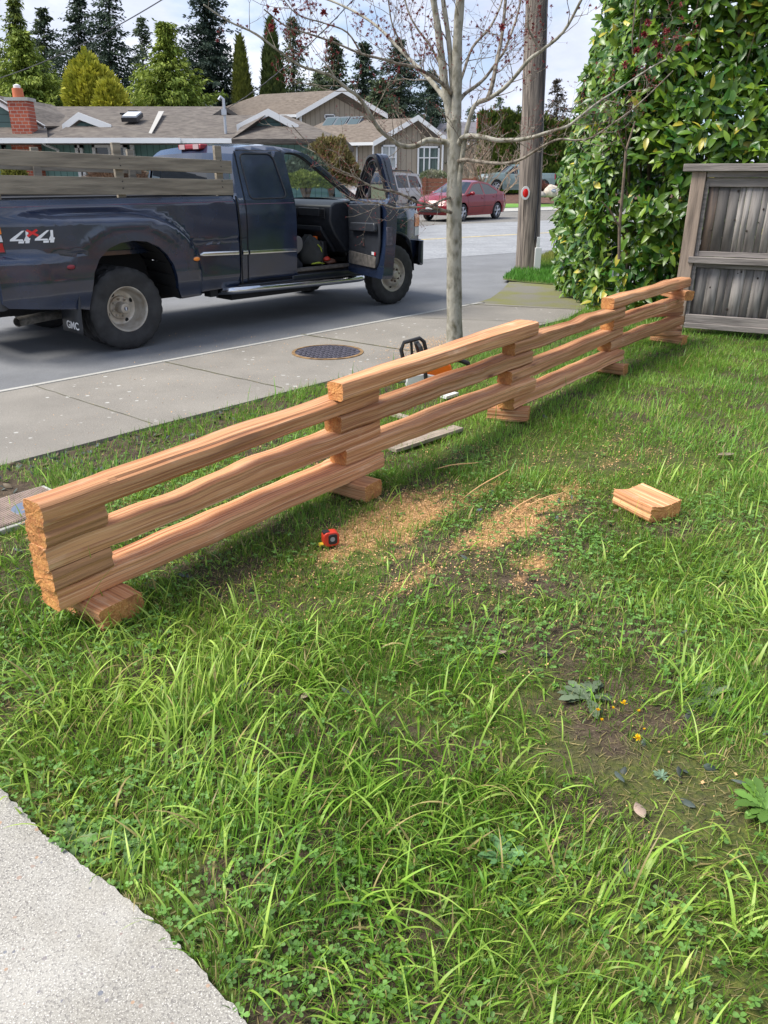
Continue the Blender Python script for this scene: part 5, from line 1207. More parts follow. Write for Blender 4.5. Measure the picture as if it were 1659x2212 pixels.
# rocker, step bar
mb = MB(); mb.box((2.85, -.90, .48), (1.12, .06, .09)); mb.box((2.42, -.895, .45), (1.9, .05, .06)); mb.box((2.42, .895, .48), (1.9, .05, .12)); mb.build('rocker', M_navyd, truck, bevel=.012)
mb = MB(); mb.tube(smooth_path([Vector(p) for p in [(1.22, -.72, .42), (1.30, -.93, .435), (1.45, -1.02, .44), (2.3, -1.03, .425), (3.25, -1.02, .41), (3.42, -.95, .42), (3.46, -.75, .42)]], 5), .042, 14); st_ = mb.build('step_bar', M_chrome, truck); mb = MB(); mb.box((2.45, -1.032, .468), (1.5, .06, .012)); mb.build('step_pad', M_blk, st_, bevel=.004)
# front end
def y_fr(x, z): return interp(z, [(.45, .90), (.8, .945), (1.1, .965), (1.22, .93), (1.30, .86)]) - .16 * sm(4.25, 4.78, x)
AF = [(4.04 + .50 * math.cos(a), .42 + .50 * math.sin(a)) for a in [rad(-2 + 184 * i / 14) for i in range(15)]]
FE = [(3.47, .50), (3.47, 1.30), (3.9, 1.285), (4.4, 1.24), (4.62, 1.19), (4.70, 1.08), (4.72, .80), (4.70, .60), (4.56, .50)] + AF
mb = MB()
for s in (-1, 1): plate(mb, FE, [], y_fr, s, step=.06, flange=.06)
strips(mb, [(3.47, 1.30), (3.9, 1.285), (4.4, 1.24), (4.62, 1.19), (4.70, 1.08), (4.72, .80), (4.70, .6)], y_fr, crown=[.06, .07, .06, .04, 0, 0, 0], bow=[0, 0, .03, .06, .07, .07, .07], n=12); mb.build('front_body', M_navy, truck, angle=40, fix=False)
mb = MB()
for s in (-1, 1):
    for i in range(len(AF) - 1):
        (x0, z0), (x1, z1) = AF[i], AF[i + 1]; mb.add([(x0, s * .88, z0), (x1, s * .88, z1), (x1, s * .5, z1), (x0, s * .5, z0)], [(0, 1, 2, 3)])
        a_ = (x0 * 1.0, z0); ex = lambda x, z, k: (4.04 + (x - 4.04) * k, .42 + (z - .42) * k)
    mb.add([(x, s * .5, z) for x, z in AF], [tuple(range(len(AF)))])
mb.build('wheel_well', M_under, truck, fix=False)
mb = MB()
for s in (-1,):
    P = [(4.04 + .515 * math.cos(rad(-2 + 184 * i / 20)), .42 + .515 * math.sin(rad(-2 + 184 * i / 20))) for i in range(21)]; mb.tube([(x, s * (y_fr(x, z) + .004), z) for x, z in P], .016, 6)
mb.build('arch_flare', M_navyd, truck, fix=False)
mb = MB(); ob_ = fillet([(4.58, .52), (4.60, .80), (4.86, .80), (4.88, .56), (4.78, .44)], .05); yb = lambda x, z: .96 - .28 * sm(4.62, 4.88, x)
plate(mb, ob_, [], yb, -1, step=.05, flange=.05); plate(mb, ob_, [], yb, 1, step=.05, flange=.05); strips(mb, [(4.60, .80), (4.84, .80), (4.885, .72), (4.88, .56), (4.78, .46)], yb, crown=0, bow=[0, .03, .04, .04, .03], n=10); mb.build('front_bumper', mat('dusty_chrome', (.11, .12, .14), .3, metal=.6, var=.3, scale=6), truck, fix=False)
mb = MB(); plate(mb, fillet([(4.56, .98), (4.56, 1.15), (4.695, 1.13), (4.70, .98)], .02), [], lambda x, z: y_fr(x, z) + .008, -1, step=.04, flange=.02); mb.build('turn_signal', M_amber, truck, fix=False)
mb = MB(); plate(mb, fillet([(4.58, .86), (4.57, .97), (4.705, .97), (4.71, .86)], .015), [], lambda x, z: y_fr(x, z) + .006, -1, step=.04, flange=.02); mb.build('headlight', M_clear, truck, fix=False)
# wheels
M_steelw = mat('dusty_steel_wheel', (.56, .53, .47), .38, metal=.35, col2=(.32, .27, .21), scale=7, rvar=.1); M_nut = mat('rusty_nut', (.11, .075, .06), .75, var=.4, scale=60)
def rear_wheel(side):
    root = bpy.data.objects.new('rear_wheel', None); COL.objects.link(root); root.parent = truck; root.location = (0, 0, .40); s = side
    mb = MB(); tyre(mb, s * 1.02, .40, .215, .212, o=(0, 0, 0)); mb.build('tyre', M_tyre, root, angle=25); mb = MB(); tyre(mb, s * .74, .40, .215, .212); mb.build('tyre', M_tyre, root, angle=25)
    mb = MB(); Y = s * 1.105; mb.lathe([(.212, Y), (.220, Y + s * .006), (.212, Y + s * .006), (.204, Y - s * .004), (.198, Y - s * .03), (.186, Y - s * .12), (.165, Y - s * .155), (.13, Y - s * .165), (.115, Y - s * .16), (.108, Y - s * .145), (.06, Y - s * .143), (.055, Y - s * .13)], 48, close=False)
    mb.lathe([(.056, Y - s * .14), (.056, Y - s * .045), (.050, Y - s * .035), (.034, Y - s * .033), (.001, Y - s * .033)], 28, close=False); rm_ = mb.build('rim', M_steelw, root)
    for k in range(4):
        mb = MB(); a = rad(25 + 90 * k); mb.sphere((.148 * math.cos(a), Y - s * .160, .148 * math.sin(a)), .026, 12, sc=(.8, .12, 1)); mb.build('vent_hole', M_under, rm_)
    for k in range(8): mb = MB(); a = rad(45 * k + 10); mb.lathe([(.012, -s * .0), (.012, s * .018), (.005, s * .026), (.001, s * .026)], 8, o=(.086 * math.cos(a), Y - s * .145, .086 * math.sin(a)), close=False); mb.build('wheel_nut', M_steelw, rm_)
    mb = MB(); mb.lathe([(.001, Y - s * .0315), (.021, Y - s * .0315)], 20, close=False); lg = mb.build('hub_badge', M_iron, rm_); mb = MB(); mb.box((0, Y - s * .0300, 0), (.012, .002, .034)); mb.build('badge_bar', M_clear, lg)
def front_wheel(side):
    root = bpy.data.objects.new('front_wheel', None); COL.objects.link(root); root.parent = truck; root.location = (4.04, side * .86, .39); root.rotation_euler = (0, 0, rad(-3)); s = side
    mb = MB(); tyre(mb, 0, .39, .215, .212); mb.build('tyre', M_tyre, root, angle=25); Y = s * .085
    mb = MB(); mb.lathe([(.212, Y), (.219, Y + s * .006), (.210, Y + s * .004), (.200, Y - s * .012), (.190, Y - s * .03), (.165, Y - s * .03), (.145, Y - s * .005), (.125, Y + s * .012), (.10, Y + s * .016), (.06, Y + s * .018), (.052, Y + s * .055), (.042, Y + s * .065), (.001, Y + s * .066)], 48, close=False); rm_ = mb.build('rim', M_steelw, root)
    for k in range(8): mb = MB(); a = rad(45 * k + 10); mb.lathe([(.014, 0), (.014, s * .024), (.006, s * .032), (.001, s * .032)], 8, o=(.082 * math.cos(a), Y + s * .014, .082 * math.sin(a)), close=False); mb.build('wheel_nut', M_nut, rm_)
    for k in range(4): mb = MB(); a = rad(80 + 90 * k); mb.sphere((.158 * math.cos(a), Y - s * .019, .158 * math.sin(a)), .022, 12, sc=(1, .2, .8)); mb.build('vent_hole', M_under, rm_)
for s in (-1, 1): rear_wheel(s); front_wheel(s)
# mud flap with lettering
def text_obj(body, size, m_, parent, loc, rot, name='lettering', ext=.0008, shear=0.0, sx=1.0, bold=.0):
    cu = bpy.data.curves.new(name, 'FONT'); cu.body = body; cu.size = size; cu.extrude = ext; cu.align_x = 'CENTER'; cu.align_y = 'CENTER'; cu.shear = shear; cu.offset = bold
    tmp = bpy.data.objects.new('tmp', cu); COL.objects.link(tmp); bpy.context.view_layer.update()
    me = bpy.data.meshes.new_from_object(tmp.evaluated_get(bpy.context.evaluated_depsgraph_get())); bpy.data.objects.remove(tmp); bpy.data.curves.remove(cu)
    me.name = name; me.materials.clear(); me.materials.append(m_); o = bpy.data.objects.new(name, me); COL.objects.link(o); o.parent = parent; o.location = loc; o.rotation_euler = rot; o.scale = (sx, 1, 1); return o
M_white = mat('white_decal', (.78, .78, .78), .4)
for s in (-1, 1):
    mb = MB(); nF = 9; vs = []; sw = s
    for i in range(nF):
        t_ = i / (nF - 1); z = .72 - .50 * t_
        xa = -.50 - .02 * t_; vs += [(xa, s * .76, z), (xa, s * 1.17, z)]
    mb.add(vs, [(i * 2, i * 2 + 1, i * 2 + 3, i * 2 + 2) for i in range(nF - 1)]); fl_ = mb.build('mud_flap', M_plast, truck, fix=False); so = fl_.modifiers.new('s', 'SOLIDIFY'); so.thickness = .008
    if s == -1: text_obj('GMC', .10, M_white, fl_, (-.535, -.99, .29), (rad(90), 0, rad(-90)), sx=1.15, bold=.002)
text_obj('SLE', .030, M_clear, truck, (1.585, -(y_cab(1.6, 1.38) + .004), 1.385), (rad(90), 0, 0), name='trim_badge', sx=1.4)
# 4x4 decal
def decal_poly(P, m_, nm, parent, off=.004):
    mb = MB(); plate(mb, P, [], lambda x, z: y_bed(x, z) + off, -1, step=.05, flange=0); return mb.build(nm, m_, parent, fix=False)
dc = bpy.data.objects.new('four_by_four_decal', None); COL.objects.link(dc); dc.parent = truck
def four(x0):
    S = .155; k = .104 / .104
    f = lambda x, z: (x0 + x, 1.068 + z)
    decal_poly([f(.105, .105), f(.125, .105), f(.045, .034), f(.10, .034), f(.104, .020), f(0, .020), f(.003, .034)], M_white, 'digit', dc)
    decal_poly([f(.110, .018), f(.066, .018), f(.062, .0), f(.104, .0)], M_white, 'digit', dc)
    decal_poly([f(.132, .105), f(.153, .105), f(.148, .042), f(.160, .042), f(.156, .026), f(.108, .026), f(.110, .020), f(.152, .020), f(.146, .0), f(.115, .0), f(.128, .060)], M_white, 'digit', dc)
four(-1.0); four(-.81)
mb = MB(); cxx, czz = -.82, 1.152
for sg in (1, -1):
    P = []
    for (u_, v_) in ((-.052, -.011), (.052, -.008), (.050, .011), (-.050, .009)):
        a = rad(36 * sg); P.append((cxx + u_ * math.cos(a) - v_ * math.sin(a), czz + u_ * math.sin(a) * .85 + v_ * math.cos(a)))
    plate(mb, P, [], lambda x, z: y_bed(x, z) + (.006 if sg > 0 else .0075), -1, step=.05, flange=0)
mb.build('letter_x', mat('red_decal', (.65, .02, .02), .4), dc, fix=False)
# side boards
M_bolt = mat('bolt_dark', (.05, .045, .04), .6)
for s in (-1, 1):
    y = s * .90
    sb = bpy.data.objects.new('side_boards', None); COL.objects.link(sb); sb.parent = truck
    for z0, z1, k in ((1.72, 1.58, 0), (1.53, 1.415, 1)):
        pass
    for (za, zb, h_) in ((1.78, 1.705, .125), (1.555, 1.505, .155)):
        mb = MB(); x0, x1 = -1.45, 1.50
        mb.prism([(x0, y - s * -.02, za - h_ / 2), (x1, y - s * -.02, zb - h_ / 2), (x1, y - s * -.02, zb + h_ / 2), (x0, y - s * -.02, za + h_ / 2)], (0, s * .03, 0)); mb.build('board', M_board, sb, bevel=.004)
    for x in (-1.0, .20, 1.36):
        mb = MB(); mb.box((x, y, 1.66), (.085, .04, .50)); mb.build('stake', M_board, sb, bevel=.004)
        for z in (1.78, 1.72, 1.58, 1.52): mb = MB(); mb.sphere((x, y + s * .052, z - .01), .007, 8); mb.build('bolt', M_bolt, sb)
# cargo edge seen above the bed rail
mb = MB(); mb.box((.2, .3, 1.40), (2.3, .9, .05), rz=.02); mb.box((.3, .25, 1.45), (1.7, .10, .04), rz=-.03); mb.build('bed_cargo', M_trim, truck)
# interior --------------------------------------------------------
M_dash = mat('dash_plastic', (.020, .023, .030), .5, var=.15, scale=20); M_seat = mat('grey_seat', (.16, .155, .15), .85, bump=.2, bscale=200); M_carp = mat('grey_floor', (.10, .09, .08), .95, var=.35, scale=20)
mb = MB(); mb.box((2.45, 0, .56), (2.0, 1.74, .04)); mb.box((2.86, -.88, .575), (1.02, .10, .03)); mb.build('cabin_floor', M_carp, truck)
mb = MB(); mb.prism([(x, -.86, z) for x, z in [(3.40, 1.34), (3.08, 1.32), (3.00, 1.28), (2.98, 1.10), (3.05, .96), (3.26, .72), (3.42, .70)]], (0, 1.72, 0)); da = mb.build('dashboard', M_dash, truck, bevel=.02)
mb = MB(); mb.prism([(x, -.70, z) for x, z in [(2.975, 1.05), (2.97, .99), (3.19, .72), (3.24, .72)]], (0, .52, 0)); mb.build('glove_box', M_dash, da, bevel=.012)
for yv in (-.74, -.22, .06):
    mb = MB(); mb.box((2.972, yv, 1.19), (.02, .085, .12)); v_ = mb.build('air_vent', M_blk, da, bevel=.006); mb = MB()
    for k in range(5): mb.box((2.960, yv, 1.145 + .022 * k), (.012, .075, .005))
    mb.build('louvre', M_dash, v_)
mb = MB(); mb.box((2.975, -.48, 1.205), (.02, .40, .10)); mb.build('dash_panel', M_dash, da, bevel=.012)
mb = MB(); mb.prism([(x, -.78, z) for x, z in fillet([(2.10, .74), (2.10, .92), (2.45, .97), (2.60, .94), (2.61, .80), (2.48, .72)], .06)], (0, .56, 0)); se = mb.build('seat', M_seat, truck, bevel=.02)
mb = MB(); mb.prism([(x, -.76, z) for x, z in [(2.08, .58), (2.08, .76), (2.50, .72), (2.60, .62), (2.60, .58)]], (0, .52, 0)); mb.lathe([(.03, -.775), (.03, -.765)], 14, o=(2.42, 0, .67)); mb.build('seat_base', M_dash, se, bevel=.01)
mb = MB(); mb.prism([(x, -.70, z) for x, z in fillet([(2.0, .8), (2.12, .8), (2.02, 1.45), (1.90, 1.45)], .05)], (0, .5, 0)); mb.build('seat_back', M_seat, se, bevel=.02)
mb = MB(); mb.prism([(x, .15, z) for x, z in fillet([(2.10, .60), (2.10, .92), (2.60, .94), (2.60, .60)], .06)], (0, .6, 0)); mb.build('driver_seat', M_seat, truck, bevel=.02)
mb = MB(); mb.tube([(2.78 + .05 * math.cos(a), .40 + .19 * math.cos(a), 1.22 + .18 * math.sin(a)) for a in [i * math.pi / 10 for i in range(21)]], .014, 6, cap=False); mb.build('steering_wheel', M_blk, truck, fix=False)
mb = MB(); mb.box((2.86, -.02, 1.70), (.03, .24, .07)); mb.tube([(2.87, 0, 1.72), (2.93, 0, 1.76)], .012, 6); mb.build('rear_view_mirror', M_blk, truck, bevel=.01)
# open door -------------------------------------------------------
dr = bpy.data.objects.new('open_door', None); COL.objects.link(dr); dr.parent = truck; dr.location = (3.37, -.945, 0); dr.rotation_euler = (0, 0, rad(70))
# door frame: x from hinge (0) to latch (-1.03); outside faces -y; sheet below belt bulges outwards
DL = -1.03
DO = fillet([(.0, .50), (.02, 1.30), (-.32, 1.52), (-.72, 1.80), (-.92, 1.855), (-1.02, 1.82), (DL - .01, 1.34), (DL, .50)], [.10, .03, .05, .08, .10, .06, .02, .04])
DH = fillet([(-.09, 1.36), (-.38, 1.56), (-.74, 1.775), (-.90, 1.785), (-.955, 1.36)], [.03, .04, .07, .06, .04])
def y_d(x, z): return y_cab(0, z) - .945
mb = MB(); plate(mb, DO, [DH], lambda x, z: y_d(x, z) + .004, -1, step=.08, flange=.02); ti_ = lambda x, z: y_d(x, z) - (.042 + .083 * sm(1.42, 1.30, z)); plate(mb, DO, [DH], ti_, -1, step=.08, flange=-.11); mb.build('door_skin', M_navy, dr, angle=40, fix=False)
mb = MB(); wf = [(x, -(y_d(x, z) - .040), z) for x, z in fillet([(-.02, 1.35), (-.345, 1.58), (-.72, 1.82), (-.91, 1.83), (-.99, 1.34)], [.03, .04, .09, .08, .03])]; mb.tube(wf, .024, 6); wf2 = [(x, -(y_d(x, z) - .045), z) for x, z in DH]; mb.tube(wf2 + [wf2[0]], .014, 6, cap=False); mb.build('window_frame', M_blk, dr, fix=False)
IP = fillet([(-.06, .60), (-.05, 1.30), (-.94, 1.33), (-.95, .90), (-.88, .60)], [.05, .03, .03, .05, .12])
mb = MB(); mb.prism([(x, .12, z) for x, z in IP], (0, .03, 0)); ip = mb.build('door_panel', M_dash, dr, bevel=.014)
mb = MB(); mb.prism([(x, .15, z) for x, z in fillet([(-.20, 1.00), (-.22, 1.10), (-.90, 1.12), (-.92, 1.02)], .03)], (0, .05, 0)); mb.build('arm_rest', M_dash, ip, bevel=.012)
mb = MB(); mb.prism([(x, .146, z) for x, z in fillet([(-.07, .605), (-.07, .76), (-.86, .74), (-.85, .61)], .03)], (0, .012, 0)); mb.build('carpet_strip', M_carp, ip, bevel=.004)
mb = MB(); mb.box((-.80, .156, .775), (.09, .006, .035)); rl = mb.build('reflector_strip', M_clear, ip); mb = MB(); mb.box((-.845, .158, .775), (.035, .006, .036)); mb.build('red_reflector', M_rlens, rl)
mb = MB(); mb.box((-.50, .153, .88), (.10, .008, .10)); mb.box((-.15, .152, 1.22), (.10, .006, .05)); mb.build('door_pocket', M_blk, ip, bevel=.004)
mb = MB(); mb.box((DL - .004, .060, .98), (.022, .075, .20)); mb.tube([(DL - .016, .03, .98), (DL - .016, .09, .98)], .009, 6); mb.build('door_latch', M_iron, dr, bevel=.004)
mb = MB(); mb.prism([(x, -.0, z) for x, z in fillet([(-.10, 1.36), (-.10, 1.60), (-.30, 1.60), (-.32, 1.36)], .05)], (0, -.0, 0)) if False else None
mr_ = MB(); mr_.box((-.16, -.20, 1.42), (.09, .24, .26)); mr_.box((-.10, -.06, 1.36), (.06, .10, .05)); mi_ = mr_.build('side_mirror', M_blk, dr, bevel=.025); mb = MB(); mb.box((-.207, -.20, 1.42), (.004, .20, .21)); mb.build('mirror_glass', mat('mirror_glass', (.55, .62, .6), .03, metal=1), mi_)
# things lying in the cab
def local(x, y, z): return TO + Vector((x * math.cos(TH) - y * math.sin(TH), x * math.sin(TH) + y * math.cos(TH), z))
M_bag = mat('bag_cloth', (.035, .036, .034), .85, bump=.6, bscale=18); M_lime = mat('lime_trim', (.35, .42, .03), .7)
p = local(2.80, -.66, .60); bg_ = empty('work_bag', p, TH); tag(bg_, 'dark fabric work bag with lime trim slumped on the truck floor', 'bag')
def lump(mb, sc, seed, n=22, c=(0, 0, 0), am=.14):
    r = random.Random(seed); ph = [r.uniform(0, 6) for _ in range(8)]; vs = []; fs = []; m_ = n // 2
    for j in range(m_ + 1):
        for k in range(n):
            a = math.pi * j / m_; q = 2 * math.pi * k / n; d = 1 + am * math.sin(3 * q + ph[0] + 2 * a) + am * .7 * math.sin(5 * a + ph[1]) * math.cos(4 * q + ph[2]) + am * .4 * math.sin(9 * q + ph[3]) * math.sin(a)
            z = max(-.45, math.cos(a) * d); vs.append((c[0] + sc[0] * math.sin(a) * math.cos(q) * d, c[1] + sc[1] * math.sin(a) * math.sin(q) * d, c[2] + sc[2] * (z + .45)))
    for j in range(m_):
        for k in range(n): fs.append((j * n + k, (j + 1) * n + k, (j + 1) * n + (k + 1) % n, j * n + (k + 1) % n))
    mb.add(vs, fs)
mb = MB(); lump(mb, (.14, .17, .22), 3); mb.build('bag_body', M_bag, bg_, angle=60); mb = MB(); mb.tube([(-.12, -.17, .02), (-.02, -.20, .03), (.09, -.17, .01)], [.012, .02, .008], 6, flat=.6); mb.build('bag_trim', M_lime, bg_); mb = MB(); mb.tube([(.02, -.14, .24), (.06, -.15, .20), (.07, -.16, .13)], .008, 5); mb.build('bag_trim', M_lime, bg_)
p = local(3.02, -.60, .585); jg = empty('oil_jug', p, TH + .2); tag(jg, 'dark jug with white paper label and orange cap in the truck footwell', 'jug')
mb = MB(); mb.box((0, 0, .14), (.10, .20, .28)); mb.build('jug_body', M_trim, jg, bevel=.02); mb = MB(); mb.box((-.053, -.01, .10), (.004, .17, .20)); mb.build('paper_label', mat('paper', (.72, .71, .68), .8, col2=(.35, .35, .36), scale=30, lo=.6, hi=.7, stretch=(1, 1, 4)), jg); mb = MB(); mb.lathe([(.03, .28), (.03, .33), (.001, .335)], 16, axis='Z', o=(-.01, .05, 0)); mb.build('jug_cap', M_org, jg)
p = local(3.05, -.77, .60); gl_ = empty('work_glove', p, TH - .3); tag(gl_, 'red and brown work gloves on the truck sill by the hinge', 'gloves')
mb = MB(); lump(mb, (.09, .05, .035), 9, 16, am=.2); mb.build('brown_glove', mat('brown_leather', (.12, .05, .03), .7), gl_, angle=60); mb = MB(); lump(mb, (.05, .03, .03), 12, 14, c=(-.05, -.01, .035), am=.2); mb.build('red_glove', M_red, gl_, angle=60)
p = local(2.42, -.30, .95); tl_ = empty('tool_tray', p, TH); tag(tl_, 'tangle of red and black tools piled on the truck seat', 'tools')
rr = random.Random(6); mb = MB(); mb2 = MB()
for i in range(16): a = rr.uniform(0, 3.1); q = Vector((rr.uniform(-.14, .12), rr.uniform(-.14, .14), rr.uniform(0, .12))); d = Vector((math.cos(a) * .07, math.sin(a) * .07, rr.uniform(-.02, .04))); (mb if i % 2 else mb2).tube([q - d, q, q + d], [.012, .018, .01], 6)
mb.box((-.02, -.02, .0), (.3, .3, .04)); mb.build('dark_tools', M_trim, tl_); mb2.build('red_tools', M_red, tl_)

# ================================================================== OTHER CARS
def car(name, label, cat, loc, rz, sp):
    root = empty(name, loc, rz); tag(root, label, cat); W = sp['W']; bz = sp['belt']; tum = sp.get('tum', .5)
    L0_, L1_ = sp['x0'], sp['x1']
    def yf(x, z):
        y = W * (1 - .05 * sm(.55, .2, z)) - (.03 * sm(bz - .25, bz, z)); e = .13 * sm(L0_ + .45, L0_, x) + .17 * sm(L1_ - .6, L1_, x)
        if z > bz: y -= (z - bz) * tum
        return y - e * (1 if z < bz + .1 else .3)
    wr = sp['wr']; bot = []
    xs = sp['wheels']  # rear, front
    bot = [(L1_ - .12, .22)] + arch(xs[1], wr + .01, wr + .055, 12, -12, 192) + [(xs[1] - wr - .12, .20), (xs[0] + wr + .12, .20)] + arch(xs[0], wr + .01, wr + .055, 12, -12, 192) + [(L0_ + .12, .26)]
    prof = sp['prof']; outl = [(x, z) for x, z, *_ in prof] + bot
    mb = MB()
    for s in (-1, 1): plate(mb, outl, [fillet(g_, .05) for g_ in sp['glass']], yf, s, step=.12, flange=.03)
    paint_rows = []; P = [(x, z) for x, z, *_ in prof]; types = [t_[2] for t_ in prof]
    for i in range(len(P) - 1):
        if types[i] == 'g': continue
        end = i < sp.get('nr', 3) or i >= len(P) - 1 - sp.get('nf', 3)
        c0 = prof[i][3]; c1 = prof[i + 1][3]; b0 = prof[i][4]; b1 = prof[i + 1][4]
        strips(mb, P[i:i + 2], yf, crown=[c0, c1], bow=[b0, b1], n=10)
    mb.build('body', sp['paint'], root, angle=38, fix=False)
    for i in range(len(P) - 1):
        if types[i] == 'g': mb = MB(); strips(mb, P[i:i + 2], lambda x, z: yf(x, z) - .03, crown=[prof[i][3], prof[i + 1][3]], bow=[prof[i][4], prof[i + 1][4]], n=10); mb.build('windscreen', sp.get('gm', M_gl), root, fix=False)
    for g_ in sp['glass']:
        for s in (-1, 1): mb = MB(); plate(mb, fillet(g_, .05), [], lambda x, z: yf(x, z) - .006, s, step=.3, flange=0); mb.build('side_window', M_gl, root, fix=False)
    mb = MB(); mb.box(((L0_ + L1_) / 2, 0, .42), (L1_ - L0_ - .5, W * 1.6, .35)); mb.build('underbody', M_under, root)
    for x in xs:
        for s in (-1, 1): alloy_wheel(root, x, s * (W - .10), wr, wr, s, sp.get('sp', 5), mt_=sp.get('wm'))
    mb = MB()
    for ln in sp.get('seams', []):
        for s in (-1, 1): seam(mb, ln, yf, s, .014, .002)
    if sp.get('seams'): mb.build('door_gap', M_under, root, fix=False)
    for s in (-1, 1):
        x, z = sp['mirror']; mb = MB(); mb.sphere((x, s * (yf(x, z) + .10), z + .03), .1, 12, sc=(.8, 1.15, .75)); mb.tube([(x, s * yf(x, z), z - .02), (x, s * (yf(x, z) + .08), z)], .025, 6); mb.build('side_mirror', sp['paint'] if not sp.get('mblk') else M_trim, root)
        for x, z in sp['handles']: mb = MB(); mb.box((x, s * (yf(x, z) + .015), z), (.17, .03, .035)); mb.build('door_handle', sp['paint'] if not sp.get('mblk') else M_trim, root, bevel=.01)
        for nm, poly, m_ in sp['lamps']: mb = MB(); plate(mb, fillet(poly, .03), [], lambda x, z: yf(x, z) + .008, s, step=.05, flange=.04); mb.build(nm, m_, root, fix=False)
    sp['yf'] = yf; return root
M_redc = mat('maroon_paint', (.20, .006, .014), .25, coat=.35, spec=.3); M_beige = mat('champagne_paint', (.36, .33, .31), .28, metal=.35, coat=.8); M_teal = mat('pale_teal_paint', (.22, .30, .30), .3, coat=.8)
M_silver = mat('plate_white', (.6, .62, .65), .5)
def place_car(px, py, rz, fn): return fn
# red sedan: faces left and towards the camera
ra = G(1074, 473, RZ); hd = rad(180 + 52)
def anchor(contact, rz, wheel_x, wheel_y):
    """world origin so that local (wheel_x, wheel_y) lands on the contact point"""
    return Vector((contact.x - (wheel_x * math.cos(rz) - wheel_y * math.sin(rz)), contact.y - (wheel_x * math.sin(rz) + wheel_y * math.cos(rz)), RZ + .006))
redsp = dict(W=.875, belt=.93, tum=.55, x0=-2.18, x1=2.28, wr=.315, wheels=(-1.30, 1.33), paint=M_redc, nr=3, nf=4, sp=5,
    prof=[(-2.10, .30, 'p', 0, -.06), (-2.18, .55, 'p', 0, -.10), (-2.13, .90, 'p', 0, -.10), (-2.02, 1.02, 'p', .01, -.08), (-1.62, 1.06, 'g', .02, 0), (-.85, 1.38, 'p', .03, -.05), (-.2, 1.45, 'p', .035, 0), (.32, 1.40, 'g', .03, .08), (1.15, .99, 'p', .05, .15), (1.75, .88, 'p', .06, .1), (2.12, .74, 'p', .03, .12), (2.25, .58, 'p', 0, .12), (2.26, .40, 'p', 0, .12), (2.16, .24, 'p', 0, .1)],
    glass=[[(.98, .98), (.30, 1.33), (-.22, 1.375), (-.22, .955)], [(-.30, .955), (-.30, 1.375), (-.82, 1.31), (-1.38, 1.05), (-1.28, .98)]],
    seams=[[(.98, .95), (1.0, .6), (.92, .28), (-.1, .27), (-.24, .5), (-.26, .95)], [(-.26, .27), (-.80, .27), (-1.0, .55), (-1.15, .75), (-1.22, .97)], [(.95, .52), (-.9, .55)]],
    mirror=(.78, .98), handles=[(-.10, .83), (-1.0, .86)], lamps=[('headlight', [(1.72, .70), (1.75, .80), (2.10, .70), (2.14, .62)], M_clear), ('tail_lamp', [(-2.13, .76), (-1.95, .80), (-1.85, .95), (-2.08, .97)], M_rlens)])
red = car('red_sedan', 'maroon four door sedan parked across the street behind the tree trunk', 'car', anchor(ra, hd, -1.30, .875), hd, redsp)
mb = MB(); mb.box((2.36, 0, .40), (.05, 1.0, .12)); mb.box((2.35, 0, .60), (.03, .7, .08)); mb.build('grille', M_trim, red, bevel=.01); mb = MB(); mb.box((2.40, 0, .52), (.02, .34, .12)); mb.build('number_plate', M_silver, red)
sa = G(891, 463, RZ); sh = rad(180 + 48)
suvsp = dict(W=.90, belt=1.10, tum=.32, x0=-2.22, x1=2.25, wr=.36, wheels=(-1.32, 1.30), paint=M_beige, nr=3, nf=4, sp=5, mblk=True,
    prof=[(-2.15, .35, 'p', 0, -.05), (-2.22, .60, 'p', 0, -.06), (-2.18, 1.05, 'g', 0, -.08), (-2.0, 1.62, 'p', .01, -.05), (-1.85, 1.74, 'p', .03, 0), (-.5, 1.79, 'p', .035, 0), (.25, 1.74, 'g', .03, .06), (.98, 1.18, 'p', .05, .15), (1.9, 1.03, 'p', .05, .1), (2.18, .85, 'p', .02, .1), (2.25, .6, 'p', 0, .1), (2.15, .3, 'p', 0, .1)],
    glass=[[(.82, 1.16), (.18, 1.64), (-.25, 1.67), (-.25, 1.14)], [(-.33, 1.14), (-.33, 1.67), (-1.10, 1.67), (-1.10, 1.14)], [(-1.20, 1.14), (-1.20, 1.66), (-1.80, 1.62), (-2.02, 1.16)]],
    seams=[[(.86, 1.12), (.9, .6), (.85, .35), (-.2, .33), (-.29, .6), (-.29, 1.12)], [(-.29, .33), (-.85, .35), (-.95, .7), (-1.14, 1.12)]],
    mirror=(.72, 1.16), handles=[(-.12, .98), (-.95, .98)], lamps=[('headlight', [(1.85, .78), (1.85, .95), (2.12, .88), (2.16, .76)], M_clear), ('tail_lamp', [(-2.18, .80), (-2.02, .80), (-2.02, 1.10), (-2.15, 1.10)], M_rlens)])
suv = car('beige_suv', 'champagne coloured sport utility vehicle with roof rails behind the open truck door', 'car', anchor(sa, sh, -1.32, .90), sh, suvsp)
for s in (-1, 1): mb = MB(); mb.tube([(-1.7, s * .60, 1.75), (-1.5, s * .60, 1.85), (.0, s * .60, 1.86), (.2, s * .60, 1.78)], .022, 6); mb.build('roof_rail', M_trim, suv)
mb = MB()
for x in (-1.2, -.4): mb.box((x, 0, 1.87), (.05, 1.2, .03))
mb.build('roof_bar', M_trim, suv)
mb = MB(); mb.box((0, .0, .42), (2.0, 1.86, .14)); mb.build('side_cladding', mat('grey_cladding', (.12, .115, .11), .6), suv, bevel=.02)
tc_ = AT(1060, 412, 56.0); th_ = rad(180 + 12)
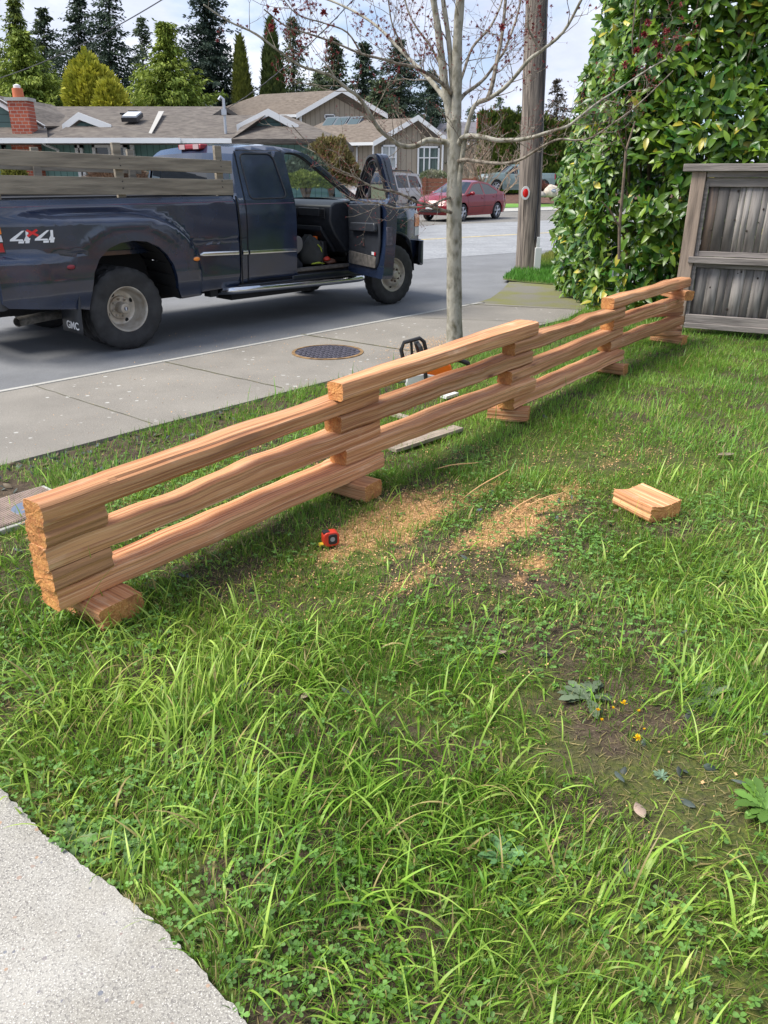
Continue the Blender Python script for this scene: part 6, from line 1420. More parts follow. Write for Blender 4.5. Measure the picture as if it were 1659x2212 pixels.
telsp = dict(W=.93, belt=1.15, tum=.38, x0=-2.7, x1=2.65, wr=.40, wheels=(-1.75, 1.65), paint=M_teal, nr=2, nf=4, sp=6, mblk=True,
    prof=[(-2.62, .50, 'p', 0, -.02), (-2.70, .75, 'p', 0, -.02), (-2.66, 1.20, 'p', 0, -.02), (-2.60, 1.24, 'p', 0, 0), (-1.10, 1.24, 'p', 0, 0), (-1.02, 1.26, 'g', 0, 0), (-.80, 1.72, 'p', .02, 0), (-.3, 1.80, 'p', .03, 0), (.45, 1.76, 'g', .03, .06), (1.15, 1.26, 'p', .05, .12), (2.25, 1.14, 'p', .05, .1), (2.55, 1.0, 'p', .01, .1), (2.65, .65, 'p', 0, .1), (2.5, .42, 'p', 0, .1)],
    glass=[[(1.0, 1.22), (.40, 1.66), (.12, 1.68), (.12, 1.18)], [(.02, 1.18), (.02, 1.68), (-.70, 1.66), (-.78, 1.18)]],
    seams=[[(1.05, 1.2), (1.05, .5), (.1, .5), (.07, 1.2)], [(.07, .5), (-.8, .5), (-.85, 1.2)], [(-1.06, 1.24), (-1.06, .5)]],
    mirror=(.9, 1.25), handles=[(.25, 1.02), (-.65, 1.02)], lamps=[('headlight', [(2.25, .95), (2.25, 1.08), (2.5, 1.0), (2.55, .9)], M_clear), ('tail_lamp', [(-2.68, .85), (-2.58, .85), (-2.58, 1.18), (-2.66, 1.18)], M_rlens)])
tl3 = car('teal_pickup', 'pale teal crew cab pickup parked in front of the tall dark hedge', 'pickup truck', (0, 0, 0), th_, telsp)
pt = AT(1111, 402, 58.0); tl3.location = (pt.x, 58.0, pt.z - .42)
# ================================================================== HOUSES
def siding(name, col, dark, pitch=.2, vert=True):
    m = bpy.data.materials.new(name); t, p = nodes_of(m); N = t.nodes; Lk = t.links; tcn = N.new('ShaderNodeTexCoord'); sp = N.new('ShaderNodeSeparateXYZ'); Lk.new(tcn.outputs['Object'], sp.inputs[0])
    f = N.new('ShaderNodeMath'); f.operation = 'MULTIPLY'; f.inputs[1].default_value = 1 / pitch; Lk.new(sp.outputs['X' if vert else 'Z'], f.inputs[0])
    fr = N.new('ShaderNodeMath'); fr.operation = 'FRACT'; Lk.new(f.outputs[0], fr.inputs[0]); lt = N.new('ShaderNodeMath'); lt.operation = 'LESS_THAN'; lt.inputs[1].default_value = .13; Lk.new(fr.outputs[0], lt.inputs[0])
    x = N.new('ShaderNodeMixRGB'); x.inputs['Color1'].default_value = (*col, 1); x.inputs['Color2'].default_value = (*dark, 1); Lk.new(lt.outputs[0], x.inputs['Fac']); Lk.new(x.outputs[0], p.inputs['Base Color']); p.inputs['Roughness'].default_value = .8; return m
def shingle(name, c1, c2):
    m = bpy.data.materials.new(name); t, p = nodes_of(m); N = t.nodes; Lk = t.links; tcn = N.new('ShaderNodeTexCoord')
    mp_ = N.new('ShaderNodeMapping'); mp_.inputs['Scale'].default_value = (1, 1.0, 2.4); Lk.new(tcn.outputs['Object'], mp_.inputs['Vector'])
    def nn(st, sc):
        q = N.new('ShaderNodeMapping'); q.inputs['Scale'].default_value = st; Lk.new(tcn.outputs['Object'], q.inputs['Vector']); n = N.new('ShaderNodeTexNoise'); n.inputs['Scale'].default_value = sc; n.inputs['Detail'].default_value = 3; Lk.new(q.outputs[0], n.inputs['Vector']); return n.outputs['Fac']
    def mm(s, a, b, c=0., d=1.):
        r = N.new('ShaderNodeMapRange'); r.inputs[1].default_value = a; r.inputs[2].default_value = b; r.inputs[3].default_value = c; r.inputs[4].default_value = d; Lk.new(s, r.inputs[0]); return r.outputs[0]
    def mx_(f, a, b):
        x = N.new('ShaderNodeMixRGB'); Lk.new(f, x.inputs['Fac'])
        for s, q in ((x.inputs['Color1'], a), (x.inputs['Color2'], b)):
            if isinstance(q, tuple): s.default_value = (*q, 1)
            else: Lk.new(q, s)
        return x.outputs[0]
    c = mx_(mm(nn((1.6, 1.6, 9), 2.2), .35, .65), c1, c2); c = mx_(mm(nn((.4, .4, .4), 1.2), .4, .7, 0, .5), c, tuple(v * .7 for v in c1)); c = mx_(mm(nn((1.2, 1.2, 14), 3.5), .56, .64, 0, .6), c, tuple(v * .5 for v in c2))
    Lk.new(c, p.inputs['Base Color']); p.inputs['Roughness'].default_value = .9; p.inputs['Specular IOR Level'].default_value = .2; return m
M_roof = shingle('brown_shingles', (.165, .145, .125), (.105, .09, .08)); M_roof2 = shingle('tan_shingles', (.21, .175, .145), (.14, .115, .095))
M_teals = siding('teal_siding', (.15, .27, .24), (.08, .15, .135), .2); M_teals2 = siding('teal_lap_siding', (.085, .15, .14), (.04, .075, .07), .22, vert=False); M_tan = siding('tan_siding', (.37, .31, .235), (.21, .175, .13), .3)
M_trimw = mat('white_trim', (.74, .74, .73), .5); M_wing = mat('window_dark', (.03, .035, .04), .08, spec=.8); M_curt = mat('curtain', (.45, .47, .46), .8, var=.2, scale=3)
M_brick = bpy.data.materials.new('red_brick'); t, p = nodes_of(M_brick); bt = t.nodes.new('ShaderNodeTexBrick'); tcn = t.nodes.new('ShaderNodeTexCoord'); mpq = t.nodes.new('ShaderNodeMapping'); mpq.inputs['Rotation'].default_value = (rad(90), 0, 0)
t.links.new(tcn.outputs['Object'], mpq.inputs['Vector']); t.links.new(mpq.outputs[0], bt.inputs['Vector']); bt.inputs['Scale'].default_value = 2.6; bt.inputs['Color1'].default_value = (.42, .10, .05, 1); bt.inputs['Color2'].default_value = (.30, .06, .035, 1); bt.inputs['Mortar'].default_value = (.38, .33, .28, 1); bt.inputs['Mortar Size'].default_value = .018; bt.inputs['Bias'].default_value = -.1; t.links.new(bt.outputs[0], p.inputs['Base Color']); p.inputs['Roughness'].default_value = .9
def slab(P, m_, nm, parent, th=.12, mo_=(0, 0, 0)):
    a, b, c = Vector(P[0]), Vector(P[1]), Vector(P[2]); n = (b - a).cross(c - a).normalized(); n = n if n.z > 0 else -n
    if abs(n.z) < .2: n = Vector((0, -1, 0)) if n.y > 0 else n
    mb = MB(); mb.prism([Vector(q) - Vector(mo_) for q in P], -n * th); return mb.build(nm, m_, parent)
def beam(P, w_, h_, m_, nm, parent, mo_):
    """board following a polyline, vertical height h_"""
    mb = MB(); P = [Vector(q) - Vector(mo_) for q in P]
    for a, b in zip(P, P[1:]):
        d = (b - a); up = Vector((0, 0, 1)); s_ = d.cross(up); s_ = s_.normalized() * w_ / 2
        vs = [a - s_, a + s_, b + s_, b - s_]; vs = vs + [v + Vector((0, 0, -h_)) for v in vs]; mb.add(vs, [(0, 1, 2, 3), (7, 6, 5, 4), (0, 4, 5, 1), (1, 5, 6, 2), (2, 6, 7, 3), (3, 7, 4, 0)])
    return mb.build(nm, m_, parent)
def window(parent, x0, x1, z0, z1, y, mull=(), fw=.09, pane=None, rows=()):
    mb = MB(); w_, h_ = x1 - x0, z1 - z0; cx_, cz_ = (x0 + x1) / 2, (z0 + z1) / 2
    for a in ((x0 + fw / 2, cz_, fw, h_), (x1 - fw / 2, cz_, fw, h_), (cx_, z0 + fw / 2, w_, fw), (cx_, z1 - fw / 2, w_, fw)): mb.box((a[0], y - .05, a[1]), (a[2], .14, a[3]))
    for m_ in mull: mb.box((x0 + w_ * m_, y - .05, cz_), (fw * .8, .12, h_))
    for m_ in rows: mb.box((cx_, y - .045, z0 + h_ * m_), (w_, .11, fw * .6))
    f = mb.build('window', M_trimw, parent); mb = MB(); mb.box((cx_, y - .01, cz_), (w_ - fw, .03, h_ - fw)); mb.build('pane', pane or M_wing, f); return f
YH = 26.0
hs = empty('teal_house', (-9, YH, 0)); mo_ = Vector((-9, YH, 0)); tag(hs, 'low teal house with brown shingle roof and brick chimney behind the truck', 'house')
g0 = AT(-700, 300, 25.4); g1 = AT(335, 301, 25.4); g2 = AT(746, 309, 25.4)
ez = g1.z
def E_(u, Y=25.4): q = AT(u, 305, Y); return Vector((q.x, Y, ez))
mb = MB(); x0 = E_(-700).x; x1 = E_(738).x
mb.box(((x0 + x1) / 2 + 9, .6, ez / 2 - .1), (x1 - x0 - .6, .2, ez + .1)); mb.box((x1 + 9 - .4, 4, ez / 2 - .1), (.2, 7, ez + .1)); mb.build('wall', M_teals, hs)
rA = AT(-700, 212, 31.0); rB = AT(415, 244, 31.0); rz_ = (AT(100, 230, 31).z); rA.z = rz_; rB.z = rz_
slab([E_(-700), E_(380), Vector((rB.x + 1.2, 31, rz_)), Vector((rA.x - 3, 31, rz_))], M_roof, 'roof', hs, .15, mo_); slab([Vector((rB.x + 1.2, 31, rz_)), Vector((rA.x - 3, 31, rz_)), Vector((rA.x - 3, 36.5, ez)), Vector((rB.x + 3, 36.5, ez))], M_roof, 'roof', hs, .15, mo_)
r2z = AT(480, 249, 29.0).z
w0 = Vector((AT(345, 258, 29.0).x, 29.0, r2z)); w1 = Vector((AT(618, 247, 29.0).x, 29.0, r2z))
slab([E_(318), E_(746), w1, w0], M_roof, 'roof', hs, .15, mo_); slab([E_(746), Vector((E_(746).x, 32.6, ez)), w1], M_roof, 'roof', hs, .15, mo_); slab([w0, w1, Vector((E_(746).x, 32.6, ez)), Vector((E_(318).x, 32.6, ez))], M_roof, 'roof', hs, .15, mo_)
slab([E_(318) + Vector((0, -.03, .05)), E_(324) + Vector((0, -.03, .05)), w0 + Vector((.18, -.03, .12)), w0 + Vector((0, -.03, .12))], mat('metal_flashing', (.42, .40, .36), .5), 'valley_flashing', hs, .02, mo_)
# projecting hipped bays with small gablets
def bay(uL, uR, uP, vP, vB, uGl, uGr):
    Yp = 27.3; pk = AT(uP, vP, Yp); L_ = AT(uGl, vB, 26.5); R_ = AT(uGr, vB, 26.5); gz = (L_.z + R_.z) / 2; pk2 = Vector((pk.x, 26.5, AT(uP, vP, 26.5).z))
    a, b = E_(uL, 25.1), E_(uR, 25.1); Lg = Vector((L_.x, 26.5, gz)); Rg = Vector((R_.x, 26.5, gz)); bk = Vector((pk.x, 30.6, pk2.z - .0))
    slab([a, b, Rg, Lg], M_roof, 'roof', hs, .12, mo_); slab([a, Lg, pk2, bk], M_roof, 'roof', hs, .12, mo_); slab([b, Rg, pk2, bk], M_roof, 'roof', hs, .12, mo_)
    mb = MB(); mb.prism([Vector((Lg.x + .1, 26.55, gz)) - mo_, Vector((Rg.x - .1, 26.55, gz)) - mo_, Vector((pk2.x, 26.55, pk2.z - .1)) - mo_], (0, .1, 0)); mb.build('gablet', M_teals2, hs)
    beam([Lg + Vector((-.12, -.10, .03)), pk2 + Vector((0, -.10, .10)), Rg + Vector((.12, -.10, .03))], .07, .20, M_trimw, 'fascia', hs, mo_)
bay(100, 390, 192, 251, 272, 146, 234); bay(500, 746, 588, 243, 272, 521, 637)
# left big gable
pk = AT(-10, 215, 26.6); L_ = AT(-160, 275, 26.6); R_ = AT(100, 272, 26.6)
mb = MB(); mb.prism([L_ - mo_, Vector((R_.x, 26.6, L_.z)) - mo_, pk - mo_], (0, .15, 0)); mb.build('gablet', M_teals2, hs); beam([L_ + Vector((0, -.12, .05)), pk + Vector((0, -.12, .12)), Vector((R_.x, 26.48, L_.z + .05))], .08, .22, M_trimw, 'fascia', hs, mo_)
slab([Vector((pk.x, 26.4, pk.z + .12)), Vector((R_.x, 26.4, L_.z + .02)), Vector((R_.x + .5, 31, L_.z + .3)), Vector((pk.x, 31, pk.z + .2))], M_roof, 'roof', hs, .06, mo_)
slab([E_(-160, 25.1), E_(104, 25.1), Vector((R_.x, 26.6, L_.z)), L_], M_roof, 'roof', hs, .12, mo_)
beam([E_(-700, 25.0) + Vector((0, 0, .02)), E_(104, 25.0) + Vector((0, 0, .02))], .12, .14, M_trimw, 'gutter', hs, mo_); beam([E_(390, 25.25) + Vector((0, 0, .02)), E_(746, 25.25) + Vector((0, 0, .02))], .13, .13, M_trimw, 'gutter', hs, mo_); beam([E_(104, 24.95) + Vector((0, 0, .02)), E_(390, 24.95) + Vector((0, 0, .02))], .12, .14, M_trimw, 'gutter', hs, mo_)
d0 = AT(170 / 1.6584, 307, 25.3) - mo_; mb = MB(); q = [AT(92, 308, 25.2), AT(97, 312, 25.5), AT(125, 324, 26.3), AT(126, 360, 26.4)]; mb.tube([x - mo_ for x in q], .045, 8); mb.build('downpipe', M_trimw, hs)
def wpx(u0, u1, v0, v1, Y, **k):
    a = AT(u0, v0, Y) - mo_; b = AT(u1, v1, Y) - mo_; return window(hs, a.x, b.x, b.z, a.z, Y - mo_.y, **k)
wpx(163, 192, 313, 400, 26.5); wpx(200, 284, 312, 400, 26.3, mull=(.5,)); wpx(286, 296, 313, 400, 26.4, fw=.05); wpx(5, 20, 312, 360, 26.5)
mb = MB(); a = AT(26, 308, 26.3) - mo_; b = AT(86, 330, 26.3) - mo_; mb.box(((a.x + b.x) / 2, .35, 1.2), (b.x - a.x, .3, 2.7)); mb.build('brick_wall', M_brick, hs)
ch = AT(45, 290, 25.9); a = AT(29, 205, 25.9) - mo_; b = AT(62, 290, 25.9) - mo_
mb = MB(); mb.box(((a.x + b.x) / 2, .0, (ch.z - .5 + a.z - .15) / 2), (.58, .5, a.z - .15 - (ch.z - .5))); c_ = mb.build('chimney', M_brick, hs); mb = MB(); mb.box(((a.x + b.x) / 2, 0, a.z - .12), (.70, .6, .09)); mb.build('chimney_cap', M_curb, c_); mb = MB(); mb.lathe([(.16, a.z - .08), (.15, a.z + .18), (.001, a.z + .18)], 14, o=((a.x + b.x) / 2 - .03, 0, 0), axis='Z', close=False); mb.build('flue', mat('terracotta', (.5, .14, .06), .8), c_); mb = MB(); mb.lathe([(.10, a.z + .18), (.10, a.z + .26), (.001, a.z + .30)], 12, o=((a.x + b.x) / 2 - .03, 0, 0), axis='Z', close=False); mb.build('flue_cap', M_trimw, c_)
# skylight, vent, mast
sk = [AT(u, v, 28.6) for u, v in ((268, 228.5 * 1.0 + 25), (303, 256), (303, 262), (275, 260))]
a = AT(286, 255, 28.0) - mo_; mb = MB(); mb.box((a.x, a.y, a.z + .02), (.50, .8, .12), M=Matrix.Rotation(rad(14), 3, 'X')); s_ = mb.build('skylight', M_trim, hs); mb = MB(); mb.box((a.x, a.y - .01, a.z + .10), (.44, .72, .05), M=Matrix.Rotation(rad(14), 3, 'X')); mb.build('skylight_dome', mat('milky_plastic', (.55, .57, .6), .3), s_)
for u, v in ((288, 243), (266, 248)):
    a = AT(u, v, 28.6) - mo_; mb = MB(); mb.tube([(a.x, a.y, a.z - .3), (a.x, a.y, a.z)], .05, 8); mb.box((a.x, a.y, a.z + .03), (.28 if u == 288 else .15, .2, .05)); mb.build('roof_vent', M_trim, hs)
a = AT(488, 290, 26.2) - mo_; b = AT(484, 214, 26.2) - mo_; mb = MB(); mb.tube([a, (a.x, a.y, b.z), (a.x - .08, a.y, b.z + .06), (a.x - .14, a.y, b.z - .02)], .045, 8); mb.box((a.x, a.y - .05, b.z - .35), (.14, .1, .16)); mb.build('service_mast', mat('galvanised', (.45, .47, .5), .4, metal=.6), hs)
# bushes against the teal house wall are added with the shrubs
# ---- tan house
ht = empty('tan_house', (0, 46, 0)); mo_ = Vector((0, 46, 0)); tag(ht, 'tan two level house with steep gables, white trim and roof skylights', 'house')
pk = AT(903, 254, 46); el = AT(808, 308, 46); er = AT(961, 297, 46); zz = pk.z; bk = G(697, 264, zz)
W1 = Vector((el.x + .12, 46.4, 0)); W2 = Vector((er.x - .12, 46.4, 0))
mb = MB(); mb.prism([Vector((W1.x, 46.4, -.3)) - mo_, Vector((W2.x, 46.4, -.3)) - mo_, Vector((W2.x, 46.4, er.z)) - mo_, Vector((pk.x, 46.4, pk.z - .1)) - mo_, Vector((W1.x, 46.4, el.z)) - mo_], (0, .2, 0)); mb.build('wall', M_tan, ht)
e2 = AT(746, 307, 48); e3 = AT(690, 309, 50)
mb = MB(); mb.add([(W1.x, .4, -.3), (W1.x, .4, el.z), (e3.x - .5, 3.2, el.z), (e3.x - .5, 3.2, -.3)], [(0, 1, 2, 3)]); mb.build('wall', M_tan, ht)
bl = Vector((bk.x - 2.0, bk.y + .8, el.z))
slab([el, pk, bk, Vector((bk.x - 2.6, bk.y - 1.5, el.z))], M_roof2, 'roof', ht, .15, mo_); slab([er, pk, bk, Vector((bk.x + 3, bk.y + 4, er.z))], M_roof2, 'roof', ht, .15, mo_)
beam([el + Vector((-.05, -.18, .05)), pk + Vector((0, -.18, .12)), er + Vector((.05, -.18, .05))], .08, .26, M_trimw, 'fascia', ht, mo_); beam([el + Vector((0, -.1, .02)), Vector((bk.x - 2.6, bk.y - 1.6, el.z + .02))], .13, .15, M_trimw, 'gutter', ht, mo_)
def wp(u0, u1, v0, v1, Y, **k):
    a = AT(u0, v0, Y) - mo_; b = AT(u1, v1, Y) - mo_; return window(ht, a.x, b.x, b.z, a.z, Y - mo_.y, **k)
wp(824, 857, 313, 366, 46.3, mull=(.5,), pane=M_curt, rows=(.5,)); wp(902, 948, 316, 381, 46.3, mull=(.3, .55,), pane=mat('green_curtain', (.10, .14, .12), .3, var=.4, scale=2, stretch=(6, 1, .3)), rows=(.62,)); wp(769, 800, 314, 365, 47.2, mull=(.5,))
mb = MB(); a = AT(806, 312, 46.1) - mo_; mb.tube([(a.x, a.y, a.z), (a.x, a.y + .05, -.2)], .05, 8); mb.build('downpipe', M_trimw, ht)
mb = MB(); a = AT(957, 300, 46.1) - mo_; mb.tube([(a.x, a.y, a.z), (a.x, a.y + .05, -.2)], .05, 8); mb.build('downpipe', M_trimw, ht)
# skylights on the left roof plane
nrm = (pk - el).cross(bk - el).normalized(); nrm = nrm if nrm.z > 0 else -nrm
for (u0, u1) in ((683, 728), (707, 752), (735, 780)):
    c_ = AT((u0 + u1) / 2, 280, 48); d_ = ray((u0 + u1) / 2, 282); o_ = Vector((0, 0, CAM_H)); t_ = (el - o_).dot(nrm) / d_.dot(nrm); c_ = o_ + d_ * t_
    ux = (bk - pk).normalized(); uy = nrm.cross(ux); M3 = Matrix((ux, uy, nrm)).transposed()
    mb = MB(); mb.box(c_ - mo_ + nrm * .06, (.85, 1.9, .16), M=M3); s_ = mb.build('skylight', mat('skylight_frame', (.07, .09, .11), .4), ht); mb = MB(); mb.box(c_ - mo_ + nrm * .15, (.66, 1.65, .02), M=M3); mb.build('skylight_glass', mat('skylight_glass', (.06, .09, .10), .15, spec=.4), s_)
# upper level
pk = AT(739, 194, 52); el = AT(642, 242, 52); er = AT(836, 254, 52); er.z = (er.z + el.z) / 2; el.z = er.z; bk = G(563, 204, pk.z)
mb = MB(); mb.prism([Vector((el.x + .3, 52.4, 0)) - mo_, Vector((er.x - .3, 52.4, 0)) - mo_, Vector((er.x - .3, 52.4, er.z)) - mo_, Vector((pk.x, 52.4, pk.z - .1)) - mo_, Vector((el.x + .3, 52.4, el.z)) - mo_], (0, .2, 0)); mb.add([(el.x + .3, 6.4, 0), (el.x + .3, 6.4, el.z), (bk.x - 1, 9.5, el.z), (bk.x - 1, 9.5, 0)], [(0, 1, 2, 3)]); mb.build('wall', M_tan, ht)
slab([el, pk, bk, Vector((bk.x - 4.0, bk.y - 1, el.z))], M_roof2, 'roof', ht, .15, mo_); slab([er, pk, bk, Vector((bk.x + 3, bk.y + 5, er.z))], M_roof2, 'roof', ht, .15, mo_)
beam([el + Vector((-.05, -.18, .05)), pk + Vector((0, -.18, .12)), er + Vector((.05, -.18, .05))], .08, .28, M_trimw, 'fascia', ht, mo_); beam([el + Vector((0, -.1, .02)), Vector((bk.x - 4.0, bk.y - 1.1, el.z + .02))], .13, .15, M_trimw, 'gutter', ht, mo_)
mb = MB(); a = AT(645, 246, 52.2) - mo_; mb.box((a.x + .12, a.y - .0, a.z - .6), (.14, .1, 1.5)); mb.build('corner_board', M_trimw, ht)
wp(701, 724, 247, 257, 52.3, fw=.05); wp(609, 630, 248, 262, 52.3)
# grey gable peeking behind the teal roof
hg = empty('grey_gabled_house', (AT(447, 240, 58).x, 58, 0)); mo_ = Vector(hg.location); tag(hg, 'small grey gable roof peeking up behind the teal house roof', 'house')
p0, p1, p2 = AT(442, 228, 58), AT(411, 250, 58), AT(478, 250, 58)
mb = MB(); mb.prism([p1 - mo_ - Vector((0, 0, 4)), p2 - mo_ - Vector((0, 0, 4)), p2 - mo_, p0 - mo_, p1 - mo_], (0, 4, 0)); mb.build('wall', M_trim if False else mat('taupe_siding', (.16, .14, .12), .8), hg); slab([p0 + Vector((0, -.3, .1)), p2 + Vector((.2, -.3, 0)), p2 + Vector((1, 6, 0)), p0 + Vector((.6, 6, .1))], mat('grey_shingles', (.17, .18, .19), .9, var=.3, scale=5), 'roof', hg, .1, mo_); beam([p1 + Vector((-.2, -.3, .0)), p0 + Vector((0, -.3, .14))], .08, .26, M_trimw, 'fascia', hg, mo_)
# distant slate house with brick chimney
hd_ = empty('slate_roofed_house', (AT(985, 300, 70).x, 70, 0)); mo_ = Vector(hd_.location); tag(hd_, 'distant house with dark slate roof and brick chimney beyond the hedge', 'house')
q = [AT(930, 300, 70), AT(1075, 300, 70), AT(1050, 262, 74), AT(950, 266, 74)]; slab(q, mat('slate_roof', (.14, .135, .15), .8, var=.25, scale=3), 'roof', hd_, .2, mo_); mb = MB(); a = AT(1000, 330, 71) - mo_; mb.box((a.x, 1.2, 1.8), (6.5, 1, 4.4)); mb.build('wall', M_tan, hd_)
a = AT(1038, 248, 72) - mo_; mb = MB(); mb.box((a.x, a.y, a.z - .8), (.55, .5, 1.8)); mb.box((a.x, a.y, a.z + .12), (.62, .56, .08)); mb.build('chimney', M_brick, hd_)
# low brown fence by the tan house
a, b = AT(918, 396, 44.0), AT(965, 396, 44.0); ff = empty('low_wood_fence', (a.x, 44, 0)); tag(ff, 'low reddish brown horizontal board fence between the cars and tan house', 'fence')
M_rf = mat('red_brown_board', (.22, .085, .045), .8, var=.3, scale=6, stretch=(1, 1, 8)); zt = AT(930, 385, 44).z; mb = MB()
for k in range(5): mb.box((1.3, 0, zt - .1 - k * .2), (2.9, .04, .18))
mb.build('boards', M_rf, ff)
for x in (0, 1.3, 2.6): mb = MB(); mb.box((x, -.03, zt - .42), (.12, .12, .95)); mb.build('post', M_rf, ff)
# boulder with plaque
a = AT(1190, 424, 50); bo = empty('boulder', (a.x, 50, a.z - .05)); tag(bo, 'pale boulder with a small blue plaque beside the far lawn', 'boulder')
mb = MB(); lump(mb, (.50, .4, .46), 31, 20, am=.07); mb.build('stone', mat('pale_granite', (.48, .42, .35), .85, var=.25, scale=5, bump=.4, bscale=8), bo, angle=60); mb = MB(); mb.sphere((0.08, -.36, .36), .15, 14, sc=(1, .12, .62)); pl = mb.build('plaque', mat('blue_plaque', (.12, .17, .32), .5), bo); mb = MB(); mb.box((.08, -.385, .36), (.18, .02, .06)); mb.build('plaque_face', M_whp, pl)
for i, (u, s_) in enumerate(((1168, .32), (1152, .28), (1213, .3))):
    a = AT(u, 424, 49.5); mb = MB(); lump(mb, (s_, .3, .22), 40 + i, 14, am=.08); o = mb.build('edging_rock', mat('grey_rock', (.26, .24, .22), .9, var=.3, scale=6), angle=60); o.location = (a.x, 49.5, a.z - .05); tag(o, ['grey edging rock just left of the pale boulder', 'small grey rock second left of the pale boulder', 'grey edging rock right of the pale boulder'][i], 'rock', 'rocks edging the mulch bed')
a = AT(1110, 424, 54); mb = MB(); mb.prism([(-14, 0, -.3), (14, 0, -.3), (14, 7, .55), (-14, 7, .55)], (0, 0, .12)); o = mb.build('mulch_bed', mat('mulch', (.10, .05, .035), .95, var=.4, scale=5, bump=.8, bscale=10)); o.location = (a.x + 1.2, 50.8, a.z - .55); tag(o, kind='structure')

# ================================================================== TREES AND SHRUBS
M_needle = leaf_mat('conifer_needles', .65, .18, .2); M_trk = mat('conifer_bark', (.10, .075, .055), .95, var=.3, scale=6)
def place_foliage(nm, parts, root, m_=None):
    o = join_quads(nm, parts, m_ or M_needle, root); return o
def conifer(u, v_top, hw_px, Y, colA, colB, label, seed, kind='fir', v_base=330, dens=1.0, lean=0.0, group='conifers standing behind the houses', top_bare=.0):
    Y *= 1.32; hw_px *= 1.95 if kind == 'fir' else 1.55; r = np.random.default_rng(seed); tp = AT(u, v_top, Y); Hh = tp.z; x0 = AT(u, v_base, Y).x; hw = (AT(u + hw_px, 300, Y).x - AT(u, 300, Y).x)
    root = empty('conifer_tree', (x0, Y, 0)); tag(root, label, 'tree', group); lx = (tp.x - x0) / Hh
    zb = Hh * .12; n_lv = int(50 * dens); C = []; A = []; B = []; T = []
    zs = zb + (Hh - zb) * (np.arange(n_lv) + r.uniform(-.3, .3, n_lv)) / n_lv
    for z in zs:
        f = np.clip((Hh - z) / (Hh - zb), 0, 1); rad_ = hw * (f ** .85) * r.uniform(.55, 1.15) * (1 if f > .06 else .7) + .1
        if kind == 'cedar': rad_ = hw * (f ** .62) * r.uniform(.6, 1.15) * (.35 + .65 * sstep(.10, .32, f)) + .1
        nb = max(3, int((5 + 6 * f) * dens)); az = r.uniform(0, 6.28, nb)
        for a in az:
            R_ = rad_ * r.uniform(.6, 1.1); ns = max(3, int(R_ / .33)); s = np.linspace(.12, 1, ns)
            dr = (-.30 if kind == 'fir' else -.16) * R_; cz = z + dr * s ** 1.3 + .16 * R_ * s ** 3 * (1 if kind == 'fir' else 1.3) + r.normal(0, .05, ns)
            cx_ = np.cos(a) * R_ * s; cy_ = np.sin(a) * R_ * s
            k = 14 if kind == 'fir' else 15; wdt = (.16 + .30 * R_ * (1 - s) * .6 + .1)
            c = np.repeat(np.stack([cx_, cy_, cz], -1), k, 0); c += r.normal(0, 1, c.shape) * np.repeat(np.stack([wdt, wdt, wdt * .28], -1), k, 0) * .55
            dd = np.tile([math.cos(a), math.sin(a), -.25], (ns * k, 1)) + r.normal(0, .55, (ns * k, 3)); L_ = r.uniform(.13, .36, (ns * k, 1)); dd = norm(dd) * L_
            if kind == 'cedar': dd[:, 2] -= .06
            side = norm(np.cross(dd, r.normal(0, 1, dd.shape) + np.array([0, 0, 2.]))) * L_ * .22
            tone = r.uniform(0, 1); sm_ = np.clip(tone + r.normal(0, .22, (ns * k, 1)) + .3 * np.repeat(s, k)[:, None] - .2, 0, 1)
            C.append(c); A.append(dd); B.append(side); T.append(np.array(colA) * (1 - sm_) + np.array(colB) * sm_)
    C, A, B, T = map(np.concatenate, (C, A, B, T)); C[:, 0] += lx * C[:, 2]
    place_foliage('crown', [tri_geo(C, A, B, T)], root)
    mb = MB(); pts = [(lx * Hh * i / 10, 0, Hh * .98 * i / 10) for i in range(11)]; mb.tube(pts, [max(.015, .30 * (1 - i / 10.3)) for i in range(11)], 8)
    mb.build('trunk', M_trk, root); return root
def thuja(u, v_top, hw_px, Y, colA, colB, label, seed, v_base=330, n=9000, cat='tree', nm='cypress_tree', group='conifers standing behind the houses'):
    Y *= 1.32; r = np.random.default_rng(seed); tp = AT(u, v_top, Y); Hh = tp.z; hw = (AT(u + hw_px, 300, Y).x - AT(u, 300, Y).x); root = empty(nm, (tp.x, Y, 0)); tag(root, label, cat, group)
    f = r.uniform(.0, 1, n) ** .75; z = Hh * (1 - f); a = r.uniform(0, 6.28, n); R_ = hw * (f ** .75) * np.where(f > .8, 1 - (f - .8) * 1.2, 1) * (1 + .16 * (fbm(a * 2 + seed, z * .8, 1.2) - .5) * 2); dp = 1 - np.abs(r.normal(0, .10, n)); R_ = R_ * dp
    C = np.stack([np.cos(a) * R_, np.sin(a) * R_, z], -1); D = np.stack([np.cos(a) * .5, np.sin(a) * .5, np.ones(n)], -1) + r.normal(0, .3, (n, 3)); L_ = r.uniform(.2, .5, (n, 1)) * (Hh / 9); D = norm(D) * L_; S_ = norm(np.cross(D, C + np.array([0, 0, .1]))) * L_ * .2
    t_ = np.clip(r.normal(.5, .3, (n, 1)) + (fbm(a * 3, z, 1.5)[:, None] - .5), 0, 1); T = np.array(colA) * (1 - t_) + np.array(colB) * t_
    place_foliage('crown', [tri_geo(C, D, S_, T)], root); mb = MB(); mb.tube([(0, 0, 0), (0, 0, Hh * .5), (0, 0, Hh * .95)], [.22, .15, .02], 8); mb.build('trunk', M_trk, root); return root
DK, DK2 = (.038, .062, .045), (.085, .12, .075); MD, MD2 = (.055, .085, .042), (.13, .165, .075); LT, LT2 = (.11, .17, .025), (.27, .33, .055)
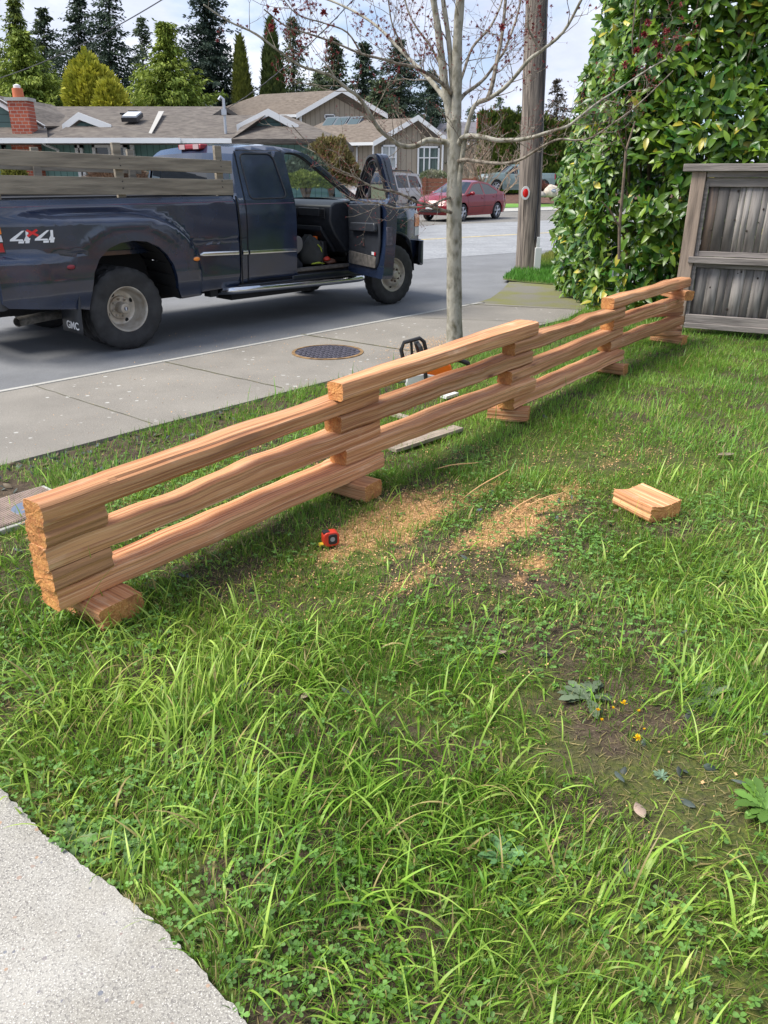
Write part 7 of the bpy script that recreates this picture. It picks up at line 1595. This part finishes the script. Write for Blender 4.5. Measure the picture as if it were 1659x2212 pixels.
conifer(-70, 10, 90, 44, MD, MD2, 'dark conifer cut off by the left edge of the picture', 201)
conifer(30, -12, 62, 47, MD, LT2, 'slim pointed light green conifer near the left edge', 202, 'cedar', dens=.9)
conifer(45, 62, 105, 41, LT, LT2, 'broad bright green cedar directly behind the brick chimney', 203, 'cedar', dens=1.15)
conifer(92, 16, 70, 52, DK, MD2, 'dark fir second from the left behind the bright cedar', 204)
conifer(166, -18, 78, 50, DK, DK2, 'tall dark fir rising out of frame above the yellow tree', 205)
conifer(233, -40, 88, 49, DK, DK2, 'tallest dark fir standing just right of the yellow tree', 206)
conifer(305, 34, 56, 55, DK2, MD2, 'thin bluish fir between the tallest fir and the green cedar', 207, dens=.8)
conifer(357, 45, 98, 40, LT, LT2, 'broad bright green cedar behind the roof skylight', 208, 'cedar', dens=1.1)
conifer(446, -50, 88, 48, (.028, .048, .038), (.065, .095, .065), 'dense blackish spruce rising out of frame at centre left', 209, dens=1.25)
thuja(517, 84, 40, 44, (.10, .12, .025), (.19, .21, .045), 'olive green cone shaped cypress right of the black spruce', 210)
thuja(583, 48, 46, 47, (.06, .09, .03), (.13, .16, .05), 'taller dark green cone cypress above the tan roof ridge', 211)
conifer(632, 30, 50, 54, MD, MD2, 'loose twin topped conifer above the tan house roof', 212, dens=.8)
conifer(722, 78, 62, 50, DK, MD2, 'dark conifer standing behind the upper gable peak', 213)
conifer(785, 88, 52, 52, DK, DK2, 'dark fir just right of the upper gable peak', 214)
conifer(862, 82, 88, 56, DK, DK2, 'wide dark fir left of the maple trunk', 215, dens=1.1)
conifer(820, 170, 60, 48, DK2, MD2, 'short bushy fir above the lower tan gable', 216)
conifer(930, 150, 66, 60, DK, DK2, 'dark fir behind the maple trunk', 217)
conifer(1080, 205, 40, 85, DK2, MD2, 'small distant fir seen between maple and pole', 218, dens=.7); conifer(1120, 225, 34, 90, DK2, MD2, 'tiny distant fir just left of the utility pole', 219, dens=.6); conifer(1018, 228, 36, 80, DK2, MD2, 'small distant fir just right of the maple trunk', 220, dens=.6)
conifer(1205, 165, 45, 70, (.06, .05, .04), (.12, .10, .07), 'brownish distant conifer right of the pole', 221, dens=.7)
conifer(690, 150, 60, 52, DK2, MD2, 'mid height fir filling the gap left of the gable peak', 222, dens=.8)
def bush(u, v_top, v_bot, hw_px, Y, colA, colB, label, seed, n=6000, cat='shrub', nm='shrub', flat=1.0, L=.16, m_=None, group=None, zoff=0, depth=1.0, fine=.25):
    r = np.random.default_rng(seed); t_ = AT(u, v_top, Y); b_ = AT(u, v_bot, Y); hh = (t_.z - b_.z); hw = AT(u + hw_px, v_top, Y).x - t_.x; root = empty(nm, (t_.x, Y, b_.z)); tag(root, label, cat, group)
    q = norm(r.normal(0, 1, (n, 3))); q[:, 2] = np.abs(q[:, 2]); rr_ = (1 - np.abs(r.normal(0, .16, n))) * (1 + .22 * (fbm(q[:, 0] * 2 + seed, q[:, 2] * 2 + q[:, 1], 1.6) - .5) * 2)
    C = q * rr_[:, None] * np.array([hw, hw * depth, hh]); C[:, 2] = np.maximum(C[:, 2], .0); D = norm(q + r.normal(0, .5, (n, 3)) + np.array([0, 0, .4])); L_ = r.uniform(.5, 1.2, (n, 1)) * L; S_ = norm(np.cross(D, r.normal(0, 1, D.shape))) * L_ * fine
    tt = np.clip(r.normal(.5, .3, (n, 1)) + (fbm(C[:, 0], C[:, 2] + C[:, 1], 1.4)[:, None] - .5) * 1.4, 0, 1); T = np.array(colA) * (1 - tt) + np.array(colB) * tt
    place_foliage('foliage', [tri_geo(C, D * L_, S_, T)], root, m_); mb = MB(); rr2 = random.Random(seed)
    for _ in range(9): a = rr2.uniform(0, 6.28); mb.tube([(0, 0, -.3), (math.cos(a) * hw * .3, math.sin(a) * hw * .3 * depth, hh * .4), (math.cos(a) * hw * .6, math.sin(a) * hw * .6 * depth, hh * .75)], [.05, .035, .012], 5)
    mb.build('stems', M_bark, root); return root
bush(190, 128, 262, 56, 40, (.24, .26, .025), (.50, .48, .06), 'yellow green budding tree behind the teal house roof', 301, n=9000, cat='tree', nm='budding_tree', L=.32)
bush(235, 178, 262, 34, 36, (.24, .26, .025), (.50, .48, .06), 'lower yellow green tree beside the taller budding one', 302, n=4500, cat='tree', nm='budding_tree', L=.3)
bush(712, 296, 400, 62, 24, (.13, .10, .04), (.28, .24, .09), 'round olive brown bush behind the truck windshield', 303, n=15000, L=.12)
bush(660, 372, 405, 55, 18.5, (.10, .16, .03), (.22, .26, .06), 'low green bush seen through the truck windshield', 304, n=9000, L=.07)
bush(1130, 246, 420, 95, 64, (.06, .085, .02), (.15, .17, .04), 'tall clipped green hedge behind the teal pickup', 305, n=100, cat='hedge', nm='tall_hedge_stub', L=.3) if False else None
# tall far hedge
def far_hedge():
    r = np.random.default_rng(306); Y = 63.0; xa, xb = AT(1035, 300, Y).x, AT(1330, 300, Y).x; ht_ = AT(1150, 252, Y).z; n = 26000
    x = r.uniform(xa, xb + 6, n); z = r.uniform(0, 1, n); top = ht_ + (fbm(x, x * .3, .35) - .5) * 1.8 + .5 * np.abs(np.sin(x * .9)) - .6 * (x > AT(1180, 300, Y).x); z = z * top; y = Y + (fbm(x, z, .5) - .5) * 1.5 + np.abs(r.normal(0, .3, n)) + .5 * (z / top) ** 4
    C = np.stack([x, y, z], -1); root = empty('tall_hedge', ((xa + xb) / 2, Y, 0)); tag(root, 'tall green cypress hedge behind the pale teal pickup', 'hedge'); C[:, 0] -= (xa + xb) / 2; C[:, 1] -= Y
    D = norm(r.normal(0, .4, (n, 3)) + np.array([0, -.3, 1.])); L_ = r.uniform(.25, .55, (n, 1)); S_ = norm(np.cross(D, r.normal(0, 1, D.shape))) * L_ * .26; t_ = np.clip(r.normal(.45, .3, (n, 1)) + (fbm(x, z, .6)[:, None] - .5) * 1.6, 0, 1)
    place_foliage('foliage', [tri_geo(C, D * L_, S_, np.array((.045, .075, .015)) * (1 - t_) + np.array((.16, .19, .035)) * t_)], root)
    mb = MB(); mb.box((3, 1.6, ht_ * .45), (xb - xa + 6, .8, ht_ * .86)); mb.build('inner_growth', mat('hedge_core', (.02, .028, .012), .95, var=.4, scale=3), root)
far_hedge()
bush(1222, 395, 430, 24, 51, (.12, .05, .045), (.22, .10, .07), 'russet low bush on the mulch bed behind the boulder', 307, n=3000, L=.25)
bush(1165, 398, 424, 30, 52.5, (.12, .05, .045), (.22, .10, .07), 'russet low bush on the mulch bed right of the teal pickup', 308, n=3000, L=.25)
bush(250, 345, 400, 60, 24.5, (.16, .10, .07), (.26, .17, .11), 'twiggy brown shrub below the teal house windows', 309, n=6000, L=.2, fine=.06)
bush(25, 340, 400, 26, 24.0, (.12, .15, .03), (.25, .24, .05), 'small yellow green shrub left of the brick wall behind the boards', 310, n=3000, L=.1)
bush(660, 330, 400, 45, 22, (.07, .10, .07), (.13, .17, .12), 'grey green conifer shrub beyond the truck windshield', 311, n=6000, L=.14)
# bare multi stem shrub beyond the red car
def bare_shrub():
    a = AT(1060, 395, 47); root = empty('bare_shrub', (a.x, 47, 0)); tag(root, 'leafless pale branching shrub behind the red sedan', 'shrub'); rr2 = random.Random(17); mb = MB()
    def br(p, d, L, r0, dep):
        pts = [p]
        for i in range(4): d = (d + Vector((rr2.gauss(0, .18), rr2.gauss(0, .18), rr2.gauss(.05, .12)))).normalized(); p = p + d * L / 4; pts.append(p)
        mb.tube(pts, [r0 * (1 - .13 * i) for i in range(5)], 5, cap=False)
        if dep:
            for _ in range(3): q = pts[rr2.choice([2, 3, 4])]; br(q, (d + Vector((rr2.gauss(0, .6), rr2.gauss(0, .6), rr2.gauss(.1, .3)))).normalized(), L * .62, r0 * .55, dep - 1)
    for i in range(9): br(Vector((rr2.uniform(-.5, .5), rr2.uniform(-.3, .3), 0)), Vector((rr2.uniform(-.8, .8), rr2.uniform(-.5, .5), 1.2)).normalized(), rr2.uniform(1.5, 2.3), .06, 4)
    mb.build('stems', mat('pale_twig', (.30, .22, .16), .85, var=.3, scale=4), root, fix=False)
bare_shrub()
# flower shrub by tan windows
bush(935, 368, 384, 28, 45.4, (.10, .15, .05), (.40, .38, .30), 'small flowering bush under the tall window of the tan house', 312, n=1600, L=.12)
